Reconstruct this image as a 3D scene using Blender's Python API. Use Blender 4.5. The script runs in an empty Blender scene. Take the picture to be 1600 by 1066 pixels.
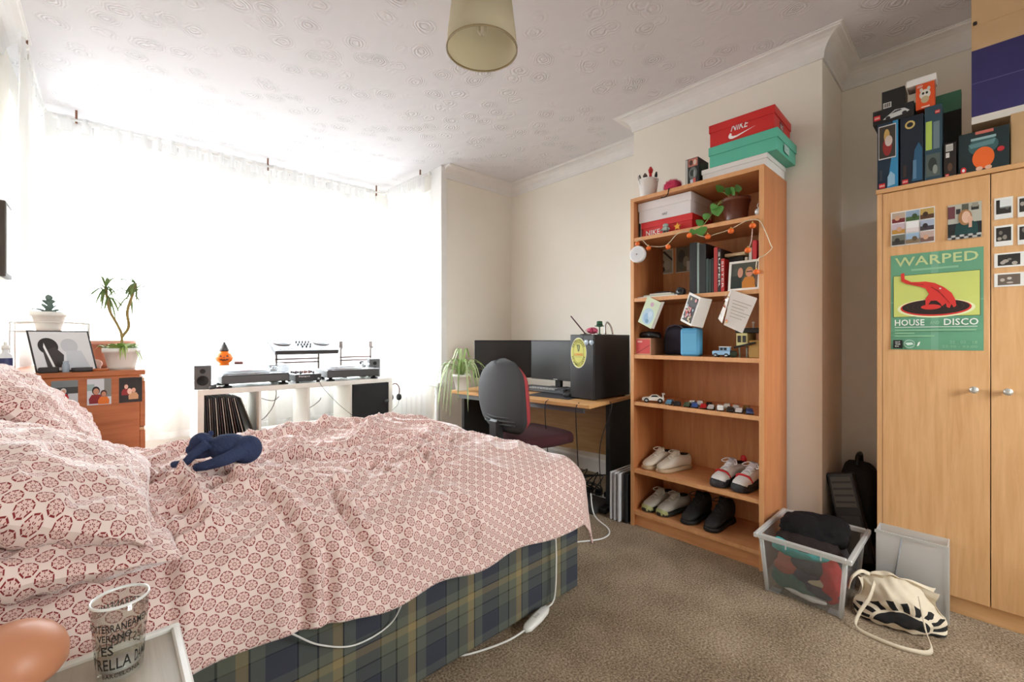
import bpy, bmesh, math, random
from mathutils import Vector, Matrix, noise
random.seed(7)
sc = bpy.context.scene
COL = sc.collection
PI = math.pi

# ------------------------------------------------------------------ camera, world, light, exposure
CAM_H, FPX, YAW, HORIZON = 1.13, 683.0, math.radians(42.7), 529.0
cam_d = bpy.data.cameras.new('camera')
cam = bpy.data.objects.new('camera', cam_d); COL.objects.link(cam)
cam.location = (0, 0, CAM_H)
cam.rotation_euler = (math.radians(90), 0, -YAW)
cam_d.sensor_fit = 'HORIZONTAL'; cam_d.sensor_width = 36.0
cam_d.lens = FPX / 1600 * 36
cam_d.shift_y = -(533 - HORIZON) / 1600
cam_d.clip_start = 0.02
sc.camera = cam

w = bpy.data.worlds.new('overcast_sky'); sc.world = w
w.use_nodes = True
bg = w.node_tree.nodes['Background']
bg.inputs['Strength'].default_value = 13.0
_nt = w.node_tree                                            # bright overcast sky over a duller ground
_tc = _nt.nodes.new('ShaderNodeTexCoord'); _sp = _nt.nodes.new('ShaderNodeSeparateXYZ'); _cr = _nt.nodes.new('ShaderNodeValToRGB')
_nt.links.new(_tc.outputs['Generated'], _sp.inputs[0]); _ad = _nt.nodes.new('ShaderNodeMath'); _ad.operation = 'MULTIPLY_ADD'
_nt.links.new(_sp.outputs[2], _ad.inputs[0]); _ad.inputs[1].default_value = .5; _ad.inputs[2].default_value = .5
_nt.links.new(_ad.outputs[0], _cr.inputs['Fac']); _nt.links.new(_cr.outputs['Color'], bg.inputs['Color'])
_cr.color_ramp.elements[0].position = .49; _cr.color_ramp.elements[0].color = (.065, .064, .062, 1)
_cr.color_ramp.elements[1].position = .51; _cr.color_ramp.elements[1].color = (.93, .965, 1, 1)

def portal(loc, rot, sx, sy):
    l = bpy.data.lights.new('window_portal', 'AREA'); l.shape = 'RECTANGLE'; l.size = sx; l.size_y = sy
    l.cycles.is_portal = True
    o = bpy.data.objects.new('window_portal', l); COL.objects.link(o); o.location = loc; o.rotation_euler = rot
portal((0.92, 4.44, 1.62), (-PI/2, 0, 0), 2.46, 1.76)        # bay window
portal((2.31, 3.85, 1.62), (PI/2, 0, PI/2), .8, 1.76)           # bay return by the desk
portal((-.51, 3.95, 1.62), (PI/2, 0, -PI/2), .7, 1.76)         # bay return by the left wall
portal((1.95, -1.74, 1.75), (PI/2, 0, 0), 1.3, 1.3)             # added fill-light window behind the photographer, out of view

vs = sc.view_settings
sc.display_settings.display_device = 'sRGB'
vs.view_transform = 'Standard'; vs.look = 'None'; vs.exposure = 0.72; vs.gamma = 1.0
vs.use_curve_mapping = False
sc.cycles.use_denoising = True
sc.cycles.max_bounces = 8; sc.cycles.diffuse_bounces = 5; sc.cycles.transparent_max_bounces = 16
sc.cycles.transmission_bounces = 8; sc.cycles.sample_clamp_indirect = 8.0

# ------------------------------------------------------------------ helpers
FW = Vector((math.sin(YAW), math.cos(YAW), 0)); RT = Vector((math.cos(YAW), -math.sin(YAW), 0)); UP = Vector((0, 0, 1))
def pick(u, v, X=None, Y=None, Z=None):
    """where the sight line of photo pixel (u, v) meets a plane of the room"""
    d = FW + RT * ((u - 800) / FPX) + UP * ((HORIZON - v) / FPX)
    o = Vector((0, 0, CAM_H))
    if X is not None: t = X / d.x
    elif Y is not None: t = Y / d.y
    else: t = (Z - CAM_H) / d.z
    return o + d * t

def lin(c):
    out = []
    for x in c[:3]:
        x = x / 255.0
        out.append(x / 12.92 if x <= 0.04045 else ((x + 0.055) / 1.055) ** 2.4)
    return (*out, 1.0)

_m = {}
def nodes_of(name):
    m = bpy.data.materials.new(name); m.use_nodes = True
    nt = m.node_tree
    return m, nt, nt.nodes['Principled BSDF']
def C(rgb, rough=0.6, metal=0.0, spec=0.5, bump=0.0, bscale=200.0, name=None, trans=0.0, alpha=1.0, var=0.06):
    """plain procedural material: flat colour with a faint noise variation"""
    key = (tuple(rgb), rough, metal, spec, bump, bscale, trans, alpha, var)
    if key in _m: return _m[key]
    m, nt, b = nodes_of(name or 'paint_%d_%d_%d' % tuple(int(x) for x in rgb[:3]))
    tc = nt.nodes.new('ShaderNodeTexCoord'); n = nt.nodes.new('ShaderNodeTexNoise')
    n.inputs['Scale'].default_value = 14.0; n.inputs['Detail'].default_value = 3.0
    nt.links.new(tc.outputs['Object'], n.inputs['Vector'])
    mx = nt.nodes.new('ShaderNodeMix'); mx.data_type = 'RGBA'
    c = lin(rgb)
    mx.inputs['A'].default_value = (*[x * (1 - var) for x in c[:3]], 1)
    mx.inputs['B'].default_value = (*[min(1, x * (1 + var)) for x in c[:3]], 1)
    nt.links.new(n.outputs['Fac'], mx.inputs['Factor']); nt.links.new(mx.outputs['Result'], b.inputs['Base Color'])
    b.inputs['Roughness'].default_value = rough; b.inputs['Metallic'].default_value = metal
    b.inputs['Specular IOR Level'].default_value = spec
    if trans: b.inputs['Transmission Weight'].default_value = trans
    if alpha < 1: b.inputs['Alpha'].default_value = alpha
    if bump:
        n2 = nt.nodes.new('ShaderNodeTexNoise'); n2.inputs['Scale'].default_value = bscale; n2.inputs['Detail'].default_value = 4
        nt.links.new(tc.outputs['Object'], n2.inputs['Vector'])
        bp = nt.nodes.new('ShaderNodeBump'); bp.inputs['Strength'].default_value = bump; bp.inputs['Distance'].default_value = 0.004
        nt.links.new(n2.outputs['Fac'], bp.inputs['Height']); nt.links.new(bp.outputs['Normal'], b.inputs['Normal'])
    _m[key] = m
    return m

def ramp(nt, stops, interp='LINEAR'):
    r = nt.nodes.new('ShaderNodeValToRGB'); cr = r.color_ramp; cr.interpolation = interp
    while len(cr.elements) < len(stops): cr.elements.new(0.5)
    for e, (p, c) in zip(cr.elements, stops): e.position = p; e.color = lin(c)
    return r

def wood(name, dark, light, axis='Z', rough=0.45, scale=1.0, k=14.0):
    m, nt, b = nodes_of(name)
    tc = nt.nodes.new('ShaderNodeTexCoord'); mp = nt.nodes.new('ShaderNodeMapping')
    s = {'X': (1, k, k), 'Y': (k, 1, k), 'Z': (k, k, 1)}[axis]
    mp.inputs['Scale'].default_value = tuple(x * scale * 1.6 for x in s)
    nt.links.new(tc.outputs['Object'], mp.inputs['Vector'])
    n = nt.nodes.new('ShaderNodeTexNoise'); n.inputs['Scale'].default_value = 2.2; n.inputs['Detail'].default_value = 6
    n.inputs['Roughness'].default_value = 0.62; n.inputs['Distortion'].default_value = 0.6
    nt.links.new(mp.outputs['Vector'], n.inputs['Vector'])
    r = ramp(nt, [(0.3, dark), (0.7, light)])
    nt.links.new(n.outputs['Fac'], r.inputs['Fac']); nt.links.new(r.outputs['Color'], b.inputs['Base Color'])
    b.inputs['Roughness'].default_value = rough
    bp = nt.nodes.new('ShaderNodeBump'); bp.inputs['Strength'].default_value = 0.05; bp.inputs['Distance'].default_value = 0.002
    nt.links.new(n.outputs['Fac'], bp.inputs['Height']); nt.links.new(bp.outputs['Normal'], b.inputs['Normal'])
    return m

def math_n(nt, op, a, b=None, clamp=False):
    n = nt.nodes.new('ShaderNodeMath'); n.operation = op; n.use_clamp = clamp
    for i, x in enumerate((a, b)):
        if x is None: continue
        if isinstance(x, (int, float)): n.inputs[i].default_value = x
        else: nt.links.new(x, n.inputs[i])
    return n.outputs[0]

class MB:
    """collects shapes; build() links them as one mesh object"""
    def __init__(s): s.v = []; s.f = []; s.m = []; s.s = []; s.mats = []; s.uv = {}
    def add(s, verts, faces, mat, smooth=False, M=None):
        if mat not in s.mats: s.mats.append(mat)
        k = s.mats.index(mat); o = len(s.v)
        for p in verts:
            p = Vector(p); s.v.append(tuple(M @ p) if M else tuple(p))
        for f in faces: s.f.append(tuple(i + o for i in f)); s.m.append(k); s.s.append(smooth)
        return s
    def box(s, x0, x1, y0, y1, z0, z1, mat, b=0.0, M=None):
        c = ((x0+x1)/2, (y0+y1)/2, (z0+z1)/2); h = (abs(x1-x0)/2, abs(y1-y0)/2, abs(z1-z0)/2)
        b = min(b, min(h) * 0.98)
        sg = [(i, j, k) for i in (-1, 1) for j in (-1, 1) for k in (-1, 1)]
        if b <= 0:
            vv = [tuple(c[a] + h[a]*q[a] for a in range(3)) for q in sg]
            ff = [(0,1,3,2),(4,6,7,5),(0,4,5,1),(2,3,7,6),(0,2,6,4),(1,5,7,3)]
            return s.add(vv, ff, mat, False, M)
        vv = []; ix = {}
        for q in sg:
            for a in range(3):
                ix[(q, a)] = len(vv)
                vv.append(tuple(c[t] + q[t]*(h[t] if t == a else h[t]-b) for t in range(3)))
        ff = []
        for a in range(3):
            p, r = [t for t in range(3) if t != a]
            for sn in (-1, 1):
                qs = []
                for (i, j) in ((-1,-1),(1,-1),(1,1),(-1,1)):
                    q = [0,0,0]; q[a] = sn; q[p] = i; q[r] = j; qs.append(ix[(tuple(q), a)])
                ff.append(tuple(qs))
        for cx in range(3):
            a, d = [t for t in range(3) if t != cx]
            for i in (-1, 1):
                for j in (-1, 1):
                    q0 = [0,0,0]; q1 = [0,0,0]; q0[cx] = -1; q1[cx] = 1
                    for q in (q0, q1): q[a] = i; q[d] = j
                    q0, q1 = tuple(q0), tuple(q1)
                    ff.append((ix[(q0,a)], ix[(q1,a)], ix[(q1,d)], ix[(q0,d)]))
        for q in sg: ff.append((ix[(q,0)], ix[(q,1)], ix[(q,2)]))
        return s.add(vv, ff, mat, False, M)
    def ring(s, rings, mat, smooth=True, cap0=True, cap1=True, M=None, closed=True):
        n = len(rings[0]); vv = [p for r in rings for p in r]; ff = []
        for i in range(len(rings)-1):
            for j in range(n if closed else n-1):
                a = i*n+j; b_ = i*n+(j+1) % n
                ff.append((a, b_, b_+n, a+n))
        if cap0: ff.append(tuple(range(n-1, -1, -1)))
        if cap1: ff.append(tuple(range((len(rings)-1)*n, len(rings)*n)))
        return s.add(vv, ff, mat, smooth, M)
    def lathe(s, prof, mat, n=24, c=(0,0,0), smooth=True, cap0=True, cap1=True, M=None):
        rings = [[(c[0]+r*math.cos(2*PI*j/n), c[1]+r*math.sin(2*PI*j/n), c[2]+z) for j in range(n)] for r, z in prof]
        return s.ring(rings, mat, smooth, cap0, cap1, M)
    def tube(s, pts, r, mat, n=8, smooth=True, M=None, caps=True):
        pts = [Vector(p) for p in pts]; rings = []; up = None
        for i, p in enumerate(pts):
            a = pts[max(i-1, 0)]; b_ = pts[min(i+1, len(pts)-1)]
            t = (b_ - a)
            t = t.normalized() if t.length > 1e-9 else Vector((0, 0, 1))
            if up is None: up = Vector((0,0,1)) if abs(t.z) < 0.9 else Vector((1,0,0))
            x = t.cross(up)
            if x.length < 1e-6: x = t.cross(Vector((0.3, 1, 0.2)))
            x.normalize(); y = x.cross(t).normalized(); up = y
            rr = r[i] if isinstance(r, (list, tuple)) else r
            rings.append([p + x*rr*math.cos(2*PI*j/n) + y*rr*math.sin(2*PI*j/n) for j in range(n)])
        return s.ring(rings, mat, smooth, caps, caps, M)
    def ell(s, c, r, mat, nu=16, nv=10, M=None, smooth=True):
        rings = []
        for i in range(nv+1):
            th = -PI/2 + PI*i/nv; k = max(math.cos(th), 0.001)
            rings.append([(c[0]+r[0]*k*math.cos(2*PI*j/nu), c[1]+r[1]*k*math.sin(2*PI*j/nu), c[2]+r[2]*math.sin(th)) for j in range(nu)])
        return s.ring(rings, mat, smooth, True, True, M)
    def grid(s, fn, nu, nv, mat, smooth=True, uvfn=None, M=None):
        o = len(s.v); vv = []; ff = []
        for i in range(nu+1):
            for j in range(nv+1):
                vv.append(fn(i/nu, j/nv))
                if uvfn: s.uv[o + len(vv) - 1] = uvfn(i/nu, j/nv)
        for i in range(nu):
            for j in range(nv):
                a = i*(nv+1)+j; ff.append((a, a+nv+1, a+nv+2, a+1))
        return s.add(vv, ff, mat, smooth, M)
    def prism(s, poly, t, mat, M=None, smooth=False):
        """2-D polygon in the local XY plane, extruded by t along Z"""
        return s.ring([[(x, y, 0) for x, y in poly], [(x, y, t) for x, y in poly]], mat, smooth, True, True, M)
    def build(s, name, parent=None, recalc=True):
        me = bpy.data.meshes.new(name)
        me.from_pydata(s.v, [], s.f)
        for mt in s.mats: me.materials.append(mt)
        me.polygons.foreach_set('material_index', s.m); me.polygons.foreach_set('use_smooth', s.s)
        if s.uv:
            ul = me.uv_layers.new(name='UVMap')
            for l in me.loops: ul.data[l.index].uv = s.uv.get(l.vertex_index, (0, 0))
        if recalc:
            bm = bmesh.new(); bm.from_mesh(me); bmesh.ops.recalc_face_normals(bm, faces=bm.faces); bm.to_mesh(me); bm.free()
        me.update()
        o = bpy.data.objects.new(name, me); COL.objects.link(o)
        if parent: o.parent = parent
        return o

def tag(o, label, cat, group=None):
    o['label'] = label; o['category'] = cat
    if group: o['group'] = group
    return o
def thing(name, label, cat, loc=(0,0,0), rz=0.0, group=None):
    o = bpy.data.objects.new(name, None); COL.objects.link(o)
    o.location = loc; o.rotation_euler = (0, 0, rz); o.empty_display_size = 0.05
    return tag(o, label, cat, group)
def struct(o): o['kind'] = 'structure'; return o
def one(name, mb, label, cat, group=None, loc=None, rz=0.0):
    o = mb.build(name)
    if loc is not None: o.location = loc; o.rotation_euler = (0, 0, rz)
    return tag(o, label, cat, group)
def dup(root, label=None):
    r = root.copy(); COL.objects.link(r)
    if label: r['label'] = label
    for ch in list(root.children):
        c = ch.copy(); COL.objects.link(c); c.parent = r
        for g in list(ch.children):
            d = g.copy(); COL.objects.link(d); d.parent = c
    return r
def bez(p, n=12):
    """smooth Catmull-Rom path through points"""
    p = [Vector(q) for q in p]; out = []
    q = [p[0]*2-p[1]] + p + [p[-1]*2-p[-2]]
    for i in range(1, len(q)-2):
        for k in range(n):
            t = k/n; a, b, c, d = q[i-1], q[i], q[i+1], q[i+2]
            out.append(0.5*((2*b) + (c-a)*t + (2*a-5*b+4*c-d)*t*t + (3*b-a-3*c+d)*t**3))
    out.append(p[-1]); return out
def T(x=0, y=0, z=0, rx=0, ry=0, rz=0):
    return Matrix.Translation((x, y, z)) @ Matrix.Rotation(rz, 4, 'Z') @ Matrix.Rotation(ry, 4, 'Y') @ Matrix.Rotation(rx, 4, 'X')

_tx = {}
def text_mesh(s):
    if s in _tx: return _tx[s]
    cu = bpy.data.curves.new('lettering', 'FONT'); cu.body = s; cu.resolution_u = 2; cu.offset = .013; cu.space_character = 1.04
    o = bpy.data.objects.new('lettering', cu); COL.objects.link(o)
    bpy.context.view_layer.update()
    me = bpy.data.meshes.new_from_object(o.evaluated_get(bpy.context.evaluated_depsgraph_get()))
    vv = [v.co.copy() for v in me.vertices]; ff = [tuple(p.vertices) for p in me.polygons]
    bpy.data.objects.remove(o); bpy.data.curves.remove(cu); bpy.data.meshes.remove(me)
    x0 = min(v.x for v in vv); x1 = max(v.x for v in vv); y0 = min(v.y for v in vv); y1 = max(v.y for v in vv)
    vv = [((v.x-x0)/(x1-x0), (v.y-y0)/(y1-y0)) for v in vv]
    _tx[s] = (vv, ff); return _tx[s]

class Print:
    """flat print on a surface: thin stacked ink layers. o = lower-left corner, ux / uy = unit axes, size w x h; coordinates 0..1"""
    def __init__(s, o, ux, uy, w, h, lift=0.0008):
        s.o = Vector(o); s.ux = Vector(ux).normalized(); s.uy = Vector(uy).normalized(); s.n = s.ux.cross(s.uy)
        s.w = w; s.h = h; s.k = 0; s.lift = lift; s.mb = MB()
    def P(s, x, y): return s.o + s.ux*(x*s.w) + s.uy*(y*s.h) + s.n*(s.lift + s.k*0.00025)
    def poly(s, pts, rgb, rough=0.6):
        s.k += 1
        s.mb.add([s.P(x, y) for x, y in pts], [tuple(range(len(pts)))], C(rgb, rough)); return s
    def rect(s, x0, y0, x1, y1, rgb, rough=0.6): return s.poly([(x0,y0),(x1,y0),(x1,y1),(x0,y1)], rgb, rough)
    def ell(s, x, y, rx, ry, rgb, n=24, rough=0.6): return s.poly([(x+rx*math.cos(2*PI*i/n), y+ry*math.sin(2*PI*i/n)) for i in range(n)], rgb, rough)
    def line(s, pts, wd, rgb):
        """stroke of width wd (fraction of w)"""
        s.k += 1; q = [Vector((x*s.w, y*s.h)) for x, y in pts]; L = []; R = []
        for i, p in enumerate(q):
            t = (q[min(i+1, len(q)-1)] - q[max(i-1, 0)]).normalized(); nn = Vector((-t.y, t.x)) * (wd*s.w/2)
            L.append(p+nn); R.append(p-nn)
        vv = [s.P(p.x/s.w, p.y/s.h) for p in L+R]; n = len(q)
        s.mb.add(vv, [(i, i+1, n+i+1, n+i) for i in range(n-1)], C(rgb)); return s
    def text(s, st, x0, y0, x1, y1, rgb, slant=0.0, fn=None):
        s.k += 1; vv, ff = text_mesh(st)
        out = []
        for a, b in vv:
            x = x0 + (x1-x0)*a + slant*b*(y1-y0)*s.h/s.w; y = y0 + (y1-y0)*b
            if fn: x, y = fn(x, y)
            out.append(s.P(x, y))
        s.mb.add(out, ff, C(rgb)); return s
    def person(s, x, y, k, skin, top, hair):
        a = s.w / s.h
        s.poly([(x-.16*k, y), (x-.17*k, y+.16*k*a), (x-.1*k, y+.3*k*a), (x+.1*k, y+.3*k*a), (x+.17*k, y+.16*k*a), (x+.16*k, y)], top)
        s.ell(x, y+.43*k*a, .095*k, .14*k*a, hair); s.ell(x+.005*k, y+.40*k*a, .07*k, .105*k*a, skin)
        return s
    def build(s, name='print', parent=None): return s.mb.build(name, parent, recalc=False)

def soft(o, levels=1):
    md = o.modifiers.new('subdivision', 'SUBSURF'); md.levels = levels; md.render_levels = levels; return o
def remesh(o, vox):
    md = o.modifiers.new('remesh', 'REMESH'); md.mode = 'VOXEL'; md.voxel_size = vox; md.use_smooth_shade = True
    sm = o.modifiers.new('smooth', 'SMOOTH'); sm.iterations = 4; sm.factor = 0.6
    return o
def loft(mb, secs, mat, n=16, p=2.5, M=None, cap=True, smooth=True):
    """secs: (x, y_centre, half_width, z_bottom, z_top); super-elliptic cross sections stacked along local X"""
    rings = []
    for x, yc, hw, zb, zt in secs:
        r = []
        for j in range(n):
            a = 2*PI*j/n; ca, sa = math.cos(a), math.sin(a)
            r.append((x, yc + hw*math.copysign(abs(ca)**(2/p), ca), (zb+zt)/2 + (zt-zb)/2*math.copysign(abs(sa)**(2/p), sa)))
        rings.append(r)
    return mb.ring(rings, mat, smooth, cap, cap, M)
# ------------------------------------------------------------------ shared materials
def wall_paint():
    m, nt, b = nodes_of('cream_wall_paint')
    tc = nt.nodes.new('ShaderNodeTexCoord')
    n = nt.nodes.new('ShaderNodeTexNoise'); n.inputs['Scale'].default_value = 1.6; n.inputs['Detail'].default_value = 4
    nt.links.new(tc.outputs['Object'], n.inputs['Vector'])
    r = ramp(nt, [(0.3, (240, 234, 222)), (0.7, (244, 239, 229))])
    nt.links.new(n.outputs['Fac'], r.inputs['Fac']); nt.links.new(r.outputs['Color'], b.inputs['Base Color'])
    n2 = nt.nodes.new('ShaderNodeTexNoise'); n2.inputs['Scale'].default_value = 160; n2.inputs['Detail'].default_value = 5
    nt.links.new(tc.outputs['Object'], n2.inputs['Vector'])
    bp = nt.nodes.new('ShaderNodeBump'); bp.inputs['Strength'].default_value = 0.12; bp.inputs['Distance'].default_value = 0.003
    nt.links.new(n2.outputs['Fac'], bp.inputs['Height']); nt.links.new(bp.outputs['Normal'], b.inputs['Normal'])
    b.inputs['Roughness'].default_value = 0.85
    return m
def ceiling_paint():
    m, nt, b = nodes_of('swirled_ceiling_plaster')
    tc = nt.nodes.new('ShaderNodeTexCoord')
    nz = nt.nodes.new('ShaderNodeTexNoise'); nz.inputs['Scale'].default_value = 9; nz.inputs['Detail'].default_value = 3
    nt.links.new(tc.outputs['Object'], nz.inputs['Vector'])
    vo = nt.nodes.new('ShaderNodeTexVoronoi'); vo.inputs['Scale'].default_value = 7.0; vo.inputs['Randomness'].default_value = 1.0
    nt.links.new(tc.outputs['Object'], vo.inputs['Vector'])
    d = vo.outputs['Distance']
    ph = math_n(nt, 'ADD', math_n(nt, 'MULTIPLY', d, 62.0), math_n(nt, 'MULTIPLY', nz.outputs['Fac'], 34.0))
    rings = math_n(nt, 'ADD', math_n(nt, 'MULTIPLY', math_n(nt, 'SINE', ph), 0.5), 0.5)
    fade = math_n(nt, 'MULTIPLY', math_n(nt, 'SUBTRACT', 0.52, d), 3.2, clamp=True)
    n3 = nt.nodes.new('ShaderNodeTexNoise'); n3.inputs['Scale'].default_value = 5
    nt.links.new(tc.outputs['Object'], n3.inputs['Vector'])
    h = math_n(nt, 'ADD', math_n(nt, 'MULTIPLY', rings, fade), math_n(nt, 'MULTIPLY', n3.outputs['Fac'], 1.4))
    bp = nt.nodes.new('ShaderNodeBump'); bp.inputs['Strength'].default_value = 0.6; bp.inputs['Distance'].default_value = 0.0075
    nt.links.new(h, bp.inputs['Height']); nt.links.new(bp.outputs['Normal'], b.inputs['Normal'])
    b.inputs['Base Color'].default_value = lin((226, 224, 227)); b.inputs['Roughness'].default_value = 0.8
    return m
def carpet():
    m, nt, b = nodes_of('taupe_carpet')
    tc = nt.nodes.new('ShaderNodeTexCoord')
    n = nt.nodes.new('ShaderNodeTexNoise'); n.inputs['Scale'].default_value = 130; n.inputs['Detail'].default_value = 3; n.inputs['Roughness'].default_value = 0.7
    n2 = nt.nodes.new('ShaderNodeTexNoise'); n2.inputs['Scale'].default_value = 5
    for q in (n, n2): nt.links.new(tc.outputs['Object'], q.inputs['Vector'])
    mixf = math_n(nt, 'ADD', math_n(nt, 'MULTIPLY', n.outputs['Fac'], 0.8), math_n(nt, 'MULTIPLY', n2.outputs['Fac'], 0.2))
    r = ramp(nt, [(0.36, (100, 84, 66)), (0.5, (150, 131, 109)), (0.66, (196, 177, 152))])
    nt.links.new(mixf, r.inputs['Fac']); nt.links.new(r.outputs['Color'], b.inputs['Base Color'])
    bp = nt.nodes.new('ShaderNodeBump'); bp.inputs['Strength'].default_value = 0.8; bp.inputs['Distance'].default_value = 0.006
    nt.links.new(n.outputs['Fac'], bp.inputs['Height']); nt.links.new(bp.outputs['Normal'], b.inputs['Normal'])
    b.inputs['Roughness'].default_value = 1.0; b.inputs['Specular IOR Level'].default_value = 0.1
    return m
def sheer(name, tr, tl, rgb):
    m = bpy.data.materials.new(name); m.use_nodes = True; nt = m.node_tree
    for n in list(nt.nodes): nt.nodes.remove(n)
    out = nt.nodes.new('ShaderNodeOutputMaterial')
    t = nt.nodes.new('ShaderNodeBsdfTransparent'); l = nt.nodes.new('ShaderNodeBsdfTranslucent'); d = nt.nodes.new('ShaderNodeBsdfDiffuse')
    tc = nt.nodes.new('ShaderNodeTexCoord'); n = nt.nodes.new('ShaderNodeTexNoise'); n.inputs['Scale'].default_value = 400
    nt.links.new(tc.outputs['Object'], n.inputs['Vector'])
    bp = nt.nodes.new('ShaderNodeBump'); bp.inputs['Strength'].default_value = 0.1; nt.links.new(n.outputs['Fac'], bp.inputs['Height'])
    for q in (l, d): q.inputs['Color'].default_value = lin(rgb); nt.links.new(bp.outputs['Normal'], q.inputs['Normal'])
    m1 = nt.nodes.new('ShaderNodeMixShader'); m2 = nt.nodes.new('ShaderNodeMixShader')
    m1.inputs[0].default_value = 1 - tl; m2.inputs[0].default_value = 1 - tr
    nt.links.new(l.outputs[0], m1.inputs[1]); nt.links.new(d.outputs[0], m1.inputs[2])
    nt.links.new(t.outputs[0], m2.inputs[1]); nt.links.new(m1.outputs[0], m2.inputs[2])
    nt.links.new(m2.outputs[0], out.inputs['Surface'])
    return m
def clear(name, rgb, gloss=0.08, rough=0.03, haze=0.0):
    """thin clear sheet: see-through with a gloss coat and an optional milky haze"""
    m = bpy.data.materials.new(name); m.use_nodes = True; nt = m.node_tree
    for n in list(nt.nodes): nt.nodes.remove(n)
    out = nt.nodes.new('ShaderNodeOutputMaterial')
    t = nt.nodes.new('ShaderNodeBsdfTransparent'); t.inputs['Color'].default_value = lin(rgb)
    g = nt.nodes.new('ShaderNodeBsdfGlossy'); g.inputs['Roughness'].default_value = rough
    lw = nt.nodes.new('ShaderNodeLayerWeight'); lw.inputs['Blend'].default_value = .5
    fac = math_n(nt, 'ADD', math_n(nt, 'MULTIPLY', math_n(nt, 'POWER', lw.outputs['Facing'], 4.0), .5), .02 + gloss * 0.2, clamp=True)
    mx = nt.nodes.new('ShaderNodeMixShader'); nt.links.new(fac, mx.inputs[0])
    base = t.outputs[0]
    if haze:
        d = nt.nodes.new('ShaderNodeBsdfDiffuse'); d.inputs['Color'].default_value = lin((248, 248, 246))
        tl = nt.nodes.new('ShaderNodeBsdfTranslucent'); tl.inputs['Color'].default_value = lin((248, 248, 246))
        a = nt.nodes.new('ShaderNodeMixShader'); nt.links.new(d.outputs[0], a.inputs[1]); nt.links.new(tl.outputs[0], a.inputs[2])
        h = nt.nodes.new('ShaderNodeMixShader'); h.inputs[0].default_value = haze
        nt.links.new(base, h.inputs[1]); nt.links.new(a.outputs[0], h.inputs[2]); base = h.outputs[0]
    nt.links.new(base, mx.inputs[1]); nt.links.new(g.outputs[0], mx.inputs[2]); nt.links.new(mx.outputs[0], out.inputs['Surface'])
    return m

WALL = wall_paint(); CEIL = ceiling_paint(); CARPET = carpet()
GLOSSW = C((238, 237, 234), 0.35, name='white_gloss_paint')
BAYW = C((238, 234, 226), .8, name='white_bay_paint')
COVE = C((236, 234, 232), 0.7, name='white_cornice_paint')
GLASS = clear('window_glass', (250, 252, 252), 0.0)
NET = sheer('white_net_curtain', 0.60, 0.30, (250, 250, 250))
NETD = sheer('white_net_curtain_doubled', 0.06, 0.6, (246, 246, 246))
BLACK = C((22, 21, 22), 0.45, name='black_plastic'); BLACKM = C((26, 25, 26), 0.75, name='matt_black')
CHROME = C((190, 190, 190), 0.25, 1.0, name='brushed_steel')
BEECH_Z = wood('beech_veneer', (211, 159, 105), (229, 182, 130), 'Z')
BEECH_Y = wood('beech_veneer_along', (211, 159, 105), (229, 182, 130), 'Y')
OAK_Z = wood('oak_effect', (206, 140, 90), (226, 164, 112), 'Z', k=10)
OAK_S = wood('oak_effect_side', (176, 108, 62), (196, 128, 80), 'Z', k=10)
OAK_Y = wood('oak_effect_along', (208, 142, 92), (228, 166, 114), 'Y', k=10)
OAKE = wood('oak_effect_edge', (214, 154, 102), (226, 168, 116), 'Z', k=10)
TEAK_X = wood('red_brown_veneer', (160, 88, 44), (186, 110, 62), 'X', k=12)
DESK = wood('desk_beech', (206, 152, 92), (226, 176, 118), 'Y', k=12)

# ------------------------------------------------------------------ the room
CZ = 2.67                                   # ceiling
XL, XA, XC, XR = -0.40, 3.03, 2.70, 3.15    # left wall, desk alcove, chimney breast, wardrobe alcove
YB, YW, YBAY = -1.7, 3.29, 4.30             # back wall, window wall, bay front
BX = 2.18                                   # bay return
SILL, HEAD = .74, 2.50
struct(MB().box(XL-.1, XR+.1, YB-.1, YBAY+.1, -.06, 0, CARPET).build('floor'))
struct(MB().box(XL-.1, XR+.1, YB-.1, YBAY+.1, CZ, CZ+.06, CEIL).build('ceiling'))
struct(MB().box(XL-.1, XL, YB-.1, 3.62, 0, CZ, WALL).box(XL-.1, XL, 3.62, YBAY+.1, 0, SILL, BAYW).box(XL-.1, XL, 3.62, YBAY+.1, HEAD, CZ, BAYW).build('wall_left'))
struct(MB().box(XA, XR+.1, 1.62, YW+.1, 0, CZ, WALL).build('wall_right_desk_alcove'))
struct(MB().box(XC, XR+.1, 0.571, 1.67, 0, CZ, WALL).build('wall_right_chimney_breast'))
struct(MB().box(XR, XR+.1, YB-.1, 0.60, 0, CZ, WALL).build('wall_right_wardrobe_alcove'))
struct(MB().box(BX, XA+.02, YW, YW+.15, 0, CZ, WALL).build('wall_front_pier'))
struct(MB().box(BX, BX+.1, YW+.15, YBAY+.1, 0, SILL, BAYW).box(BX, BX+.1, YW+.15, YBAY+.1, HEAD, CZ, BAYW).box(BX, BX+.1, YBAY-.04, YBAY+.1, SILL, HEAD, BAYW).build('wall_front_return'))
mb = MB()
mb.box(XL, BX, YBAY, YBAY+.1, 0, SILL, BAYW); mb.box(XL, BX, YBAY, YBAY+.1, HEAD, CZ, GLOSSW)
mb.box(XL, -.33, YBAY, YBAY+.1, SILL, HEAD, GLOSSW); mb.box(2.13, BX, YBAY, YBAY+.1, SILL, HEAD, GLOSSW)
struct(mb.build('wall_front_bay'))
mb = MB()   # unseen back wall, with an opening added to let fill light in
mb.box(XL, XR, YB-.1, YB, 0, 1.1, WALL); mb.box(XL, XR, YB-.1, YB, 2.4, CZ, WALL)
mb.box(XL, 1.30, YB-.1, YB, 1.1, 2.4, WALL); mb.box(2.60, XR, YB-.1, YB, 1.1, 2.4, WALL)
struct(mb.build('wall_back'))
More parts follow.
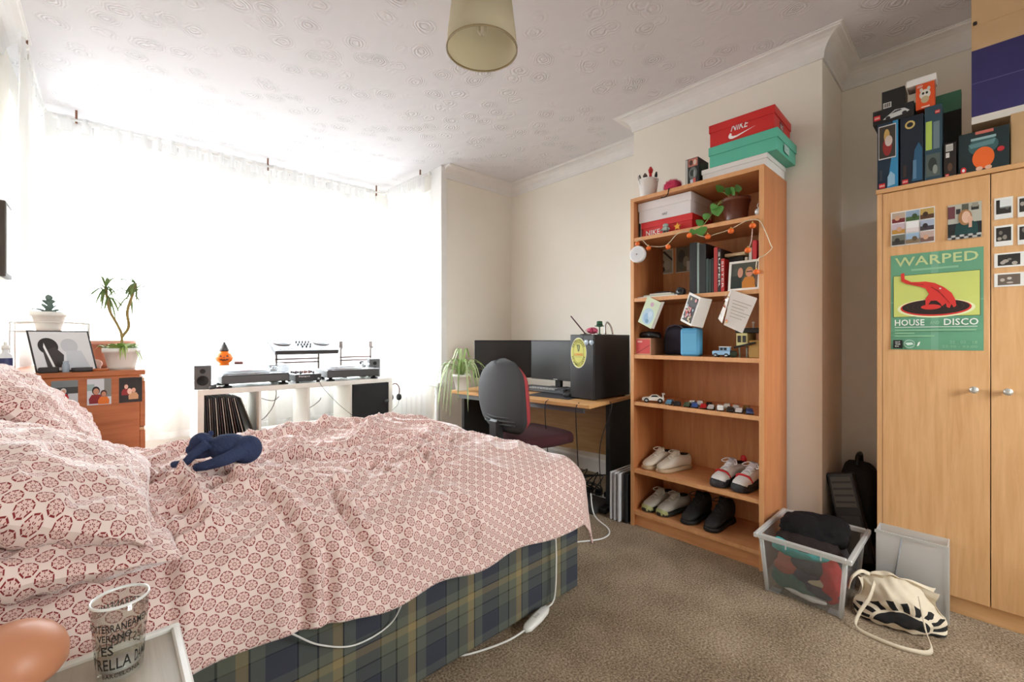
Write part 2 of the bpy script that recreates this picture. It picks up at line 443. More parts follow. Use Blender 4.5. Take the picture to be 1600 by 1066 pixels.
def window(name, x0, x1, z0, z1, y, mull, transom=None):
    fr = struct(MB().box(x0, x1, y-.03, y+.03, z0, z0+.05, GLOSSW).box(x0, x1, y-.03, y+.03, z1-.05, z1, GLOSSW)
                .box(x0, x0+.05, y-.03, y+.03, z0+.05, z1-.05, GLOSSW).box(x1-.05, x1, y-.03, y+.03, z0+.05, z1-.05, GLOSSW).build(name))
    xs = [x0+.05] + mull + [x1-.05]
    for m_ in mull: MB().box(m_-.03, m_+.03, y-.028, y+.028, z0+.05, z1-.05, GLOSSW, .004).build('mullion', fr)
    for a, b in zip(xs[:-1], xs[1:]): MB().box(a, b, y-.004, y+.004, z0+.05, z1-.05, GLASS).build('pane', fr)
    return fr
w1 = window('window_1', -.33, 2.13, SILL, HEAD, YBAY+.05, [.29, .90, 1.51])
MB().box(XL+.01, BX-.01, YBAY-.07, YBAY+.02, SILL-.03, SILL, GLOSSW, .006).build('window_sill', w1)
def side_window(name, x, y0, y1):
    fr = struct(MB().box(x-.03, x+.03, y0, y1, SILL, SILL+.05, GLOSSW).box(x-.03, x+.03, y0, y1, HEAD-.05, HEAD, GLOSSW)
                .box(x-.03, x+.03, y0, y0+.05, SILL+.05, HEAD-.05, GLOSSW).box(x-.03, x+.03, y1-.05, y1, SILL+.05, HEAD-.05, GLOSSW).build(name))
    MB().box(x-.004, x+.004, y0+.05, y1-.05, SILL+.05, HEAD-.05, GLASS).build('pane', fr)
side_window('window_3', BX+.05, YW+.15, YBAY-.04)
side_window('window_4', XL-.05, 3.62, YBAY)
window('window_added_fill', 1.30, 2.60, 1.1, 2.4, YB-.05, [1.95])  # unseen window, added to brighten the wardrobe side of the room

def sweep(path, prof, mat, flip=False):
    """mitred moulding along a wall line; interior lies to the left of the path"""
    P = [Vector(p) for p in path]; rings = []
    for i, p in enumerate(P):
        d0 = (P[i]-P[i-1]).normalized() if i else (P[1]-P[0]).normalized()
        d1 = (P[i+1]-P[i]).normalized() if i < len(P)-1 else d0
        n0 = Vector((-d0.y, d0.x)); n1 = Vector((-d1.y, d1.x)); mt = (n0+n1); mt = mt / max(0.2, mt.dot(n0))
        rings.append([(p.x+mt.x*d, p.y+mt.y*d, z) for d, z in prof])
    return MB().ring(rings, mat, False)
cove = [(0, CZ-.1), (.008, CZ-.1), (.01, CZ-.09)] + [(.092+.082*math.cos(math.radians(a)), CZ-.09+.078*math.sin(math.radians(a))) for a in range(170, 89, -16)] + [(.096, CZ-.006), (.104, CZ-.006), (.104, CZ), (0, CZ)]
struct(sweep([(XR, YB), (XR, .571), (XC, .571), (XC, 1.67), (XA, 1.67), (XA, YW), (BX+.02, YW)], cove, COVE).build('trim_cornice_right'))
struct(sweep([(XL, YW+.1), (XL, YB)], cove, COVE).build('trim_cornice_left'))
skirt = [(0, 0), (.016, 0), (.016, .1), (.008, .115), (0, .115)]
struct(sweep([(XA, 1.67), (XA, YW), (BX, YW), (BX, YBAY), (XL, YBAY), (XL, YB)], skirt, GLOSSW).build('baseboard_front'))
# white boxed jamb at the end of the bay, with its stub of sill and the pipe below
struct(MB().box(BX-.012, BX+.05, YW-.015, YW+.16, .74, CZ-.002, GLOSSW, .003).build('trim_1'))
struct(MB().box(BX-.06, BX+.06, YW-.035, YW+.18, .70, .74, GLOSSW, .006).build('trim_2'))
struct(MB().tube([(BX-.025, YW+.03, .001), (BX-.025, YW+.03, .70)], .022, GLOSSW, 12).build('trim_3'))

# ------------------------------------------------------------------ curtains and rails
def rail(name, label, p0, p1, brackets):
    t = thing(name, label, 'curtain rail')
    MB().tube([p0, p1], .011, GLOSSW, 10).build('rail', t)
    for e in (p0, p1): MB().ell(e, (.017, .017, .017), GLOSSW, 10, 6).build('finial', t)
    for b in brackets:
        br = MB().box(b[0]-.006, b[0]+.006, b[1]-.006, b[1]+.006, b[2]-.035, CZ-.0005, C((126, 86, 64), .5, name='rusty_bracket'), .002)
        br.build('bracket', t)
    return t
RZ = 2.60
rail('curtain_rail', 'long white curtain rail across the bay window with rusty brackets', (-.26, 4.16, RZ), (2.06, 4.16, RZ), [(-.16, 4.16, RZ), (1.0, 4.16, RZ), (1.98, 4.16, RZ)])
rail('curtain_rail', 'short white curtain rail on the bay return beside the desk alcove', (2.07, 4.1, RZ), (2.10, 3.36, RZ), [(2.09, 3.5, RZ)])
rail('curtain_rail', 'short white curtain rail on the bay return beside the dark framed picture', (-.31, 4.1, RZ), (-.31, 3.28, RZ), [(-.31, 3.34, RZ)])
def curtain(label, p0, p1, zb, folds, amp, seed, mat=NET, head=True, pinch=0.0):
    p0 = Vector((*p0, 0)); p1 = Vector((*p1, 0)); d = (p1-p0); L = d.length; d.normalize(); nn = Vector((-d.y, d.x, 0))
    t = thing('curtain', label, 'curtain')
    def fn(u, v):
        z = RZ - .022 + (zb - RZ + .022) * v
        k = amp * (0.35 + 0.65*min(1, v*3))
        w_ = math.sin(u*folds*2*PI + seed + .8*math.sin(u*5+seed)) + .4*noise.noise((u*9, v*1.5, seed))
        along = u*L + pinch * (1-u) * math.sin(v*PI*.5)*L
        p = p0 + d*along + nn*(k*w_)
        return (p.x, p.y, z)
    MB().grid(fn, int(folds*14), 20, mat).build('curtain_panel', t, recalc=False)
    if head:
        def fh(u, v):
            p = p0 + d*(u*L) + nn*(amp*.5*math.sin(u*folds*4*PI+seed) - .004)
            return (p.x, p.y, RZ + .02 - .10*v)
        MB().grid(fh, int(folds*20), 2, NETD).build('heading_tape', t, recalc=False)
    def fhem(u, v):
        x, y, z = fn(u, 1.0); return (x, y - .003, zb + .05*v)
    MB().grid(fhem, int(folds*14), 1, NETD).build('hem', t, recalc=False)
    return t
curtain('wide sheer white curtain over the bay window behind the dracaena', (-.25, 4.16), (1.00, 4.16), .38, 8, .022, .4)
curtain('sheer white curtain over the bay window behind the mixing desk', (1.02, 4.16), (1.98, 4.16), .38, 6, .022, 2.1, pinch=.05)
curtain('gathered white curtain on the bay return beside the desk alcove', (2.06, 4.08), (2.095, 3.44), .30, 8, .02, 1.2, mat=NETD)
curtain('gathered white curtain hanging beside the dark framed picture', (-.31, 4.08), (-.31, 3.18), .99, 6, .022, .2, mat=NETD)

# framed picture on the left wall
t = thing('wall_picture', 'dark framed picture hanging above the drawers by the curtain', 'picture', (XL, 3.42, 1.63))
MB().box(.001, .022, -.1, .1, -.19, .19, C((60, 48, 40), .5), .003).build('frame', t)
MB().box(.0222, .0235, -.08, .08, -.17, .17, C((206, 200, 190), .4)).build('picture', t)

# ceiling lamp
LX, LY, LZ = 1.02, 1.27, 2.20
t = thing('pendant_lamp', 'cream fabric drum lampshade hanging from the ceiling', 'lamp', (LX, LY, LZ))
SH = sheer('cream_shade_fabric', 0.0, .5, (236, 230, 210))
mb = MB(); mb.lathe([(.131, 0), (.126, .06), (.105, .235), (.1035, .235), (.1245, .06), (.1295, 0)], SH, 48, cap0=False, cap1=False)
mb.v and mb.f.extend([(j, (j+1) % 48, 5*48+(j+1) % 48, 5*48+j) for j in range(48)]); mb.m.extend([0]*48); mb.s.extend([True]*48)
mb.build('lamp_shade', t)
MB().lathe([(.1325, 0), (.1325, .006), (.128, .006), (.128, 0)], C((178, 160, 120), .6), 48, cap0=False, cap1=False).build('shade_rim', t)
MB().lathe([(.018, .12), (.022, .13), (.022, .19), (.012, .2)], C((210, 205, 195), .4), 16).build('lamp_holder', t)
for k in range(3): MB().tube([(0, 0, .2), (.104*math.cos(k*2.09), .104*math.sin(k*2.09), .2)], .0025, CHROME, 6).build('spider_arm', t)
mb = MB()
for k in range(3):
    a = k*2.09; x, y = .014*math.cos(a), .014*math.sin(a)
    mb.tube([(x, y, .12), (x, y, .075), (x*.3, y*.3, .062)], .007, C((245, 242, 230), .2), 8)
mb.build('bulb', t)
MB().tube([(0, 0, .2), (0, 0, CZ-LZ-.02)], .004, C((235, 232, 225), .5), 6).build('cord', t)
MB().lathe([(.045, CZ-LZ-.035), (.05, CZ-LZ-.0005), (.0, CZ-LZ-.0005)], GLOSSW, 20).build('ceiling_rose', t)
# ------------------------------------------------------------------ bed
def bedding():
    m, nt, b = nodes_of('red_printed_bedding')
    uv = nt.nodes.new('ShaderNodeUVMap'); mp = nt.nodes.new('ShaderNodeMapping')
    mp.inputs['Scale'].default_value = (1/.031, 1/.031, 1); mp.inputs['Rotation'].default_value = (0, 0, math.radians(38))
    nt.links.new(uv.outputs['UV'], mp.inputs['Vector'])
    sp = nt.nodes.new('ShaderNodeSeparateXYZ'); nt.links.new(mp.outputs['Vector'], sp.inputs[0])
    fx = math_n(nt, 'SUBTRACT', math_n(nt, 'FRACT', sp.outputs[0]), .5); fy = math_n(nt, 'SUBTRACT', math_n(nt, 'FRACT', sp.outputs[1]), .5)
    ax = math_n(nt, 'ABSOLUTE', fx); ay = math_n(nt, 'ABSOLUTE', fy)
    octa = math_n(nt, 'MAXIMUM', math_n(nt, 'MAXIMUM', ax, ay), math_n(nt, 'MULTIPLY', math_n(nt, 'ADD', ax, ay), .70))
    r = math_n(nt, 'SQRT', math_n(nt, 'ADD', math_n(nt, 'MULTIPLY', fx, fx), math_n(nt, 'MULTIPLY', fy, fy)))
    th = math_n(nt, 'ARCTAN2', fy, fx)
    c8 = math_n(nt, 'COSINE', math_n(nt, 'MULTIPLY', th, 8.0))
    def band(x, lo, hi): return math_n(nt, 'MULTIPLY', math_n(nt, 'GREATER_THAN', x, lo), math_n(nt, 'LESS_THAN', x, hi))
    ring = math_n(nt, 'MULTIPLY', band(octa, .355, .43), math_n(nt, 'GREATER_THAN', c8, -.82))
    notch = math_n(nt, 'MULTIPLY', band(r, .27, .38), math_n(nt, 'GREATER_THAN', c8, .72))
    pet = math_n(nt, 'MULTIPLY', band(r, .08, .17), math_n(nt, 'GREATER_THAN', c8, .0))
    dot = math_n(nt, 'MULTIPLY', band(r, .25, .34), math_n(nt, 'GREATER_THAN', c8, .85))
    thin = band(octa, .47, .50)
    mask = math_n(nt, 'ADD', ring, math_n(nt, 'ADD', pet, dot), clamp=True)
    mask = math_n(nt, 'MAXIMUM', mask, math_n(nt, 'MULTIPLY', thin, .0))
    mx = nt.nodes.new('ShaderNodeMix'); mx.data_type = 'RGBA'
    inn = nt.nodes.new('ShaderNodeMix'); inn.data_type = 'RGBA'; inn.inputs['A'].default_value = lin((240, 219, 210)); inn.inputs['B'].default_value = lin((233, 201, 192))
    nt.links.new(math_n(nt, 'LESS_THAN', octa, .43), inn.inputs['Factor']); nt.links.new(inn.outputs['Result'], mx.inputs['A'])
    mx.inputs['B'].default_value = lin((138, 48, 48))
    nt.links.new(mask, mx.inputs['Factor']); nt.links.new(mx.outputs['Result'], b.inputs['Base Color'])
    b.inputs['Roughness'].default_value = .95; b.inputs['Specular IOR Level'].default_value = .15
    b.inputs['Sheen Weight'].default_value = .6; b.inputs['Sheen Roughness'].default_value = .4
    tc = nt.nodes.new('ShaderNodeTexCoord'); n = nt.nodes.new('ShaderNodeTexNoise'); n.inputs['Scale'].default_value = 45; n.inputs['Detail'].default_value = 5
    nt.links.new(tc.outputs['Object'], n.inputs['Vector'])
    bp = nt.nodes.new('ShaderNodeBump'); bp.inputs['Strength'].default_value = .28; bp.inputs['Distance'].default_value = .008
    nt.links.new(n.outputs['Fac'], bp.inputs['Height'])
    rn = nt.nodes.new('ShaderNodeTexNoise'); rn.noise_type = 'RIDGED_MULTIFRACTAL'; rn.inputs['Scale'].default_value = 5.5; rn.inputs['Detail'].default_value = 3.0; rn.inputs['Distortion'].default_value = .5
    mp2 = nt.nodes.new('ShaderNodeMapping'); mp2.inputs['Rotation'].default_value = (0, 0, .4); mp2.inputs['Scale'].default_value = (.7, 1.6, 1.2)
    nt.links.new(tc.outputs['Object'], mp2.inputs['Vector']); nt.links.new(mp2.outputs['Vector'], rn.inputs['Vector'])
    b2 = nt.nodes.new('ShaderNodeBump'); b2.inputs['Strength'].default_value = 1.0; b2.inputs['Distance'].default_value = .03
    nt.links.new(rn.outputs['Fac'], b2.inputs['Height']); nt.links.new(bp.outputs['Normal'], b2.inputs['Normal'])
    nt.links.new(b2.outputs['Normal'], b.inputs['Normal'])
    return m
def plaid():
    m, nt, b = nodes_of('green_navy_plaid')
    tc = nt.nodes.new('ShaderNodeTexCoord'); sp = nt.nodes.new('ShaderNodeSeparateXYZ'); nt.links.new(tc.outputs['Object'], sp.inputs[0])
    def stripe(v, per, off):
        f = math_n(nt, 'FRACT', math_n(nt, 'ADD', math_n(nt, 'DIVIDE', v, per), off))
        r = ramp(nt, [(0, (92, 96, 88)), (.16, (44, 44, 44)), (.18, (104, 106, 92)), (.34, (146, 130, 94)), (.44, (144, 128, 92)), (.46, (44, 44, 44)), (.48, (98, 102, 94)), (.62, (66, 68, 78)), (.92, (70, 72, 82)), (.94, (40, 40, 42)), (.96, (94, 98, 90))], 'CONSTANT')
        nt.links.new(f, r.inputs['Fac']); return r.outputs['Color']
    a = stripe(math_n(nt, 'ADD', sp.outputs[0], sp.outputs[1]), .235, .1); c = stripe(sp.outputs[2], .2, .35)
    mx = nt.nodes.new('ShaderNodeMix'); mx.data_type = 'RGBA'; mx.inputs['Factor'].default_value = .42
    nt.links.new(a, mx.inputs['A']); nt.links.new(c, mx.inputs['B']); nt.links.new(mx.outputs['Result'], b.inputs['Base Color'])
    n = nt.nodes.new('ShaderNodeTexNoise'); n.inputs['Scale'].default_value = 600; nt.links.new(tc.outputs['Object'], n.inputs['Vector'])
    bp = nt.nodes.new('ShaderNodeBump'); bp.inputs['Strength'].default_value = .4; bp.inputs['Distance'].default_value = .002
    nt.links.new(n.outputs['Fac'], bp.inputs['Height']); nt.links.new(bp.outputs['Normal'], b.inputs['Normal'])
    b.inputs['Roughness'].default_value = .95; b.inputs['Specular IOR Level'].default_value = .1
    return m
BED = bedding(); PLAID = plaid()
BX0, BX1, BY0, BY1 = -.36, 1.555, 1.24, 2.58
t = thing('divan_bed', 'double divan bed with green and navy plaid base', 'bed')
MB().box(BX0, BX1, BY0, BY1, 0.012, .40, PLAID, .012).build('divan_base', t)
MB().box(BX0, BX1-.01, BY0+.012, BY1-.012, 0.4005, .545, C((226, 220, 210), .9), .05).build('mattress', t)
for x in (BX0+.12, BX1-.12):
    for y in (BY0+.12, BY1-.12): MB().lathe([(.02, 0), (.025, .0125)], BLACK, 10, (x, y, 0)).build('glide', t)

def fbm(x, y, s, o=3):
    v = 0; a = 1
    for k in range(o): v += a*noise.noise((x*s, y*s, 3.7*k)); s *= 2.1; a *= .5
    return v
DTOP, DR = .58, .115
dx0, dx1, dy0, dy1 = -.34, 1.495, 1.30, 2.54
SX0, SX1, SY0, SY1 = dx0, dx1+.31, dy0-.315, dy1+.28
_rc = random.Random(21)
CREASE = [(.33, 1.50, .385, .99, .026, .020), (.385, 1.34, .45, .99, .020, .018), (.50, 1.50, .56, 1.12, .022, .016), (.86, 1.36, .90, 1.06, .010, .018), (.12, 1.42, .05, 1.05, .016, .02), (.70, 1.30, .60, 1.10, .010, .02),
          (.05, 1.75, .62, 1.50, .026, .020), (.28, 1.85, .90, 1.55, .024, .020), (.55, 1.95, 1.15, 1.62, .022, .020), (.15, 1.62, .50, 1.62, .02, .018), (.75, 1.62, 1.02, 1.40, .016, .018)]
for k in range(26):
    x_ = _rc.uniform(.0, 1.25); y_ = _rc.uniform(1.45, 2.45); a_ = _rc.gauss(-.35, .45); l_ = _rc.uniform(.14, .42)
    CREASE.append((x_, y_, x_+l_*math.cos(a_), y_+l_*math.sin(a_), _rc.uniform(.009, .020), _rc.uniform(.012, .022)))
def creases(x, y):
    s = 0.0
    for x0, y0, x1, y1, d_, w_ in CREASE:
        dx, dy = x1-x0, y1-y0
        if x < min(x0, x1)-.12 or x > max(x0, x1)+.12 or y < min(y0, y1)-.12 or y > max(y0, y1)+.12: continue
        t_ = ((x-x0)*dx + (y-y0)*dy)/(dx*dx+dy*dy)
        if t_ <= 0 or t_ >= 1: continue
        r_ = (-(x-x0)*dy + (y-y0)*dx)/math.hypot(dx, dy) + .02*math.sin(t_*5+x0*9)
        s += d_*math.sin(PI*t_)**.6*(-math.exp(-(r_/w_)**2) + .85*math.exp(-((r_-2.0*w_)/(1.3*w_))**2) + .5*math.exp(-((r_+2.2*w_)/(1.5*w_))**2))
    return s
def duvet(u, v):
    sx = SX0 + (SX1-SX0)*u; sy = SY0 + (SY1-SY0)*v
    hemw = .010*math.sin(sx*7) + .006*math.sin(sx*17+1)
    if sy < dy0: sy += (hemw + .12*max(0, min(1, (1.1-sx)/1.0))*.5) * ((dy0-sy)/.315)
    ox = max(0, sx-dx1); oy = sy-dy0 if sy < dy0 else (sy-dy1 if sy > dy1 else 0)
    o = math.hypot(ox, oy); bx = min(sx, dx1); by = min(max(sy, dy0), dy1)
    if o > 1e-6:
        ex, ey = ox/o, oy/o
        if o < DR*PI/2: off = DR*math.sin(o/DR); dn = DR*(1-math.cos(o/DR))
        else: off = DR + .10*(o-DR*PI/2); dn = DR + (o-DR*PI/2)*.99
    else: ex = ey = off = dn = 0
    # puffed top with wrinkles
    e = min((sx-dx0+.5)/.5, (dx1+.12-sx)/.35, (sy-dy0+.12)/.35, (dy1+.12-sy)/.35)
    e = max(0, min(1, e)); e = e*e*(3-2*e)
    puff = .065*e
    wx = sx + .10*noise.noise((sx*3, sy*3, 5)); wy = sy + .10*noise.noise((sx*3, sy*3, 9))
    act = max(0.2, min(1, 1.5 - abs(sx-.5)*1.15)) * max(.2, min(1, (sy-1.08)/.4))
    def rid(x_, y_, z_, p_): return max(0, 1-1.7*abs(noise.noise((x_, y_, z_))))**p_
    s1 = .95*wx+.31*wy; t1 = -.31*wx+.95*wy; s2 = .55*wx-.83*wy; t2 = .83*wx+.55*wy
    m1 = max(0, min(1, .55+1.3*noise.noise((sx*2.1, sy*2.1, 21)))); m2 = max(0, min(1, .5+1.4*noise.noise((sx*2.4, sy*2.4, 33))))
    wr = act*(.050*m1*rid(s1*1.7, t1*6.5, 2.2, 3) + .030*rid(s1*3.2, t1*11, 7.7, 3)*(1-.5*m2) + .038*m2*rid(s2*2.2, t2*7.5, 4.4, 3) + .013*rid(s2*5, t2*15, 9.1, 2.5) + .024*fbm(wx, wy, 3.2, 2)) + .010*fbm(sx, sy, 2.2, 2)
    cr_ = creases(sx, sy)
    wr += cr_
    side = max(0, min(1, o/.12))
    fold = side*(.020*math.sin(sx*15+2.2*noise.noise((sx*2.2, 1, 0)))*(1 if abs(oy) > 0 else 0)*max(.25, 1-sx*.55) + .009*noise.noise((sx*7, sy*4, 4)))
    x = bx + ex*(off+fold+(wr*.6+cr_*.6)*side); y = by + ey*(off+fold+(wr*.6+cr_*.6)*side)
    z = DTOP + puff - dn + wr*(1-side*.7)
    x += .02*math.sin(sy*9)*max(0, 1-abs(sx-dx0)*4)
    if x < .17: y = min(y, 2.630+.004*math.sin(sx*30))
    return (x, y, max(z, .05))
mb = MB(); mb.grid(duvet, 330, 270, BED, uvfn=lambda u, v: (SX0+(SX1-SX0)*u, SY0+(SY1-SY0)*v))
dv = one('duvet', mb, 'rumpled duvet with small red geometric print over the plaid bed', 'duvet')
md = dv.modifiers.new('thickness', 'SOLIDIFY'); md.thickness = .012; md.offset = -1

def pillow(label, loc, rot, L, W, H, seed):
    """L along local Y, W along local X, flanged corners"""
    mb = MB()
    for sgn in (1, -1):
        def fn(u, v):
            a = 2*u-1; b = 2*v-1
            prof = max(0, (1-abs(a)**2.6))**.62 * max(0, (1-abs(b)**2.6))**.62
            pinch = 1 - .07*(1-abs(a)**2)*abs(b)**3
            pin2 = 1 - .07*(1-abs(b)**2)*abs(a)**3
            wr = .012*fbm(a+seed, b, 2.4, 3) + .010*(1-abs(noise.noise((a*3+seed, b*4, sgn))))**4
            edge = .006*noise.noise((a*6, b*6, seed))
            return (W/2*a*pin2, L/2*b*pinch, sgn*(H/2*prof + wr*min(1, prof*2.5)*1.3) + edge*1.0)
        mb.grid(fn, 44, 44, BED, uvfn=lambda u, v: (W*u+seed*.11, L*v))
    o = one('pillow', mb, label, 'pillow')
    o.location = loc; o.rotation_euler = rot
    return o
R = math.radians
pillow('plump lower pillow of the pair by the drinking glass', (-.105, 1.555, .665), (0, R(5), R(-2)), .70, .48, .12, 1.0)
pillow('upper pillow of the pair by the drinking glass, leaning up the wall', (-.125, 1.585, .785), (R(1), R(24), R(-3)), .70, .48, .17, 2.3)
pillow('lower pillow of the pair by the chest of drawers', (-.11, 2.26, .66), (R(-2), R(7), R(3)), .64, .46, .12, 4.1)
pillow('upper pillow of the pair by the chest of drawers, leaning up the wall', (-.185, 2.235, .865), (0, R(49), R(2)), .62, .46, .15, 5.2)

# plush toy lying on the duvet
NAVY = C((58, 68, 98), .95, spec=.1, bump=1.0, bscale=90, name='navy_plush', var=.25)
p = pick(352, 752, Z=.66)
def dtop(x, y): return max(duvet((x+a_-SX0)/(SX1-SX0), (y+b_-SY0)/(SY1-SY0))[2] for a_ in (-.06, 0, .06) for b_ in (-.05, 0, .05))
mb = MB()
mb.ell((.015, 0, .062), (.082, .056, .052), NAVY); mb.ell((.085, 0, .055), (.055, .06, .052), NAVY)
mb.ell((-.095, 0, .078), (.042, .041, .040), NAVY); mb.ell((-.128, -.006, .056), (.022, .022, .020), NAVY); mb.ell((-.055, 0, .070), (.03, .03, .03), NAVY)
for s_ in (-1, 1):
    mb.tube(bez([(-.04, s_*.045, .088), (-.075, s_*.070, .055), (-.11, s_*.070, .024), (-.165, s_*.060, .014)], 5), [.020-.0005*i for i in range(16)], NAVY, 8)
    mb.tube(bez([(.085, s_*.045, .055), (.055, s_*.088, .040), (.0, s_*.098, .024), (-.05, s_*.100, .014)], 5), [.028-.0009*i for i in range(16)], NAVY, 8)
mb.ell((-.08, .034, .108), (.012, .009, .014), NAVY, 8, 6); mb.ell((-.08, -.034, .108), (.012, .009, .014), NAVY, 8, 6)
pl = thing('plush_toy', 'navy plush animal lying face down on the duvet', 'plush toy', (p.x, p.y, dtop(p.x, p.y)-.006), R(-42))
pl.scale = (.82, .82, .88)
body = mb.build('body', pl); remesh(body, .0045); body.modifiers['smooth'].iterations = 1

# electric blanket lead with its switch, hanging on the bed side
WHITEP = C((236, 234, 228), .35, name='white_plastic')
t = thing('blanket_controller', 'white electric blanket switch hanging on its cable by the bed', 'controller')
ys = BY0-.035
pa = pick(868, 838, Y=ys); pb = pick(866, 935, Y=ys); pc = pick(852, 952, Y=ys-.01)
MB().tube(bez([pa, pick(869, 880, Y=ys), pb, pc], 8), .0035, WHITEP, 8).build('upper_cable', t)
c0 = pick(853, 952, Y=ys-.012); c1 = pick(822, 984, Y=ys-.03)
d = (c1-c0); L_ = d.length; mid = (c0+c1)/2
M = Matrix.Translation(mid) @ d.to_track_quat('X', 'Z').to_matrix().to_4x4()
sw = MB(); loft(sw, [(-L_/2-.01, 0, .010, -.008, .008), (-L_/2+.01, 0, .019, -.012, .012), (-.005, 0, .022, -.014, .014), (L_/2-.012, 0, .019, -.012, .012), (L_/2+.008, 0, .009, -.007, .007)], WHITEP, 16, 3.2, M)
so = sw.build('switch_body', t)
MB().box(-.016, .012, -.010, .010, .0135, .0165, C((206, 204, 198), .4), .002, M).build('slider', so)
ce = pick(735, 1022, Z=.006)
MB().tube(bez([c1, pick(790, 1003, Z=.02), ce, pick(640, 1046, Z=.005), (.35, 1.16, .005)], 8), .0035, WHITEP, 8).build('lower_cable', t)
mb = MB(); ys2 = BY0-.012
mb.tube(bez([pick(636, 925, Y=1.19), pick(610, 975, Y=ys2), pick(555, 1008, Y=ys2), pick(500, 1008, Y=ys2), pick(455, 990, Y=1.19)], 10), .0024, WHITEP, 8)
one('white_cable', mb, 'thin white cable looping below the duvet over the plaid base', 'cable')

# ------------------------------------------------------------------ bedside table, glass and lamp
TZ = .555
t = thing('bedside_table', 'small white edged bedside table under the printed glass', 'bedside table')
LINO = wood('grey_wood_tray', (168, 158, 142), (190, 181, 166), 'Y', k=18)
tx0, tx1, ty0, ty1 = -.36, .105, .70, 1.105
MB().box(tx0+.012, tx1-.012, ty0+.012, ty1-.012, TZ-.02, TZ-.004, LINO).build('tabletop', t)
mb = MB()
mb.box(tx0, tx1, ty1-.014, ty1, TZ-.03, TZ+.004, WHITEP, .003).box(tx0, tx1, ty0, ty0+.014, TZ-.03, TZ+.004, WHITEP, .003)
mb.box(tx1-.014, tx1, ty0+.014, ty1-.014, TZ-.03, TZ+.004, WHITEP, .003).box(tx0, tx0+.014, ty0+.014, ty1-.014, TZ-.03, TZ+.004, WHITEP, .003)
mb.build('rim', t)
for x in (tx0+.03, tx1-.03):
    for y in (ty0+.03, ty1-.03): MB().box(x-.015, x+.015, y-.015, y+.015, 0, TZ-.03, WHITEP, .003).build('leg', t)
# drinking glass
gp = pick(188, 1045, Z=TZ)
t = thing('drinking_glass', 'clear straight drinking glass with black printed lettering on the bedside table', 'glass', (gp.x, gp.y, TZ-.003))
GL = clear('drinking_glass', (246, 246, 243), .25, .02)
r0, r1, gh = .030, .0395, .128
MB().lathe([(r0, 0), (r0+.001, .004), (r1, gh), (r1-.001, gh+.001), (r1-.0025, gh), (r0-.002, .012), (.0, .011)], GL, 48, cap0=True, cap1=False).build('glass_wall', t)
MB().lathe([(r1+.0006, gh-.002), (r1+.001, gh), (r1-.0008, gh+.0026), (r1-.003, gh), (r1-.0026, gh-.002)], C((236, 236, 232), .08, spec=1.0, name='bright_glass_rim'), 48, cap0=False, cap1=False).build('rim', t)
MB().lathe([(r0-.003, .0135), (.0, .014)], C((226, 228, 226), .1, spec=.9, name='thick_glass_base'), 32, cap0=True, cap1=False).build('base_disc', t)
INK = C((20, 20, 20), .5, name='black_ink'); mb = MB()
th0 = math.atan2(-gp.y, -gp.x)
def wrap(st, a0, a1, z0, z1):
    vv, ff = text_mesh(st)
    out = []
    for a, b in vv:
        z = z0+(z1-z0)*b; th = th0 + a0+(a1-a0)*a; r = r0+(r1-r0)*z/gh+.0006
        out.append((r*math.cos(th), r*math.sin(th), z))
    mb.add(out, ff, INK)
wrap('ESTRELLA', -1.9, .45, .022, .042); wrap('DAMM', .6, 1.3, .022, .042); wrap('MEDITERRANEAMENTE', -1.5, 1.5, .088, .101); wrap('VERANO', -.9, .4, .072, .084); wrap('ES', -.75, -.25, .048, .064)
wrap('ESTRELLA', 2.2, 4.2, .03, .046); wrap('MEDITERRANEAMENTE', 1.8, 4.5, .094, .107); wrap('BARCELONA', -.8, .9, .008, .015)
for k in range(5): wrap('W', 1.05, 1.28, .012+k*.015, .021+k*.015)
mb.build('lettering', t, recalc=False)
# peach dome lamp at the table edge
PEACH = C((204, 138, 102), .42, name='peach_glaze')
q = pick(40, 1040, Z=.62)
t = thing('dome_lamp', 'smooth peach rounded lamp beside the drinking glass', 'lamp', (q.x-.018, q.y+.005, TZ-.003))
MB().lathe([(.0, .0), (.04, .0), (.042, .008), (.02, .022), (.018, .05)], PEACH, 32, cap0=False).build('lamp_base', t)
MB().lathe([(.035, .047), (.058, .05), (.066, .062), (.067, .08), (.062, .098), (.05, .115), (.032, .127), (.014, .132), (.0, .133)], PEACH, 40).build('lamp_dome', t)

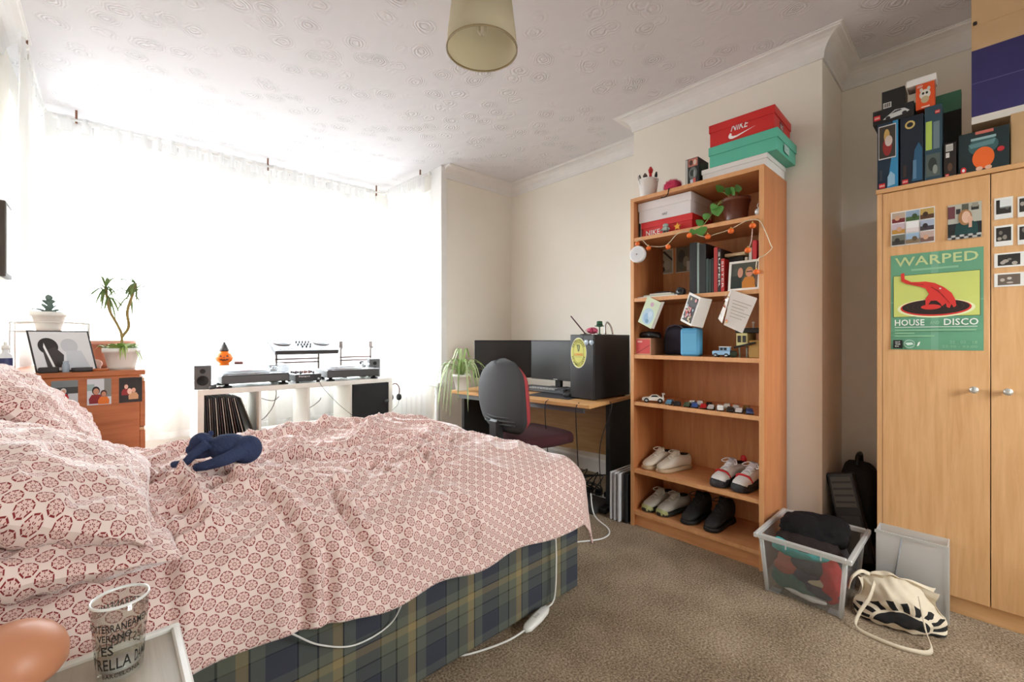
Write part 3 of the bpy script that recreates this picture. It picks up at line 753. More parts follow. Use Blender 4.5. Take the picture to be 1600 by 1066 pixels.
# ------------------------------------------------------------------ chest of drawers
KX0, KX1, KY0, KY1, KZ = XL+.02, .125, 2.64, 3.42, .985
TK = TEAK_X
t = thing('chest_of_drawers', 'red brown wooden chest of drawers with three photos on its side', 'chest of drawers')
MB().box(KX0, KX1-.02, KY0, KY1, .0, KZ-.0225, TK, .002).build('body', t)
MB().box(KX0, KX1, KY0-.004, KY1+.004, KZ-.022, KZ, TK, .003).build('top', t)
zz = [.03, .26, .49, .72, .945]
for a, b in zip(zz[:-1], zz[1:]):
    dr = MB().box(KX1-.0195, KX1, KY0+.003, KY1-.003, a+.004, b-.012, TK, .002).build('drawer', t)
    MB().box(KX1-.0194, KX1-.004, KY0+.003, KY1-.003, b-.0118, b+.002, C((196, 150, 110), .5)).build('pull_recess', dr)
def photo_card(name, label, o, ux, uy, w_, h_, fn, border=(238, 236, 230), cat='photo', group=None, m=.05, lift=.0012):
    pr = Print(o, ux, uy, w_, h_, lift)
    n = pr.n; c8 = [Vector(o), Vector(o)+pr.ux*w_, Vector(o)+pr.ux*w_+pr.uy*h_, Vector(o)+pr.uy*h_]
    pr.mb.add([p_+n*.0003 for p_ in c8]+[p_+n*(lift) for p_ in c8], [(3,2,1,0),(4,5,6,7),(0,1,5,4),(1,2,6,5),(2,3,7,6),(3,0,4,7)], C(border, .4))
    fn(pr)
    return tag(pr.build(name), label, cat, group)
def ph1(p_):
    p_.rect(.0, .0, 1, 1, (64, 66, 64)); p_.rect(.0, .75, 1, 1, (120, 128, 130)); p_.rect(.62, .05, 1, .5, (196, 200, 204)); p_.rect(0, 0, .6, .4, (34, 32, 34))
    p_.person(.45, .25, 1.15, (214, 164, 140), (204, 32, 32), (216, 210, 206)); p_.ell(.18, .42, .12, .1, (206, 150, 120))
def ph2(p_):
    p_.rect(0, 0, 1, 1, (204, 208, 212)); p_.rect(0, .55, .3, .8, (150, 170, 170)); p_.rect(.7, .3, 1, 1, (128, 128, 124)); p_.person(.36, .05, 1.7, (190, 134, 108), (136, 26, 32), (40, 28, 24)); p_.person(.68, .02, 1.4, (190, 130, 100), (216, 112, 30), (60, 34, 24))
def ph3(p_):
    p_.rect(0, 0, 1, 1, (42, 34, 32)); p_.person(.3, .3, 1.2, (226, 178, 156), (150, 44, 44), (60, 38, 30)); p_.person(.62, .12, 1.3, (222, 168, 140), (204, 154, 112), (48, 30, 26)); p_.ell(.45, .45, .1, .12, (238, 196, 176))
for (u0, u1, v0, v1, fn, lb) in ((80, 122, 595, 638, ph1, 'square photo of someone in a red shirt on the drawers'), (136, 174, 592, 634, ph2, 'square photo of two people in red and orange on the drawers'), (186, 222, 590, 630, ph3, 'dark square photo of two people close together on the drawers')):
    a = pick(u0, v1, Y=KY0); b = pick(u1, v1, Y=KY0); c = pick((u0+u1)/2, v0, Y=KY0)
    photo_card('photo', lb, (a.x, KY0, a.z), (1, 0, 0), (0, 0, 1), b.x-a.x, c.z-a.z, fn)

# things on the chest of drawers
def pot(mb, r_b, r_t, h, mat, c=(0,0,0), soil=True, rim=.006):
    mb.lathe([(r_b, 0), (r_b+(r_t-r_b)*.15, h*.15), (r_t, h-.02), (r_t+rim, h-.02), (r_t+rim, h), (r_t-.004, h), (r_t-.008, h-.02), (0, h-.021)], mat, 28, c)
SOIL = C((58, 44, 34), 1.0, bump=.8, bscale=120)
def leaf(mb, base, tip, wd, mat, sag=.0, n=6, up=Vector((0,0,1))):
    base, tip = Vector(base), Vector(tip); d_ = tip-base; sd = d_.cross(up)
    sd = sd.normalized() if sd.length > 1e-6 else Vector((1,0,0))
    vv = []; ff = []
    for i in range(n+1):
        t_ = i/n; p_ = base + d_*t_ + up*(sag*4*t_*(1-t_)); wv = wd*math.sin(PI*min(1, .12+.88*t_))**.8*(1 if i < n else .02)
        vv += [p_-sd*wv, p_-up*wd*.25, p_+sd*wv]
    for i in range(n):
        k = 3*i; ff += [(k, k+1, k+4, k+3), (k+1, k+2, k+5, k+4)]
    mb.add(vv, ff, mat, True)
LEAFG = C((118, 144, 84), .5, name='green_leaf', var=.2); LEAFY = C((150, 176, 92), .5, name='lime_leaf', var=.2)
LEAFD = C((128, 146, 138), .45, name='grey_green_leaf', var=.2); STEM = C((150, 128, 76), .7, name='woody_stem')
WPOT = C((236, 234, 228), .3, name='white_glazed_pot')
q = pick(188, 580, Z=KZ); q = Vector((.045, 2.76, KZ))
t = thing('potted_dracaena', 'spindly dracaena with two stems in a white pot on the drawers', 'plant', tuple(q))
mb = MB(); pot(mb, .048, .063, .10, WPOT); mb.build('pot', t)
MB().lathe([(.054, .081), (.0, .085)], SOIL, 20, cap0=False).build('soil', t)
mb = MB()
mb.tube(bez([(0, 0, .08), (.0, 0, .16), (-.015, 0, .21), (-.04, .01, .27), (-.05, .01, .33), (-.055, .01, .38)], 6), .0055, STEM, 8)
mb.tube(bez([(0, 0, .15), (.025, 0, .20), (.02, .0, .27), (.035, 0, .34), (.05, 0, .41)], 6), .006, STEM, 8)
mb.build('stem', t)
rnd = random.Random(3); mb = MB()
for (cx, cy, cz, n, L_) in ((-.055, .01, .38, 24, .12), (.05, 0, .41, 26, .13), (-.045, .01, .34, 12, .12), (.032, 0, .35, 16, .13)):
    for k in range(n):
        a = rnd.uniform(0, 2*PI); el = rnd.uniform(-1.2, .6); l = L_*rnd.uniform(.6, 1.15)
        leaf(mb, (cx, cy, cz), (cx+l*math.cos(a)*math.cos(el), cy+l*math.sin(a)*math.cos(el), cz+l*math.sin(el)), .0048, LEAFG, .018)
mb.build('leaves', t, recalc=False)
mb = MB()
for k in range(60):
    a = rnd.uniform(0, 2*PI); r_ = rnd.uniform(0, .055); x, y = r_*math.cos(a), r_*math.sin(a); l = rnd.uniform(.02, .045)
    leaf(mb, (x, y, .085), (x+l*math.cos(a), y+l*math.sin(a), .085+rnd.uniform(.012, .04)), .012, LEAFY, .01)
for k in range(14):
    a = rnd.uniform(0, 2*PI)
    leaf(mb, (.05*math.cos(a), .05*math.sin(a), .09), (.10*math.cos(a), .10*math.sin(a), rnd.uniform(.01, .1)), .004, LEAFY, .03)
mb.build('undergrowth', t, recalc=False)
TERRA = C((230, 172, 150), .7, name='terracotta_plastic')
mb = MB(); pot(mb, .055, .088, .135, TERRA, rim=.018)
one('terracotta_planter', mb, 'terracotta wide rimmed plant pot behind the white dracaena pot', 'plant pot', loc=(.0, 3.0, KZ))
# wire riser with succulent
t = thing('wire_riser', 'white wire shelf stand holding the succulent pot', 'stand', (-.19, 2.90, KZ))
for y in (-.07, .07):
    MB().tube(bez([(.12, y, 0), (.12, y, .19), (.10, y, .215), (-.10, y, .215), (-.12, y, .19), (-.12, y, 0)], 6), .003, WHITEP, 6).build('side_hoop', t)
mb = MB()
for k in range(9): mb.tube([(-.11+.0275*k, -.07, .178), (-.11+.0275*k, .07, .178)], .002, WHITEP, 6)
mb.tube([(-.12, -.07, .176), (.12, -.07, .176)], .003, WHITEP, 6).tube([(-.12, .07, .176), (.12, .07, .176)], .003, WHITEP, 6)
mb.build('wire_shelf', t)
t = thing('potted_succulent', 'grey green succulent in a small white pot on the wire stand', 'plant', (-.20, 2.90, KZ+.181))
mb = MB(); pot(mb, .040, .054, .085, WPOT); mb.build('pot', t)
MB().lathe([(.045, .066), (.0, .07)], SOIL, 16, cap0=False).build('soil', t)
mb = MB(); mb.tube([(0, 0, .068), (.004, 0, .12)], .005, STEM, 8); mb.build('stem', t)
mb = MB()
for ring_, (zc, n, l, el) in enumerate(((.085, 8, .055, .25), (.10, 7, .045, .5), (.125, 6, .042, .35), (.14, 4, .03, .9))):
    for k in range(n):
        a = 2*PI*k/n + ring_*.5
        leaf(mb, (0, 0, zc-.012), (l*math.cos(a)*math.cos(el), l*math.sin(a)*math.cos(el), zc+l*math.sin(el)), .011, LEAFD, .006)
mb.build('leaves', t, recalc=False)
# leaning art print
t = thing('art_print', 'pale art print with a dark figure leaning on the drawers', 'picture')
a = Vector((-.225, 2.71, KZ+.001)); ux = Vector((1, .15, 0)).normalized(); uy = Vector((-.18, .22, 1)).normalized()
pr = Print(a, ux, uy, .19, .185); n = pr.n
c8 = [a, a+ux*.19, a+ux*.19+uy*.185, a+uy*.185]
MB().add([p_-n*.006 for p_ in c8]+[p_+n*.0006 for p_ in c8], [(3,2,1,0),(4,5,6,7),(0,1,5,4),(1,2,6,5),(2,3,7,6),(3,0,4,7)], C((48, 44, 46), .5)).build('board', t)
pr.rect(.03, .03, .97, .97, (224, 224, 226)); pr.ell(.28, .62, .16, .2, (40, 34, 34)); pr.poly([(.2, .1), (.45, .1), (.5, .4), (.38, .6), (.18, .5)], (60, 52, 52)); pr.ell(.62, .62, .14, .18, (196, 198, 204)); pr.poly([(.5, .05), (.9, .05), (.8, .5), (.55, .5)], (202, 206, 212)); pr.poly([(.3, .0), (.34, 0), (.22, .7), (.2, .6)], (246, 246, 246))
pr.build('print', t)
t = thing('spray_bottle', 'small bottle with navy label and white pump at the drawers edge', 'bottle', (-.305, 2.675, KZ))
MB().lathe([(.018, 0), (.02, .004), (.02, .075), (.009, .088), (.009, .1)], C((230, 232, 236), .3), 18).build('bottle_body', t)
MB().lathe([(.0206, .012), (.0206, .066)], C((50, 58, 104), .4), 18, cap0=False, cap1=False).build('bottle_label', t)
MB().lathe([(.011, .1), (.011, .115), (.005, .118), (.005, .13)], WHITEP, 12).build('pump', t)
one('jewellery_box', MB().box(-.03, .03, -.018, .018, 0, .024, C((34, 30, 30), .5), .003), 'tiny black box on the drawers before the art print', 'box', loc=(-.185, 2.668, KZ))
one('glass_vial', MB().lathe([(.011, 0), (.012, .003), (.012, .03), (.009, .038), (.009, .048)], C((176, 192, 206), .15, trans=.3), 14), 'small blue grey glass vial on the drawers', 'bottle', loc=(-.135, 2.672, KZ))
t = thing('tape_ring', 'dark ring of tape lying beside the blue grey vial', 'tape', (-.085, 2.675, KZ))
MB().lathe([(.020, 0), (.034, 0), (.034, .018), (.020, .018), (.020, 0)], C((50, 50, 52), .5), 24, cap0=False, cap1=False).build('tape_roll', t)
MB().lathe([(.0195, .001), (.0195, .017), (.018, .017), (.018, .001), (.0195, .001)], C((190, 188, 182), .6), 24, cap0=False, cap1=False).build('tape_core', t)
t = thing('pink_figurine', 'little pale pink animal figurine beside the art print', 'figurine', (-.045, 2.80, KZ))
mb = MB(); PK = C((226, 186, 170), .5); mb.ell((0, 0, .028), (.026, .018, .02), PK, 12, 8).ell((-.02, 0, .052), (.015, .014, .014), PK, 10, 8).ell((-.02, .01, .068), (.005, .004, .008), PK, 8, 6).ell((-.02, -.01, .068), (.005, .004, .008), PK, 8, 6)
for x in (-.014, .014):
    for y in (-.01, .01): mb.lathe([(.006, 0), (.006, .02)], PK, 8, (x, y, 0))
remesh(mb.build('body', t), .003)
one('orange_tray', MB().lathe([(.0, .0), (.03, .0), (.036, .008), (.034, .008), (.029, .002), (.0, .002)], C((206, 116, 62), .4), 24), 'shallow orange dish on the drawers before the planter', 'dish', loc=(-.03, 2.70, KZ))
# ------------------------------------------------------------------ white cube shelving unit and DJ gear
UX0, UX1, UY0, UY1, UZ = .452, 1.922, 3.705, 4.09, .77
UW = C((238, 234, 226), .45, name='white_foil_shelving')
t = thing('cube_shelving', 'white cube shelving unit under the bay window holding records', 'shelving unit')
MB().box(UX0, UX1, UY0, UY1, UZ-.0385, UZ, UW, .002).build('top_panel', t)
MB().box(UX0, UX1, UY0, UY1, 0, .0385, UW, .002).build('bottom_panel', t)
for x in (UX0, UX1-.0385): MB().box(x, x+.0385, UY0, UY1, .039, UZ-.039, UW, .002).build('side_panel', t)
cw = (UX1-UX0-.077)/4
cells = []
ZM = .378
MB().box(UX0+.039, UX1-.039, UY0+.002, UY1, ZM, ZM+.016, UW).build('shelf', t)
for k in range(4):
    cells.append((UX0+.0385+cw*k+(.008 if k else 0), UX0+.0385+cw*(k+1)-(.008 if k < 3 else 0)))
    if k:
        for (a, b) in ((.039, ZM-.0005), (ZM+.0165, UZ-.039)): MB().box(UX0+.0385+cw*k-.008, UX0+.0385+cw*k+.008, UY0+.002, UY1, a, b, UW).build('divider', t)
zc = ZM+.016
# records leaning in the first cell
rc = [(30,28,30),(70,44,40),(40,36,38),(120,100,84),(28,26,30),(150,150,146),(34,30,30),(86,46,36),(44,40,44),(126,110,92),(30,28,28),(60,54,56),(110,70,52),(36,34,40),(78,62,50),(30,30,34)]
SL = MB().box(-.002, .002, -.155, .155, 0, .312, C(rc[0], .5)).build('record_sleeve_tmp').data
xa, xb = cells[0]
n = 16
for k in range(n):
    a = R(2.0 + 12.0*(k/(n-1))**2.0)
    x = xa+.008 + .0128*k + .31*math.sin(a)*.95
    mt = C(rc[k], .5)
    mb = MB().box(-.0032, .0032, 0, .31, 0, .31, mt)
    mb.box(-.0022, .0022, -.0004, .0008, .004, .306, C((200, 190, 176), .7) if k % 3 == 2 else C((58, 52, 52), .7))
    nm_ = {1: 'dark brown', 3: 'tan', 5: 'light grey', 7: 'reddish brown', 9: 'sandy', 11: 'charcoal', 12: 'chestnut', 14: 'olive brown'}.get(k, 'black')
    o = one('vinyl_record', mb, nm_ + ' vinyl record sleeve leaning in the white shelving', 'record', 'records in the shelving cell')
    o.location = (x, UY0+.03, zc+.001); o.rotation_euler = (0, -a if True else 0, 0)
    o.location.x = x
bpy.data.objects.remove(bpy.data.objects['record_sleeve_tmp'])
o = one('vinyl_record', MB().box(-.0028, .0028, 0, .31, 0, .31, C((120, 112, 96), .5)), 'dark grey record sleeve slumped against the shelving divider', 'record', 'records in the shelving cell')
o.location = (xb-.012, UY0+.04, zc+.002); o.rotation_euler = (0, -R(19), 0)
# sheet of records lying flat in the second cell
xa, xb = cells[1]
one('record_sleeve', MB().box(-.15, .15, -.15, .15, 0, .004, C((226, 222, 220), .5), 0).box(-.15, .15, -.1504, -.148, -.0002, .0042, C((60, 54, 56), .6)), 'white record sleeve lying flat in the shelving', 'record', loc=(xa+.155, UY0+.17, zc+.0005), rz=R(3))
# black insert door in the last cell
xa, xb = cells[3]
t2 = thing('insert_cupboard', 'black cupboard insert filling a cell of the white shelving', 'cupboard')
FELT = C((40, 40, 42), .9, bump=.5, bscale=500, name='black_felt')
MB().box(xa+.004, xb-.004, UY0+.018, UY1-.02, zc+.001, UZ-.042, FELT).build('carcass', t2)
dr = MB().box(xa+.003, xb-.003, UY0-.004, UY0+.0175, zc+.002, UZ-.041, FELT, .002).build('door', t2)
MB().lathe([(.008, 0), (.008, .012), (.018, .018), (.02, .03), (.0, .034)], C((52, 52, 54), .5), 18, M=T(xb-.035, UY0-.0045, (zc+UZ-.04)/2, rx=PI/2)).build('knob', dr)

def speaker(label, loc, rz):
    s_ = thing('monitor_speaker', label, 'speaker', loc, rz)
    GRY = C((88, 88, 88), .55, name='speaker_grey')
    bd = MB().box(-.05, .05, -.06, .06, 0, .168, GRY, .004).build('cabinet', s_)
    MB().lathe([(.035, 0), (.035, .004), (.031, .004), (.024, -.004), (.010, -.008), (.009, -.003), (.0, -.001)], BLACKM, 24, M=T(0, -.0605, .062, rx=PI/2)).build('woofer', s_)
    MB().lathe([(.017, 0), (.017, .003), (.013, .003), (.007, -.001), (.0, .003)], BLACKM, 20, M=T(0, -.0605, .128, rx=PI/2)).build('tweeter', s_)
    return s_
speaker('small grey studio speaker at the pumpkin jar end of the shelving', (.495, 3.80, UZ), R(-8))
speaker('small grey studio speaker behind the turntable nearest the headphones', (1.85, 3.945, UZ), R(-14))
# turntables
DK = C((66, 64, 64), .4, name='turntable_plinth'); SIL = C((176, 176, 178), .3, .85, name='silver_metal')
def turntable(label, loc, rz, cover):
    s_ = thing('turntable', label, 'turntable', loc, rz)
    MB().box(-.226, .226, -.17, .17, .028, .088, DK, .006).build('plinth', s_)
    MB().box(-.225, .225, -.169, .169, .0885, .093, SIL, .002).build('deck_plate', s_)
    MB().lathe([(.164, .094), (.166, .097), (.164, .107), (.158, .109), (.0, .109)], SIL, 48, (-.04, 0, 0)).build('platter', s_)
    MB().lathe([(.15, .1095), (.152, .111), (.05, .1125), (.0, .1125)], C((28, 26, 28), .3), 48, (-.04, 0, 0)).build('record', s_)
    MB().lathe([(.05, .1128), (.0, .113)], C((176, 58, 48), .5), 24, (-.04, 0, 0)).build('record_label', s_)
    MB().tube(bez([(.175, .10, .128), (.175, -.02, .13), (.165, -.08, .128), (.12, -.125, .118)], 6), .004, SIL, 8).build('tonearm', s_)
    MB().lathe([(.028, .093), (.03, .1), (.026, .112), (.012, .115), (.012, .134), (.0, .135)], SIL, 20, (.175, .10, 0)).build('arm_pivot', s_)
    MB().lathe([(.016, -.02), (.016, .02)], BLACK, 14, M=T(.175, .13, .13, rx=PI/2)).build('counterweight', s_)
    MB().box(.188, .208, -.13, .02, .0932, .097, BLACK, .001).build('pitch_fader', s_)
    MB().box(-.214, -.184, -.16, -.13, .0932, .098, C((40, 40, 42), .4), .002).build('start_button', s_)
    for x in (-.19, .19):
        for y in (-.135, .135): MB().lathe([(.034, 0), (.036, .006), (.03, .012), (.014, .018), (.014, .028)], BLACK, 18, (x, y, 0)).build('foot', s_)
    if cover:
        CL = clear('smoked_clear_cover', (240, 242, 244), .3, .05, haze=.10)
        mb = MB(); x0, x1, y0, y1, z0, z1, th = -.222, .222, -.166, .166, .0935, .158, .003
        mb.box(x0, x1, y0, y1, z1-th, z1, CL).box(x0, x1, y0, y0+th, z0, z1-th, CL).box(x0, x1, y1-th, y1, z0, z1-th, CL).box(x0, x0+th, y0+th, y1-th, z0, z1-th, CL).box(x1-th, x1, y0+th, y1-th, z0, z1-th, CL)
        mb.build('dust_cover', s_)
    return s_
turntable('turntable with a clear dust cover under the pumpkin jar', (.822, 3.885, UZ), 0, True)
turntable('open turntable without a cover next to the headphones', (1.575, 3.88, UZ), R(-3), False)
# mixer
t = thing('dj_mixer', 'small black DJ mixer between the two turntables', 'mixer', (1.195, 3.86, UZ))
MB().box(-.10, .10, -.13, .13, .014, .068, C((36, 35, 36), .45), .004).build('mixer_body', t)
MB().box(-.099, .099, -.129, .129, .0685, .0715, SIL, .001).build('face_plate', t)
for x in (-.08, .08):
    for y in (-.11, .11): MB().lathe([(.014, 0), (.012, .014)], BLACK, 12, (x, y, 0)).build('foot', t)
for x in (-.07, -.035, 0, .035, .07):
    for y in (-.03, .03, .08): MB().lathe([(.009, .072), (.0085, .086), (.0, .087)], C((120, 60, 48), .5) if x in (0, .035) else C((58, 30, 36), .5), 12, (x, y, 0)).build('knob', t)
for x in (-.05, .05): MB().box(x-.008, x+.008, -.095, -.083, .072, .084, BLACK, .001).build('fader', t)
pr = Print((-.075, -.1301, .045), (1, 0, 0), (0, 0, 1), .085, .016); pr.text('Flatspot', 0, 0, 1, 1, (222, 214, 216)); pr.build('logo_lettering', t)
MB().lathe([(.008, 0), (.009, .006), (.0, .007)], SIL, 12, M=T(.075, -.1302, .03, rx=PI/2)).build('headphone_jack', t)
# controller on stand
def stand(label, loc, w_, h_, pads, tilt):
    s_ = thing('laptop_stand', label, 'stand', loc)
    ST = C((110, 98, 92), .45, .2, name='stand_metal'); BR = C((80, 44, 34), .5, .0, name='bronze_bar')
    for x in (-w_/2, w_/2):
        MB().tube([(x, .02, .001), (x, .02, h_)], .009, ST, 8).build('upright', s_)
        MB().tube([(x, .02, h_-.02), (x*1.02, -.03, h_+.0)], .006, ST, 8).build('arm', s_)
        MB().box(x-.012, x+.012, -.10, .05, 0, .006, BLACK, .002).build('base_foot', s_)
        for z in (.155, .185): MB().ell((x, .02, z), (.010, .010, .010), BLACK, 10, 6).build('clamp', s_)
        if pads: MB().box(x-.016, x+.016, .012, .024, h_-.005, h_+.055, C((120, 108, 104), .6), .002).build('pad', s_)
    for z in (.155, .185): MB().tube([(-w_/2, .02, z), (w_/2, .02, z)], .006, BR, 8).build('crossbar', s_)
    return s_
stand('metal stand carrying the silver DJ controller', (1.20, 4.0, UZ), .34, .255, False, 0)
stand('empty metal stand with two upright pads behind the open turntable', (1.735, 4.055, UZ), .29, .28, True, 0)
t = thing('dj_controller', 'silver two-deck DJ controller tilted on its stand', 'DJ controller', (1.215, 3.90, UZ+.262))
t.rotation_euler = (R(20), 0, 0)
CS = C((176, 182, 188), .35, .3, name='silver_blue_plastic')
MB().box(-.25, .25, -.10, .17, .0, .034, C((70, 68, 70), .45), .005).build('case', t)
MB().box(-.25, .25, -.10, .17, .0345, .038, CS, .001).build('top_panel', t)
for x in (-.16, .155):
    jw = MB().lathe([(.066, .0385), (.068, .044), (.062, .054), (.0, .054)], CS, 36, (x, .07, 0)).build('jog_wheel', t)
    MB().lathe([(.069, .0385), (.070, .046), (.067, .047)], C((86, 66, 60), .4), 36, (x, .07, 0), cap0=False, cap1=False).build('jog_rim', jw)
    for k in range(8): MB().box(x-.06+.03*(k % 4), x-.038+.03*(k % 4), -.08+.03*(k//4), -.058+.03*(k//4), .0385, .043, C((150, 156, 164), .4), .001).build('pad', t)
for k in range(10): MB().lathe([(.007, .0385), (.0065, .054), (.0, .055)], BLACK, 10, (-.05+.025*(k % 5), .02+.055*(k//5), 0)).build('knob', t)
for x in (-.03, .0, .03): MB().box(x-.006, x+.006, -.04, -.028, .0385, .056, BLACK, .001).build('fader', t)
# pumpkin jar and candle on the dust cover
ZD = UZ+.158
p = pick(350, 560, Y=3.87)
t = thing('pumpkin_jar', 'orange glass pumpkin jar with grinning face on the dust cover', 'jar', (p.x, 3.86, ZD+.001), R(-11))
ORG = C((236, 116, 30), .15, name='orange_glass')
MB().lathe([(.032, 0), (.034, .006), (.030, .016), (.05, .034), (.058, .058), (.052, .082), (.034, .1), (.028, .106)], ORG, 28).build('jar_body', t)
MB().lathe([(.030, .1062), (.033, .112), (.028, .13), (.016, .156), (.009, .162), (.011, .17), (.0, .175)], C((86, 84, 84), .35, .6), 24).build('lid', t)
mb = MB(); BK = C((52, 18, 8), .5)
def onjar(a, z, k=.0008):
    for (z0, r0_), (z1, r1_) in zip(((.016, .030), (.034, .05), (.058, .058), (.082, .052)), ((.034, .05), (.058, .058), (.082, .052), (.1, .034))):
        if z0 <= z <= z1: r_ = r0_+(r1_-r0_)*(z-z0)/(z1-z0)+k
    return (r_*math.cos(-PI/2+a), r_*math.sin(-PI/2+a), z)
for a in (-.38, .38): mb.add([onjar(a-.16, .066), onjar(a+.16, .066), onjar(a, .08)], [(0, 1, 2)], BK)
mb.add([onjar(-.08, .058), onjar(.08, .058), onjar(0, .067)], [(0, 1, 2)], BK)
up_ = [(-.62, .05), (-.4, .047), (-.3, .052), (-.15, .044), (0, .05), (.15, .044), (.3, .052), (.4, .047), (.62, .05)]
lo_ = [(-.5, .042), (-.4, .037), (-.3, .042), (-.15, .034), (0, .04), (.15, .034), (.3, .042), (.4, .037), (.5, .042)]
mb.add([onjar(a, z) for a, z in up_]+[onjar(a, z) for a, z in lo_], [(i, i+1, 10+i, 9+i) for i in range(8)], BK)
mb.build('jar_face', t, recalc=False)
p = pick(373, 565, Y=3.87)
t = thing('candle_glass', 'low glass with red wax beside the pumpkin jar', 'candle', (p.x, 3.87, ZD+.001))
MB().lathe([(.03, 0), (.033, .002), (.034, .06), (.0325, .06), (.031, .004), (.0, .004)], clear('candle_glass', (244, 246, 246), .4, .03), 28, cap1=False).build('tumbler', t)
MB().lathe([(.0305, .0045), (.0312, .024), (.0, .024)], C((158, 66, 54), .5), 24).build('wax', t)
# mouse and small dark pieces on the shelving
mb = MB(); loft(mb, [(-.03, 0, .012, 0, .018), (-.015, 0, .019, 0, .03), (.01, 0, .02, 0, .032), (.028, 0, .012, 0, .018)], C((70, 70, 72), .4), 14)
one('computer_mouse', mb, 'small dark computer mouse in front of the grey speaker', 'mouse', loc=(.545, 3.735, UZ), rz=R(50))
mb = MB(); loft(mb, [(-.018, 0, .006, 0, .01), (0, 0, .014, 0, .018), (.018, 0, .006, 0, .01)], C((66, 34, 38), .5), 12)
one('stylus_case', mb, 'tiny dark red stylus case beside the small mouse', 'case', loc=(.585, 3.735, UZ))
# headphones hung on the side of the shelving
t = thing('headphones', 'brown and black headphones hanging on the shelving side', 'headphones', (UX1+.005, UY0+.05, .60))
HB = C((92, 52, 40), .4, name='bronze_plastic')
MB().tube(bez([(.004, 0, .08), (.03, 0, .105), (.065, 0, .10), (.09, 0, .06), (.088, 0, .0)], 8), .006, HB, 8).build('headband', t)
mb = MB().lathe([(.0, -.016), (.026, -.014), (.032, 0), (.026, .014), (.0, .016)], BLACKM, 20, M=T(.086, 0, -.022, ry=PI/2)); mb.build('ear_cup', t)
MB().lathe([(.0, -.012), (.026, -.01), (.03, 0), (.026, .008), (.0, .010)], BLACKM, 20, M=T(.02, .02, -.02, ry=PI/2)).build('ear_cup', t)
MB().tube(bez([(.086, 0, -.05), (.07, 0, -.10), (.02, 0, -.14), (.004, 0, -.2)], 6), .0018, BLACK, 6).build('lead', t)
# cables behind the shelving
CAB = C((70, 58, 50), .6, name='dark_cable')
x1_ = cells[1]; x2_ = cells[2]
yb = UY1+.02
for pts, lb in (([(x1_[0]+.03, UY1-.05, UZ-.045), (x1_[0]+.06, UY1-.05, .65), (x1_[0]+.16, UY1-.05, .61), (x1_[0]+.21, UY1-.05, .64)], 'thin dark cable curling behind the second shelving cell'),
                ([(x1_[0]+.18, UY1-.04, UZ-.042), (x1_[0]+.19, UY1-.04, .66), (x1_[0]+.16, UY1-.04, .55), (x1_[0]+.08, UY1-.04, .46), (x1_[0]-.0+.01, UY1-.04, .52)], 'brown cable bending down inside the second shelving cell'),
                ([(x2_[0]+.09, UY1-.04, UZ-.042), (x2_[0]+.09, UY1-.04, .6), (x2_[0]+.10, UY1-.04, .41)], 'straight dark cable dropping through the third shelving cell'),
                ([(x2_[0]+.01, UY1-.06, .52), (x2_[0]+.1, UY1-.06, .52), (x2_[0]+.18, UY1-.06, .57), (x2_[0]+.2, UY1-.06, .60)], 'curved dark cable crossing the third shelving cell')):
    one('audio_cable', MB().tube(bez(pts, 8), .0035, CAB, 6), lb, 'cable')
one('signal_lead', MB().tube(bez([(1.27, UY0-.004, UZ+.004), (1.30, UY0-.006, .72), (1.42, UY0-.008, .58), (1.55, UY0-.012, .46), (1.62, UY0-.012, .40)], 8), .002, CAB, 6), 'thin black lead hanging in front of the white shelving from the mixer', 'cable')

# ------------------------------------------------------------------ desk
DZ = .73
dt = thing('computer_desk', 'beech topped computer desk with black leg panel in the alcove', 'desk', (2.12, 1.61, 0), R(8))
# local x = depth towards the wall, local y = along the desk
DL, DD = 1.22, .72
MB().box(0, DD, 0, DL, DZ-.025, DZ, DESK, .003).build('desktop', dt)
MB().box(.30, DD-.08, .02, .05, .03, DZ-.0255, C((36, 38, 38), .5), .003).build('leg_panel', dt)
MB().box(.22, DD-.04, .01, .06, .0, .03, C((36, 38, 38), .5), .004).build('leg_foot', dt)
MB().box(.10, DD-.08, DL-.05, DL-.02, .03, DZ-.0255, C((36, 38, 38), .5), .003).build('leg_panel', dt)
MB().box(.05, DD-.04, DL-.06, DL-.01, .0, .03, C((36, 38, 38), .5), .004).build('leg_foot', dt)
MB().box(DD-.21, DD-.19, .051, DL-.051, .30, DZ-.026, wood('modesty_panel', (150, 108, 62), (172, 128, 78), 'Y', k=12)).build('modesty_panel', dt)
MB().box(.03, .05, .06, DL-.06, DZ-.06, DZ-.026, C((120, 124, 126), .4, .6)).build('under_rail', dt)
def monitor(label, c, rz, w_=.53, h_=.315, z0=.80):
    s_ = thing('computer_monitor', label, 'monitor', (c[0], c[1], DZ), rz)   # faces local -X
    sc_ = MB().box(-.014, .018, -w_/2, w_/2, z0-DZ, z0-DZ+h_, BLACK, .004).build('screen_housing', s_)
    MB().box(-.0155, -.0142, -w_/2+.012, w_/2-.012, z0-DZ+.02, z0-DZ+h_-.012, C((38, 38, 40), .28, name='dark_screen')).build('screen', sc_)
    MB().box(-.0152, -.0145, -.02, .02, z0-DZ+.005, z0-DZ+.012, C((190, 190, 188), .4)).build('badge', sc_)
    MB().box(.0185, .05, -.03, .03, .012, .22, BLACK, .006).build('neck', s_)
    MB().box(-.06, .10, -.11, .11, 0, .012, BLACK, .004).build('stand_base', s_)
    return s_
monitor('wide black monitor turned towards the bed, behind the chair', (2.46, 2.74), R(48))
monitor('black monitor beside the computer tower', (2.60, 2.30), R(5), .50)
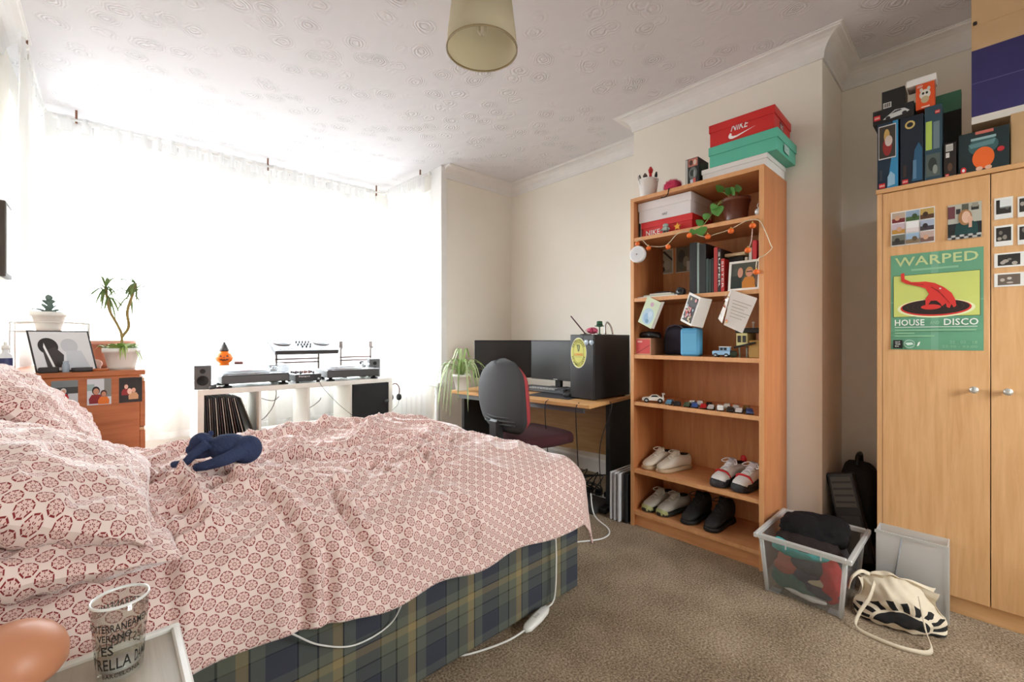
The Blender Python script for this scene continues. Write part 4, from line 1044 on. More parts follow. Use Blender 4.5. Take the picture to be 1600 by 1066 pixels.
# tower
t = thing('computer_tower', 'black computer tower with a yellow oval sticker on its front', 'computer', (2.278, 1.693, DZ))
MB().box(0, .41, 0, .195, .008, .425, C((24, 23, 24), .5), .004).build('tower_case', t)
MB().box(-.008, -.0002, .002, .193, .008, .425, C((30, 29, 30), .35), .003).build('front_panel', t)
for x in (.04, .37):
    for y in (.03, .165): MB().lathe([(.014, 0), (.014, .008)], BLACK, 10, (x, y, 0)).build('foot', t)
pr = Print((-.0086, .186, .205), (0, -1, 0), (0, 0, 1), .13, .20)
pr.ell(.5, .5, .5, .5, (226, 226, 200), 40); pr.ell(.5, .5, .47, .475, (208, 206, 96), 40); pr.ell(.5, .5, .34, .345, (60, 58, 30), 36); pr.ell(.5, .5, .325, .332, (206, 204, 104), 36)
pr.poly([(.38, .78), (.46, .76), (.56, .78), (.60, .7), (.55, .56), (.48, .54), (.44, .62)], (62, 70, 46)); pr.poly([(.44, .74), (.53, .75), (.55, .68), (.5, .58), (.47, .62)], (150, 158, 90))
pr.text('GUINNESS', .22, .41, .78, .49, (224, 98, 34)); pr.rect(.3, .36, .7, .375, (150, 160, 84))
def arc(x, y):   # bend a strip round the oval
    th = (x-.5)*2.6; rr = .36+ (y)*.1
    return (.5+rr*math.sin(th)*1.0, .5-rr*math.cos(th))
pr.text("ST JAMES'S GATE", .0, 1.0, 1.0, .0, (52, 52, 30), fn=arc)
def arc2(x, y):
    th = (x-.5)*2.2; rr = .36+(y)*.1
    return (.5+rr*math.sin(th), .5+rr*math.cos(th))
pr.text('EXTRA STOUT', .0, .0, 1.0, 1.0, (52, 52, 30), fn=arc2)
pr.build('oval_sticker', t)
# on the tower
ZT = DZ+.425
t = thing('sunglasses', 'dark glasses hooked over the front edge of the computer tower', 'glasses', (2.258, 1.73, ZT-.05))
for y in (-.028, .012): MB().lathe([(.0165, -.001), (.018, 0), (.0165, .001), (.0, .0012)], C((170, 186, 200), .1, name='grey_lens'), 18, (0, 0, 0), M=T(0, y, 0, ry=PI/2)).build('lens', t)
for y in (-.05, .034): MB().tube(bez([(0, y, .012), (-.004, y, .035), (.004, y, .056), (.04, y, .058)], 5), .002, BLACK, 6).build('temple', t)
MB().tube([(0, -.05, .016), (0, .034, .016)], .0022, BLACK, 6).build('bridge_bar', t)
t = thing('gift_bow', 'pink ribbon bow lying on top of the computer tower', 'ribbon', (2.36, 1.77, ZT+.001))
PKR = C((216, 92, 124), .45, name='pink_ribbon')
mb = MB()
for k in range(6):
    a = k*PI/3
    mb.grid(lambda u, v, a=a: (math.cos(a)*(.045*math.sin(PI*u)) - math.sin(a)*.024*(v-.5), math.sin(a)*(.045*math.sin(PI*u)) + math.cos(a)*.024*(v-.5), .004+.044*(u-.06*math.sin(2*PI*u))), 10, 2, PKR)
mb.build('loops', t, recalc=False)
MB().ell((0, 0, .03), (.014, .014, .018), PKR, 12, 8).build('knot', t)
t = thing('hat_ornament', 'small dark green hat ornament behind the pink bow', 'ornament', (2.37, 1.72, ZT))
MB().lathe([(.014, 0), (.014, .004), (.004, .006), (.004, .05), (.03, .055), (.032, .059), (.02, .06), (.018, .088), (.0, .09)], C((36, 92, 60), .6), 20).build('hat', t)
MB().lathe([(.0205, .061), (.0205, .068)], C((30, 28, 28), .6), 20, cap0=False, cap1=False).build('hat_band', t)
t = thing('incense_stick', 'dark slanting incense stick standing above the tower edge', 'incense', (2.275, 1.76, ZT))
MB().tube([(.0, 0, .002), (.02, .14, .125)], .0045, C((74, 34, 34), .6), 8).build('stick', t)
MB().box(-.02, .02, -.03, .03, 0, .004, C((60, 40, 34), .6), .001).build('burner', t)
t = thing('metal_holder', 'silver bent metal holder on the back of the tower', 'holder', (2.47, 1.72, ZT))
mb = MB(); mb.box(-.03, .03, -.03, .03, 0, .003, CHROME, .001); mb.build('base', t)
MB().tube(bez([(-.02, .01, .003), (-.01, .02, .06), (.0, .01, .085), (.012, -.01, .055), (.02, -.02, .003)], 6), .006, CHROME, 8).build('loop', t)
# keyboard, mat, mouse, pads
def on_desk(u, v): return pick(u, v, Z=DZ)
t = thing('mouse_mat', 'black mouse mat spread along the front of the desk', 'mat', (2.20, 1.84, DZ), R(8))
MB().box(0, .28, 0, .36, 0, .003, C((52, 50, 54), .9), .001).build('mat', t)
MB().box(.001, .012, .001, .359, .0031, .0036, C((44, 42, 46), .9)).build('stitched_edge', t)
t = thing('keyboard', 'grey mechanical keyboard with pale keys before the monitors', 'keyboard', (2.36, 2.02, DZ+.004), R(4))
MB().box(0, .15, 0, .43, 0, .02, C((70, 72, 74), .4), .003).build('keyboard_body', t)
KC = [C((190, 192, 194), .5), C((74, 76, 80), .5)]
for r_ in range(5):
    for c_ in range(15):
        x0 = .01+r_*.027; y0 = .012+c_*.0272
        MB().box(x0, x0+.022, y0, y0+.0225, .0203, .031, KC[0] if (r_ < 2 and 2 < c_ < 12) else KC[1], .002).build('keycap', t)
mb = MB(); loft(mb, [(-.055, 0, .018, 0, .022), (-.03, 0, .029, 0, .036), (.015, 0, .031, 0, .038), (.045, 0, .027, 0, .028), (.058, 0, .016, 0, .018)], C((40, 40, 42), .35), 16)
q = on_desk(884, 613); one('gaming_mouse', mb, 'black gaming mouse on the mat next to the keyboard', 'mouse', loc=(q.x, q.y, DZ+.0035), rz=R(10))
def gamepad(label, loc, rz, mat):
    s_ = thing('game_controller', label, 'controller', loc, rz)
    mb = MB(); loft(mb, [(-.05, 0, .03, .018, .045), (-.02, 0, .034, .016, .046), (.02, 0, .034, .016, .046), (.05, 0, .03, .018, .045)], mat, 14)
    for s2 in (-1, 1): mb.tube([(s2*.05, .01, .032), (s2*.068, -.025, .022), (s2*.074, -.055, .016)], [.026, .02, .014], mat, 10)
    remesh(mb.build('shell', s_), .005)
    for s2 in (-1, 1): MB().lathe([(.006, .044), (.006, .054), (.010, .056), (.009, .060), (.0, .058)], BLACK, 12, (s2*.026, -.012, 0)).build('thumbstick', s_)
    for a in range(4): MB().lathe([(.005, .046), (.004, .051), (.0, .0515)], C((210, 210, 208), .4), 10, (.05+.012*math.cos(a*PI/2), .012+.012*math.sin(a*PI/2), 0)).build('button', s_)
    return s_
q = on_desk(903, 622); gamepad('black game controller with pale buttons at the desk corner', (q.x, q.y, DZ+.001), R(-70), C((48, 48, 50), .4))
t = thing('cable_clip', 'tiny black cable clip standing on the mouse mat', 'clip', tuple(on_desk(858, 613)))
t.location.z = DZ+.0035
MB().lathe([(.012, 0), (.012, .006), (.004, .01), (.004, .03), (.008, .034), (.0, .036)], BLACK, 14).build('clip', t)
# spider plant
t = thing('spider_plant', 'spider plant with long arching striped leaves in white pot at the desk end', 'plant', (2.0, 2.735, DZ))
mb = MB(); pot(mb, .045, .068, .125, WPOT, rim=.004); mb.build('pot', t)
MB().lathe([(.058, .105), (.0, .108)], SOIL, 20, cap0=False).build('soil', t)
SPL = C((176, 196, 142), .5, name='pale_green_blade', var=.15); SPD = C((138, 170, 98), .5, name='mid_green_blade', var=.15)
rnd = random.Random(11)
for k in range(38):
    a = rnd.uniform(0, 2*PI); rch = rnd.uniform(.13, .27); hi = rnd.uniform(.07, .15); dr_ = rnd.uniform(-.32, -.12)
    if k > 18: a = rnd.uniform(PI*.62, PI*1.55)
    if k < 4: hi = .24; rch = .07+.05*k; dr_ = .10
    dx, dy = math.cos(a), math.sin(a)
    if dx > -.35: dr_ = max(dr_, -.06-hi*.2)
    P_ = bez([(0, 0, .105), (dx*rch*.35, dy*rch*.35, .105+hi*.9), (dx*rch*.75, dy*rch*.75, .105+hi*.6), (dx*rch, dy*rch, .105+hi*.2+dr_)], 5)
    vv = []; ff = []; sd = Vector((-dy, dx, 0))
    for i, p_ in enumerate(P_):
        s_ = i/(len(P_)-1); wv = .0085*(1-s_)**.5*min(1, .35+s_*3)+.0006
        vv += [p_-sd*wv, p_-Vector((0, 0, wv*.5)), p_+sd*wv]
    for i in range(len(P_)-1): ff += [(3*i, 3*i+1, 3*i+4, 3*i+3), (3*i+1, 3*i+2, 3*i+5, 3*i+4)]
    MB().add(vv, ff, SPL if k % 3 else SPD, True).build('leaf', t, recalc=False)
t = thing('purple_bottle', 'purple plastic bottle behind the spider plant on the desk', 'bottle', (2.17, 2.67, DZ))
MB().lathe([(.024, 0), (.026, .004), (.026, .09), (.02, .1)], C((112, 74, 152), .35), 20).build('bottle_body', t)
MB().lathe([(.021, .1005), (.021, .125), (.018, .13), (.0, .13)], C((70, 52, 128), .4), 20).build('cap', t)
MB().lathe([(.0265, .025), (.0265, .075)], C((206, 190, 214), .4), 20, cap0=False, cap1=False).build('bottle_label', t)
t = thing('patterned_mug', 'cream mug with brown pattern beside the purple bottle', 'mug', (2.20, 2.585, DZ))
MB().lathe([(.034, 0), (.037, .004), (.037, .085), (.034, .086), (.033, .008), (.0, .008)], C((224, 212, 196), .35), 24).build('cup', t)
MB().tube(bez([(0, -.036, .066), (.0, -.062, .06), (.0, -.062, .03), (0, -.036, .022)], 6), .005, C((224, 212, 196), .35), 8).build('handle', t)
mb = MB()
for k in range(9): mb.lathe([(.007, 0), (.007, .0004)], C((120, 84, 62), .5), 8, M=T(.0372*math.cos(k*.7), .0372*math.sin(k*.7), .03+.026*(k % 2), rz=k*.7) @ Matrix.Rotation(PI/2, 4, 'Y'))
o_ = mb.build('spots', t); o_['kind'] = 'stuff'

# ------------------------------------------------------------------ office chair
t = thing('office_chair', 'dark grey office chair with red upholstery pulled up to the desk', 'chair', (2.02, 2.0, 0), R(-4))
CH = C((60, 60, 61), .85, name='chair_shell', bump=.2, bscale=300); RED = C((176, 66, 70), .9, name='red_fabric'); MAR = C((72, 34, 38), .95, name='maroon_fabric')
def back(s, mat, x, sc_, name):
    mb = MB()
    def fn(u, v):
        a = 2*u-1; z = .57+.42*v
        hw = (.175 + .05*math.sin(PI*min(1, v*.9+.1)))*math.sqrt(max(.0, 1-max(0, (v-.70)/.30)**2.6))**.9*(1-max(0, (.14-v)/.14)**2*.35)+.004
        c_ = .045*(a*a) - .03*math.sin(v*PI)
        return (x-.02*v + c_ , a*hw*sc_, z if sc_ >= 1 else .57+.42*(.5+(v-.5)*.985))
    mb.grid(fn, 20, 20, mat); o = mb.build(name, t)
    md = o.modifiers.new('thickness', 'SOLIDIFY'); md.thickness = .022 if name == 'back_shell' else .032; md.offset = -1 if s < 0 else 1
    md.offset = 1 if name == 'back_shell' else -1
    return o
back(1, CH, -.245, .975, 'back_shell'); back(-1, RED, -.243, 1.0, 'back_cushion')
for k in range(3): MB().tube(bez([(-.262, -.15, .615+.02*k), (-.300, 0, .615+.02*k), (-.262, .15, .615+.02*k)], 6), .005, CH, 6).build('shell_rib', t)
MB().box(-.315, -.26, -.045, .045, .42, .64, BLACK, .012).build('back_bracket', t)
mb = MB(); loft(mb, [(-.22, 0, .17, .475, .52), (-.19, 0, .205, .46, .54), (0, 0, .23, .455, .545), (.16, 0, .22, .455, .54), (.215, 0, .16, .465, .525)], MAR, 24, 4); mb.build('seat', t)
MB().box(-.29, .05, -.04, .04, .42, .453, BLACK, .006).build('seat_arm', t)
MB().lathe([(.03, .09), (.03, .25), (.02, .25), (.02, .42)], BLACK, 16).build('gas_lift', t)
for k in range(5):
    a = k*2*PI/5+.3; c_, s_ = math.cos(a), math.sin(a)
    lg = MB().tube([(0, 0, .105), (.26*c_, .26*s_, .075)], [.026, .016], BLACK, 8).build('base_leg', t)
    MB().lathe([(.0, -.02), (.024, -.02), (.028, -.012), (.028, .012), (.024, .02), (.0, .02)], BLACK, 16, M=T(.26*c_, .26*s_, .029, rz=a) @ Matrix.Rotation(PI/2, 4, 'X')).build('caster', lg)

# under the desk
t = thing('extension_lead', 'white extension socket block with black plugs under the desk', 'extension lead', (2.50, 1.86, .001), R(100))
MB().box(-.15, .15, -.03, .03, 0, .04, WHITEP, .006).build('socket_block', t)
for k in range(4): MB().box(-.125+.068*k, -.08+.068*k, -.022, .022, .0405, .078, BLACK, .006).build('plug', t)
one('cable_box', MB().box(-.16, .16, -.1, .1, 0, .05, C((58, 54, 52), .7), .006), 'low dark box under the desk beside the extension socket', 'box', loc=(2.36, 1.86, 0), rz=R(95))
rnd = random.Random(5)
for k in range(5):
    pts = [(2.45+rnd.uniform(-.1, .1), 1.78+rnd.uniform(0, .22), .09+rnd.uniform(0, .06))]
    for j in range(6): pts.append((2.45+rnd.uniform(-.12, .12), 1.78+rnd.uniform(0, .25), .06+rnd.uniform(0, .13)))
    one('tangled_cable', MB().tube(bez(pts, 8), .004, BLACK, 6), 'black cable tangled above the extension socket under the desk', 'cable', 'tangled cables under the desk')
for (x, y, zb_, lb) in ((2.20, 1.70, .12, 'black lead dropping from the desk front near the game controller'), (2.30, 1.60, .10, 'black lead hanging over the desk end beside the bookcase'), (2.16, 1.92, .2, 'black lead dropping in front of the brown desk panel')):
    one('hanging_cable', MB().tube(bez([(x-.07 if y > 1.65 else x, y if y > 1.65 else y-.01, DZ+.004), (x-.10 if y > 1.65 else x, y if y > 1.65 else y-.02, DZ-.04), (x-.05, y+.03, .45), (x+.06, y+.1, zb_)], 8), .003, BLACK, 6), lb, 'cable')
one('charger_cable', MB().tube(bez([(2.40, 1.80, .05), (2.25, 1.70, .14), (2.18, 1.62, .05), (2.16, 1.50, .006), (2.05, 1.46, .005), (1.92, 1.52, .005), (1.80, 1.60, .005)], 10), .004, WHITEP, 8), 'white charger cable looping on the carpet beside the bed', 'cable')
o = one('picture_board', MB().box(-.012, .012, -.20, .20, 0, .30, BLACKM, .002), 'black edged board standing between the desk and the bookcase', 'board', loc=(2.52, 1.495, 0.001), rz=R(90))
o.dimensions
for k in range(3):
    o = one('paper_sheaf', MB().box(-.006, .006, -.15, .15, 0, .295, C((206+6*k, 204+6*k, 206+6*k), .8), .001), ('pale grey card folder touching the black edged board', 'pale grey card folder between two others by the black edged board', 'palest grey card folder of three, nearest the extension socket')[k], 'folder', 'folders under the desk end', loc=(2.45, 1.53+.028*k, .004), rz=R(90))
    o.rotation_euler = (R(-3-2*k), 0, R(90)) if False else (0, R(0), R(90))
# ------------------------------------------------------------------ bookcase
BF, BB, BY_0, BY_1, BH = 2.329, 2.685, .727, 1.462, 1.975
t = thing('bookcase', 'tall oak effect bookcase with six shelves against the chimney breast', 'bookcase')
for y in (BY_0, BY_1-.022):
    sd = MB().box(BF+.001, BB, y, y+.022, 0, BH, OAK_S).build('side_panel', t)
    MB().box(BF-.0005, BF+.0009, y, y+.022, 0, BH, OAKE).build('edge_band', sd)
MB().box(BB, BB+.005, BY_0+.002, BY_1-.002, 0, BH, OAK_Z).build('back_panel', t)
SHZ = [.092, .343, .750, 1.032, 1.372, 1.735]
for z in SHZ+[BH]:
    th = .022
    sh = MB().box(BF+.0042 if z < BH else BF+.001, BB-.0005, BY_0+.0225, BY_1-.0225, z-th, z, OAK_Y).build('top_panel' if z == BH else 'shelf', t)
    MB().box(BF+.0028 if z < BH else BF-.0005, BF+.004 if z < BH else BF+.0009, BY_0+.0225, BY_1-.0225, z-th, z, OAKE).build('edge_band', sh)
MB().box(BF+.02, BF+.036, BY_0+.0225, BY_1-.0225, 0, SHZ[0]-.0225, OAK_Y).build('plinth', t)
Z6, Z5, Z4, Z3, Z2, Z1 = SHZ
def ypix(u, X): return pick(u, 0, X=X).y
def frontbox(mb, X, u0, u1, zb, zt, depth, mat, b=.002):
    """box standing with its front on plane X between photo columns u0 (far end) and u1 (near end)"""
    mb.box(X, X+depth, ypix(u1, X), ypix(u0, X), zb, zt, mat, b); return mb
def shoebox(name, label, X, u0, u1, zb, zt, depth, rgb, lid=.36, lidrgb=None, cat='shoe box'):
    y1, y0 = ypix(u0, X), ypix(u1, X)
    t_ = thing(name, label, cat, (X+depth/2, (y0+y1)/2, zb))
    d2, w2, h_ = depth/2, (y1-y0)/2, zt-zb; zl = h_*(1-lid)
    MB().box(-d2+.004, d2-.004, -w2+.004, w2-.004, 0, h_-.004, C(rgb, .5), .002).build('box_base', t_)
    lm = C(lidrgb or rgb, .5); mb = MB()
    mb.box(-d2, d2, -w2, w2, h_-.0035, h_, lm, .001).box(-d2, -d2+.003, -w2, w2, zl, h_-.0036, lm).box(d2-.003, d2, -w2, w2, zl, h_-.0036, lm)
    mb.box(-d2+.0031, d2-.0031, -w2, -w2+.003, zl, h_-.0036, lm).box(-d2+.0031, d2-.0031, w2-.003, w2, zl, h_-.0036, lm)
    mb.build('lid', t_)
    return t_, d2, w2, h_
SWOOSH = [(0, .42), (.06, .62), (.12, .50), (.10, .36), (.16, .25), (.30, .22), (1.0, .62), (.30, .06), (.14, .0), (.04, .06), (-.01, .22)]
def swoosh(pr, x, y, w_, h_, rgb): pr.poly([(x+a*w_, y+b*h_) for a, b in SWOOSH], rgb)
# on top of the bookcase
shoebox('shoe_box', 'long white box at the bottom of the shoe box pile on the bookcase', 2.37, 1096, 1199, BH, BH+.068, .29, (228, 224, 220))
s_, d2, w2, h_ = shoebox('shoe_box', 'turquoise box in the middle of the pile on the bookcase', 2.365, 1107, 1215, BH+.0685, BH+.175, .31, (92, 186, 160), .42)
pr = Print((-d2+.10, -w2-.0002, .015), (1, 0, 0), (0, 0, 1), .08, .04); pr.rect(0, 0, 1, 1, (176, 206, 196)); swoosh(pr, .1, .3, .8, .6, (120, 180, 166)); pr.build('end_label', s_)
s_, d2, w2, h_ = shoebox('shoe_box', 'red shoe box with white logo on top of the pile', 2.372, 1107, 1209, BH+.1755, BH+.294, .29, (206, 38, 36), .34)
s_.rotation_euler.z = R(1.5)
pr = Print((-d2+.0035, w2-.10, .012), (0, -1, 0), (0, 0, 1), .13, .085)
pr.text('NIKE', .08, .48, .68, .9, (244, 240, 238), slant=.25); swoosh(pr, .0, .02, 1.0, .62, (244, 240, 238)); pr.build('logo_print', s_)
pr = Print((-d2+.09, -w2+.0035, .01), (1, 0, 0), (0, 0, 1), .07, .06); pr.rect(0, 0, 1, 1, (120, 30, 30)); pr.text('NIKE', .15, .4, .85, .8, (236, 210, 206)); pr.rect(.1, .1, .9, .25, (226, 220, 216)); pr.build('end_label', s_)
# toy figure box
X = 2.36; y1, y0 = ypix(1071, X), ypix(1091, X)
t = thing('toy_box', 'black window box with a grey toy figure on the bookcase', 'toy box', (X, y0, BH))
MB().box(0, .13, 0, y1-y0, 0, .148, C((34, 33, 34), .45), .002).build('carton', t)
pr = Print((-.0002, y1-y0, 0), (0, -1, 0), (0, 0, 1), y1-y0, .148)
pr.rect(.04, .03, .18, .97, (196, 194, 188)); pr.rect(.24, .68, .96, .97, (190, 110, 92)); pr.ell(.45, .83, .14, .1, (70, 40, 34)); pr.ell(.75, .82, .12, .1, (216, 196, 180)); pr.ell(.6, .42, .32, .24, (104, 110, 106)); pr.ell(.55, .44, .16, .12, (46, 52, 50)); pr.ell(.72, .4, .08, .14, (150, 156, 152)); pr.rect(.4, .05, .75, .2, (196, 206, 214)); pr.rect(.62, .06, .82, .24, (198, 90, 84))
pr.text('MODEL', .06, .1, .16, .12, (40, 40, 40)) if False else None
pr.build('print', t)
pr = Print((.0, -.0002, 0), (1, 0, 0), (0, 0, 1), .13, .148); pr.ell(.4, .66, .22, .18, (84, 76, 72)); pr.ell(.62, .3, .36, .2, (96, 104, 104)); pr.build('print', t)
# bucket of brushes
bp_ = pick(1013, 300, X=2.42); byc = bp_.y
t = thing('white_bucket', 'small white bucket of pens and brushes on the bookcase', 'bucket', (2.42, byc, BH))
MB().lathe([(.042, 0), (.044, .004), (.058, .112), (.061, .113), (.061, .12), (.055, .12), (.052, .10), (.040, .008), (.0, .008)], C((236, 234, 230), .4), 32).build('bucket_body', t)
for y in (-.06, .06): MB().ell((0, y, .108), (.006, .004, .012), CHROME, 8, 6).build('handle_lug', t)
def pen(label, dx, dy, lean, h_, rgb, kind, r_=.005):
    p_ = thing('pen', label, 'pen', (2.42+dx, byc+dy, BH+.009), 0)
    dv_ = Vector((lean[0], lean[1], 1)).normalized()
    MB().tube([dv_*.0, dv_*(h_*.8)], r_, C(rgb, .45), 8).build('barrel', p_)
    tip_ = {'brush': (60, 48, 44), 'cap': (30, 30, 32), 'red': (190, 28, 30), 'none': rgb}[kind]
    MB().tube([dv_*(h_*.8+.0005), dv_*(h_*.9), dv_*h_], [r_*1.35, r_*1.8 if kind in ('brush', 'red') else r_*1.2, r_*.6], C(tip_, .6), 8).build('tip', p_)
pen('red handled marker sticking up from the white bucket', .0, -.012, (-.05, -.05), .185, (206, 34, 34), 'red', .0085)
pen('slim pale pen with a black cap in the white bucket', -.01, .03, (-.02, .14), .155, (226, 222, 216), 'cap')
pen('thick dark haired brush in the white bucket', -.004, .012, (-.05, .02), .155, (150, 130, 110), 'brush', .008)
pen('black marker leaning over the white bucket rim', .005, -.03, (-.03, -.16), .150, (40, 40, 42), 'cap', .007)
pen('grey flat pencil leaning on the white bucket rim', -.024, .012, (-.22, .18), .14, (190, 184, 178), 'none', .006)
# pompom and clip
pp = pick(1051, 280, X=2.40)
t = thing('pink_pompom', 'fluffy pink pompom next to the bucket on the bookcase', 'pompom', (2.40, pp.y, BH+.036))
MB().ell((0, 0, 0), (.04, .05, .034), C((206, 62, 96), .95), 20, 12).build('core', t)
mb = MB(); rnd = random.Random(2); FZ = C((216, 76, 110), .95)
for k in range(420):
    a = rnd.uniform(0, 2*PI); zz_ = rnd.uniform(-.6, 1); rr = math.sqrt(1-zz_*zz_) if abs(zz_) < 1 else 0
    n_ = Vector((rr*math.cos(a), rr*math.sin(a), zz_)); b_ = Vector((n_.x*.038, n_.y*.048, n_.z*.032)); e_ = b_ + n_*.012
    sd = n_.cross(Vector((.2, .5, .8))).normalized()*.0012
    mb.add([b_-sd, b_+sd, e_], [(0, 1, 2)], FZ)
o_ = mb.build('fluff', t, recalc=False); o_['kind'] = 'stuff'
one('cable_hook', MB().tube(bez([(2.345, ypix(1046, 2.345), BH+.006), (2.325, ypix(1045, 2.325), BH+.0), (2.322, ypix(1043, 2.32), BH-.03), (2.326, ypix(1038, 2.32), BH-.04), (2.328, ypix(1032, 2.32), BH-.036)], 6), .003, BLACK, 8), 'black hook curling over the top front edge of the bookcase', 'hook')

# --- first shelf
s_, d2, w2, h_ = shoebox('shoe_box', 'red shoe box under a white one on the top shelf', 2.372, 1002, 1082, Z1, Z1+.092, .27, (212, 34, 34), .4)
pr = Print((-d2+.0035, w2-.03, .01), (0, -1, 0), (0, 0, 1), .1, .03); pr.text('NIKE', 0, 0, .9, 1, (236, 226, 222)); pr.build('logo_print', s_)
s_, d2, w2, h_ = shoebox('shoe_box', 'white shoe box on a red one on the top shelf', 2.368, 997, 1080, Z1+.0925, Z1+.212, .275, (230, 224, 224), .4)
pr = Print((-d2+.0035, .01, .02), (0, -1, 0), (0, 0, 1), .03, .014); pr.text('NIKE', 0, 0, 1, 1, (70, 66, 68), slant=.2); pr.build('logo_print', s_)
for k, (w_, rgb, lb) in enumerate(((.008, (40, 36, 36), 'thin black notebook upright between the bookcase side and the shoe boxes'), (.005, (206, 200, 192), 'thin cream booklet upright beside the shoe boxes'))):
    y_ = BY_1-.0235-.009*(k+1)
    bk = thing('notebook', lb, 'notebook', (2.38, y_, Z1+.0005))
    MB().box(0, .14, 0, w_, 0, .17-.01*k, C(rgb, .6), .001).build('cover', bk); MB().box(.002, .139, .0012, w_-.0012, .17-.01*k, .1703-.01*k, C((226, 220, 206), .8)).build('pages', bk)
# little toy pair in front
t = thing('toy_figure', 'small grey green toy robot in front of the red box', 'toy', (2.350, ypix(1040, 2.35), Z1))
GG = C((150, 168, 158), .5)
MB().box(-.012, .012, -.016, .016, .012, .034, GG, .004).build('body', t); MB().ell((0, 0, .044), (.014, .017, .012), GG, 12, 8).build('head', t)
for y in (-.01, .01): MB().box(-.008, .008, y-.005, y+.005, 0, .012, C((60, 60, 62), .5), .001).build('leg', t)
for y in (-.02, .02): MB().tube([(0, y*.8, .03), (-.006, y*1.3, .016)], .004, GG, 8).build('arm', t)
t = thing('yellow_star', 'small yellow star ornament next to the toy robot', 'ornament', (2.348, ypix(1058, 2.348), Z1+.003))
mb = MB(); mb.prism([((.022 if i % 2 == 0 else .010)*math.sin(i*PI/5), .022+(.022 if i % 2 == 0 else .010)*math.cos(i*PI/5)) for i in range(10)], .008, C((236, 168, 48), .4), M=Matrix(((0,0,1,0),(1,0,0,0),(0,1,0,0),(0,0,0,1)))); mb.build('star', t)
MB().box(-.008, .016, -.012, .012, -.003, .002, C((206, 90, 40), .5), .001).build('base', t)
# trailing plant in a brown pot
yp = ypix(1150, 2.43)
t = thing('trailing_pothos', 'pothos with big green leaves in a brown pot on the top shelf', 'plant', (2.43, yp, Z1))
BRP = C((110, 62, 46), .3, name='brown_glazed_pot'); mb = MB(); pot(mb, .05, .066, .13, BRP, rim=.004); mb.build('pot', t)
MB().lathe([(.056, .11), (.0, .114)], SOIL, 20, cap0=False).build('soil', t)
PG = C((88, 142, 66), .35, name='pothos_green', var=.25)
def heart(name, c, tip, wd, n_, par):
    c, tip = Vector(c), Vector(tip); d_ = tip-c; n_ = Vector(n_).normalized(); sd = d_.cross(n_).normalized()*wd
    P_ = []
    for i in range(9):
        s2 = i/8; wv = (math.sin(PI*s2**.62))**.75 if 0 < s2 < 1 else 0
        P_.append([c+d_*s2-sd*wv - n_*(-.006*wv), c+d_*s2 - n_*.004*math.sin(PI*s2), c+d_*s2+sd*wv])
    vv = [q for r_ in P_ for q in r_]; ff = []
    for i in range(8): ff += [(3*i, 3*i+1, 3*i+4, 3*i+3), (3*i+1, 3*i+2, 3*i+5, 3*i+4)]
    MB().add(vv, ff, PG, True).build('leaf', par, recalc=False)
stems = [[(0, 0, .11), (-.02, .03, .15), (-.03, .055, .175)], [(0, 0, .11), (-.03, .01, .155)], [(-.02, .02, .12), (-.06, .05, .12), (-.085, .065, .09)], [(-.02, .03, .115), (-.075, .06, .10), (-.098, .10, .03), (-.105, .14, -.01), (-.108, .17, -.02)], [(0, 0, .11), (-.03, -.02, .14), (-.04, -.03, .15)]]
for p_ in stems: MB().tube(bez(p_, 6), .0022, C((140, 160, 86), .5), 6).build('vine', t)
nv = (-.9, -.3, .35)
for c_, tp, wd in (((-.03, .055, .175), (-.045, .085, .215), .02), ((-.03, .01, .155), (-.05, .035, .185), .024), ((-.085, .065, .09), (-.10, .05, .03), .032), ((-.085, .068, .10), (-.10, .09, .075), .022), ((-.10, .10, .03), (-.112, .125, .055), .022), ((-.105, .14, -.01), (-.118, .125, -.062), .030), ((-.108, .17, -.02), (-.12, .195, -.045), .022), ((-.04, -.03, .15), (-.05, -.02, .19), .018), ((-.03, .01, .155), (-.055, -.012, .172), .026), ((-.104, .13, .0), (-.12, .16, .03), .02)):
    heart('leaf', c_, tp, wd, nv, t)
for k, (dx, dy, a) in enumerate(((-.10, .09, .3), (-.098, .12, -.6))):
    pass
t = thing('glass_bauble', 'clear glass bauble with a loop at the shelf end', 'ornament', (2.352, ypix(1186, 2.352), Z1+.019))
MB().ell((0, 0, 0), (.018, .02, .018), C((216, 218, 216), .1, spec=.9), 18, 10).build('bauble', t); MB().tube(bez([(0, 0, .017), (0, .008, .03), (0, 0, .042), (0, -.008, .03), (0, 0, .018)], 5), .0015, C((230, 230, 226), .3), 6).build('loop', t)
# --- string of pumpkin lights along the first shelf edge
XS = 2.322
knots = [(988, 397), (995, 377), (1002, 374), (1012, 384), (1017, 385), (1040, 384), (1058, 366), (1075, 362), (1100, 370), (1118, 366), (1142, 358), (1160, 348), (1172, 344), (1186, 345), (1196, 362), (1204, 382), (1206, 388), (1196, 398), (1184, 405), (1181, 418)]
t = thing('pumpkin_string_lights', 'string of orange pumpkin lights draped along the shelf edge', 'string lights')
MB().tube(bez([pick(u, v, X=XS) for u, v in knots], 6), .0022, C((214, 204, 180), .5), 6).build('wire', t)
OB = C((240, 112, 40), .35, name='orange_bulb')
bulbs = [(996, 381), (1013.5, 388), (1044, 386), (1077.5, 368), (1106, 370), (1142, 361), (1176, 353), (1168.5, 391), (1181.5, 425)]
for u, v in bulbs:
    p_ = pick(u, v, X=XS-.006)
    bl = MB().lathe([(.0, -.013), (.009, -.012), (.0145, -.004), (.0145, .004), (.009, .0115), (.0, .0125)], OB, 14, tuple(p_)).build('pumpkin_bulb', t)
    MB().tube([p_+Vector((0, 0, .0118)), p_+Vector((0, 0, .02))], .003, C((206, 190, 110), .5), 8).build('bulb_cap', bl)
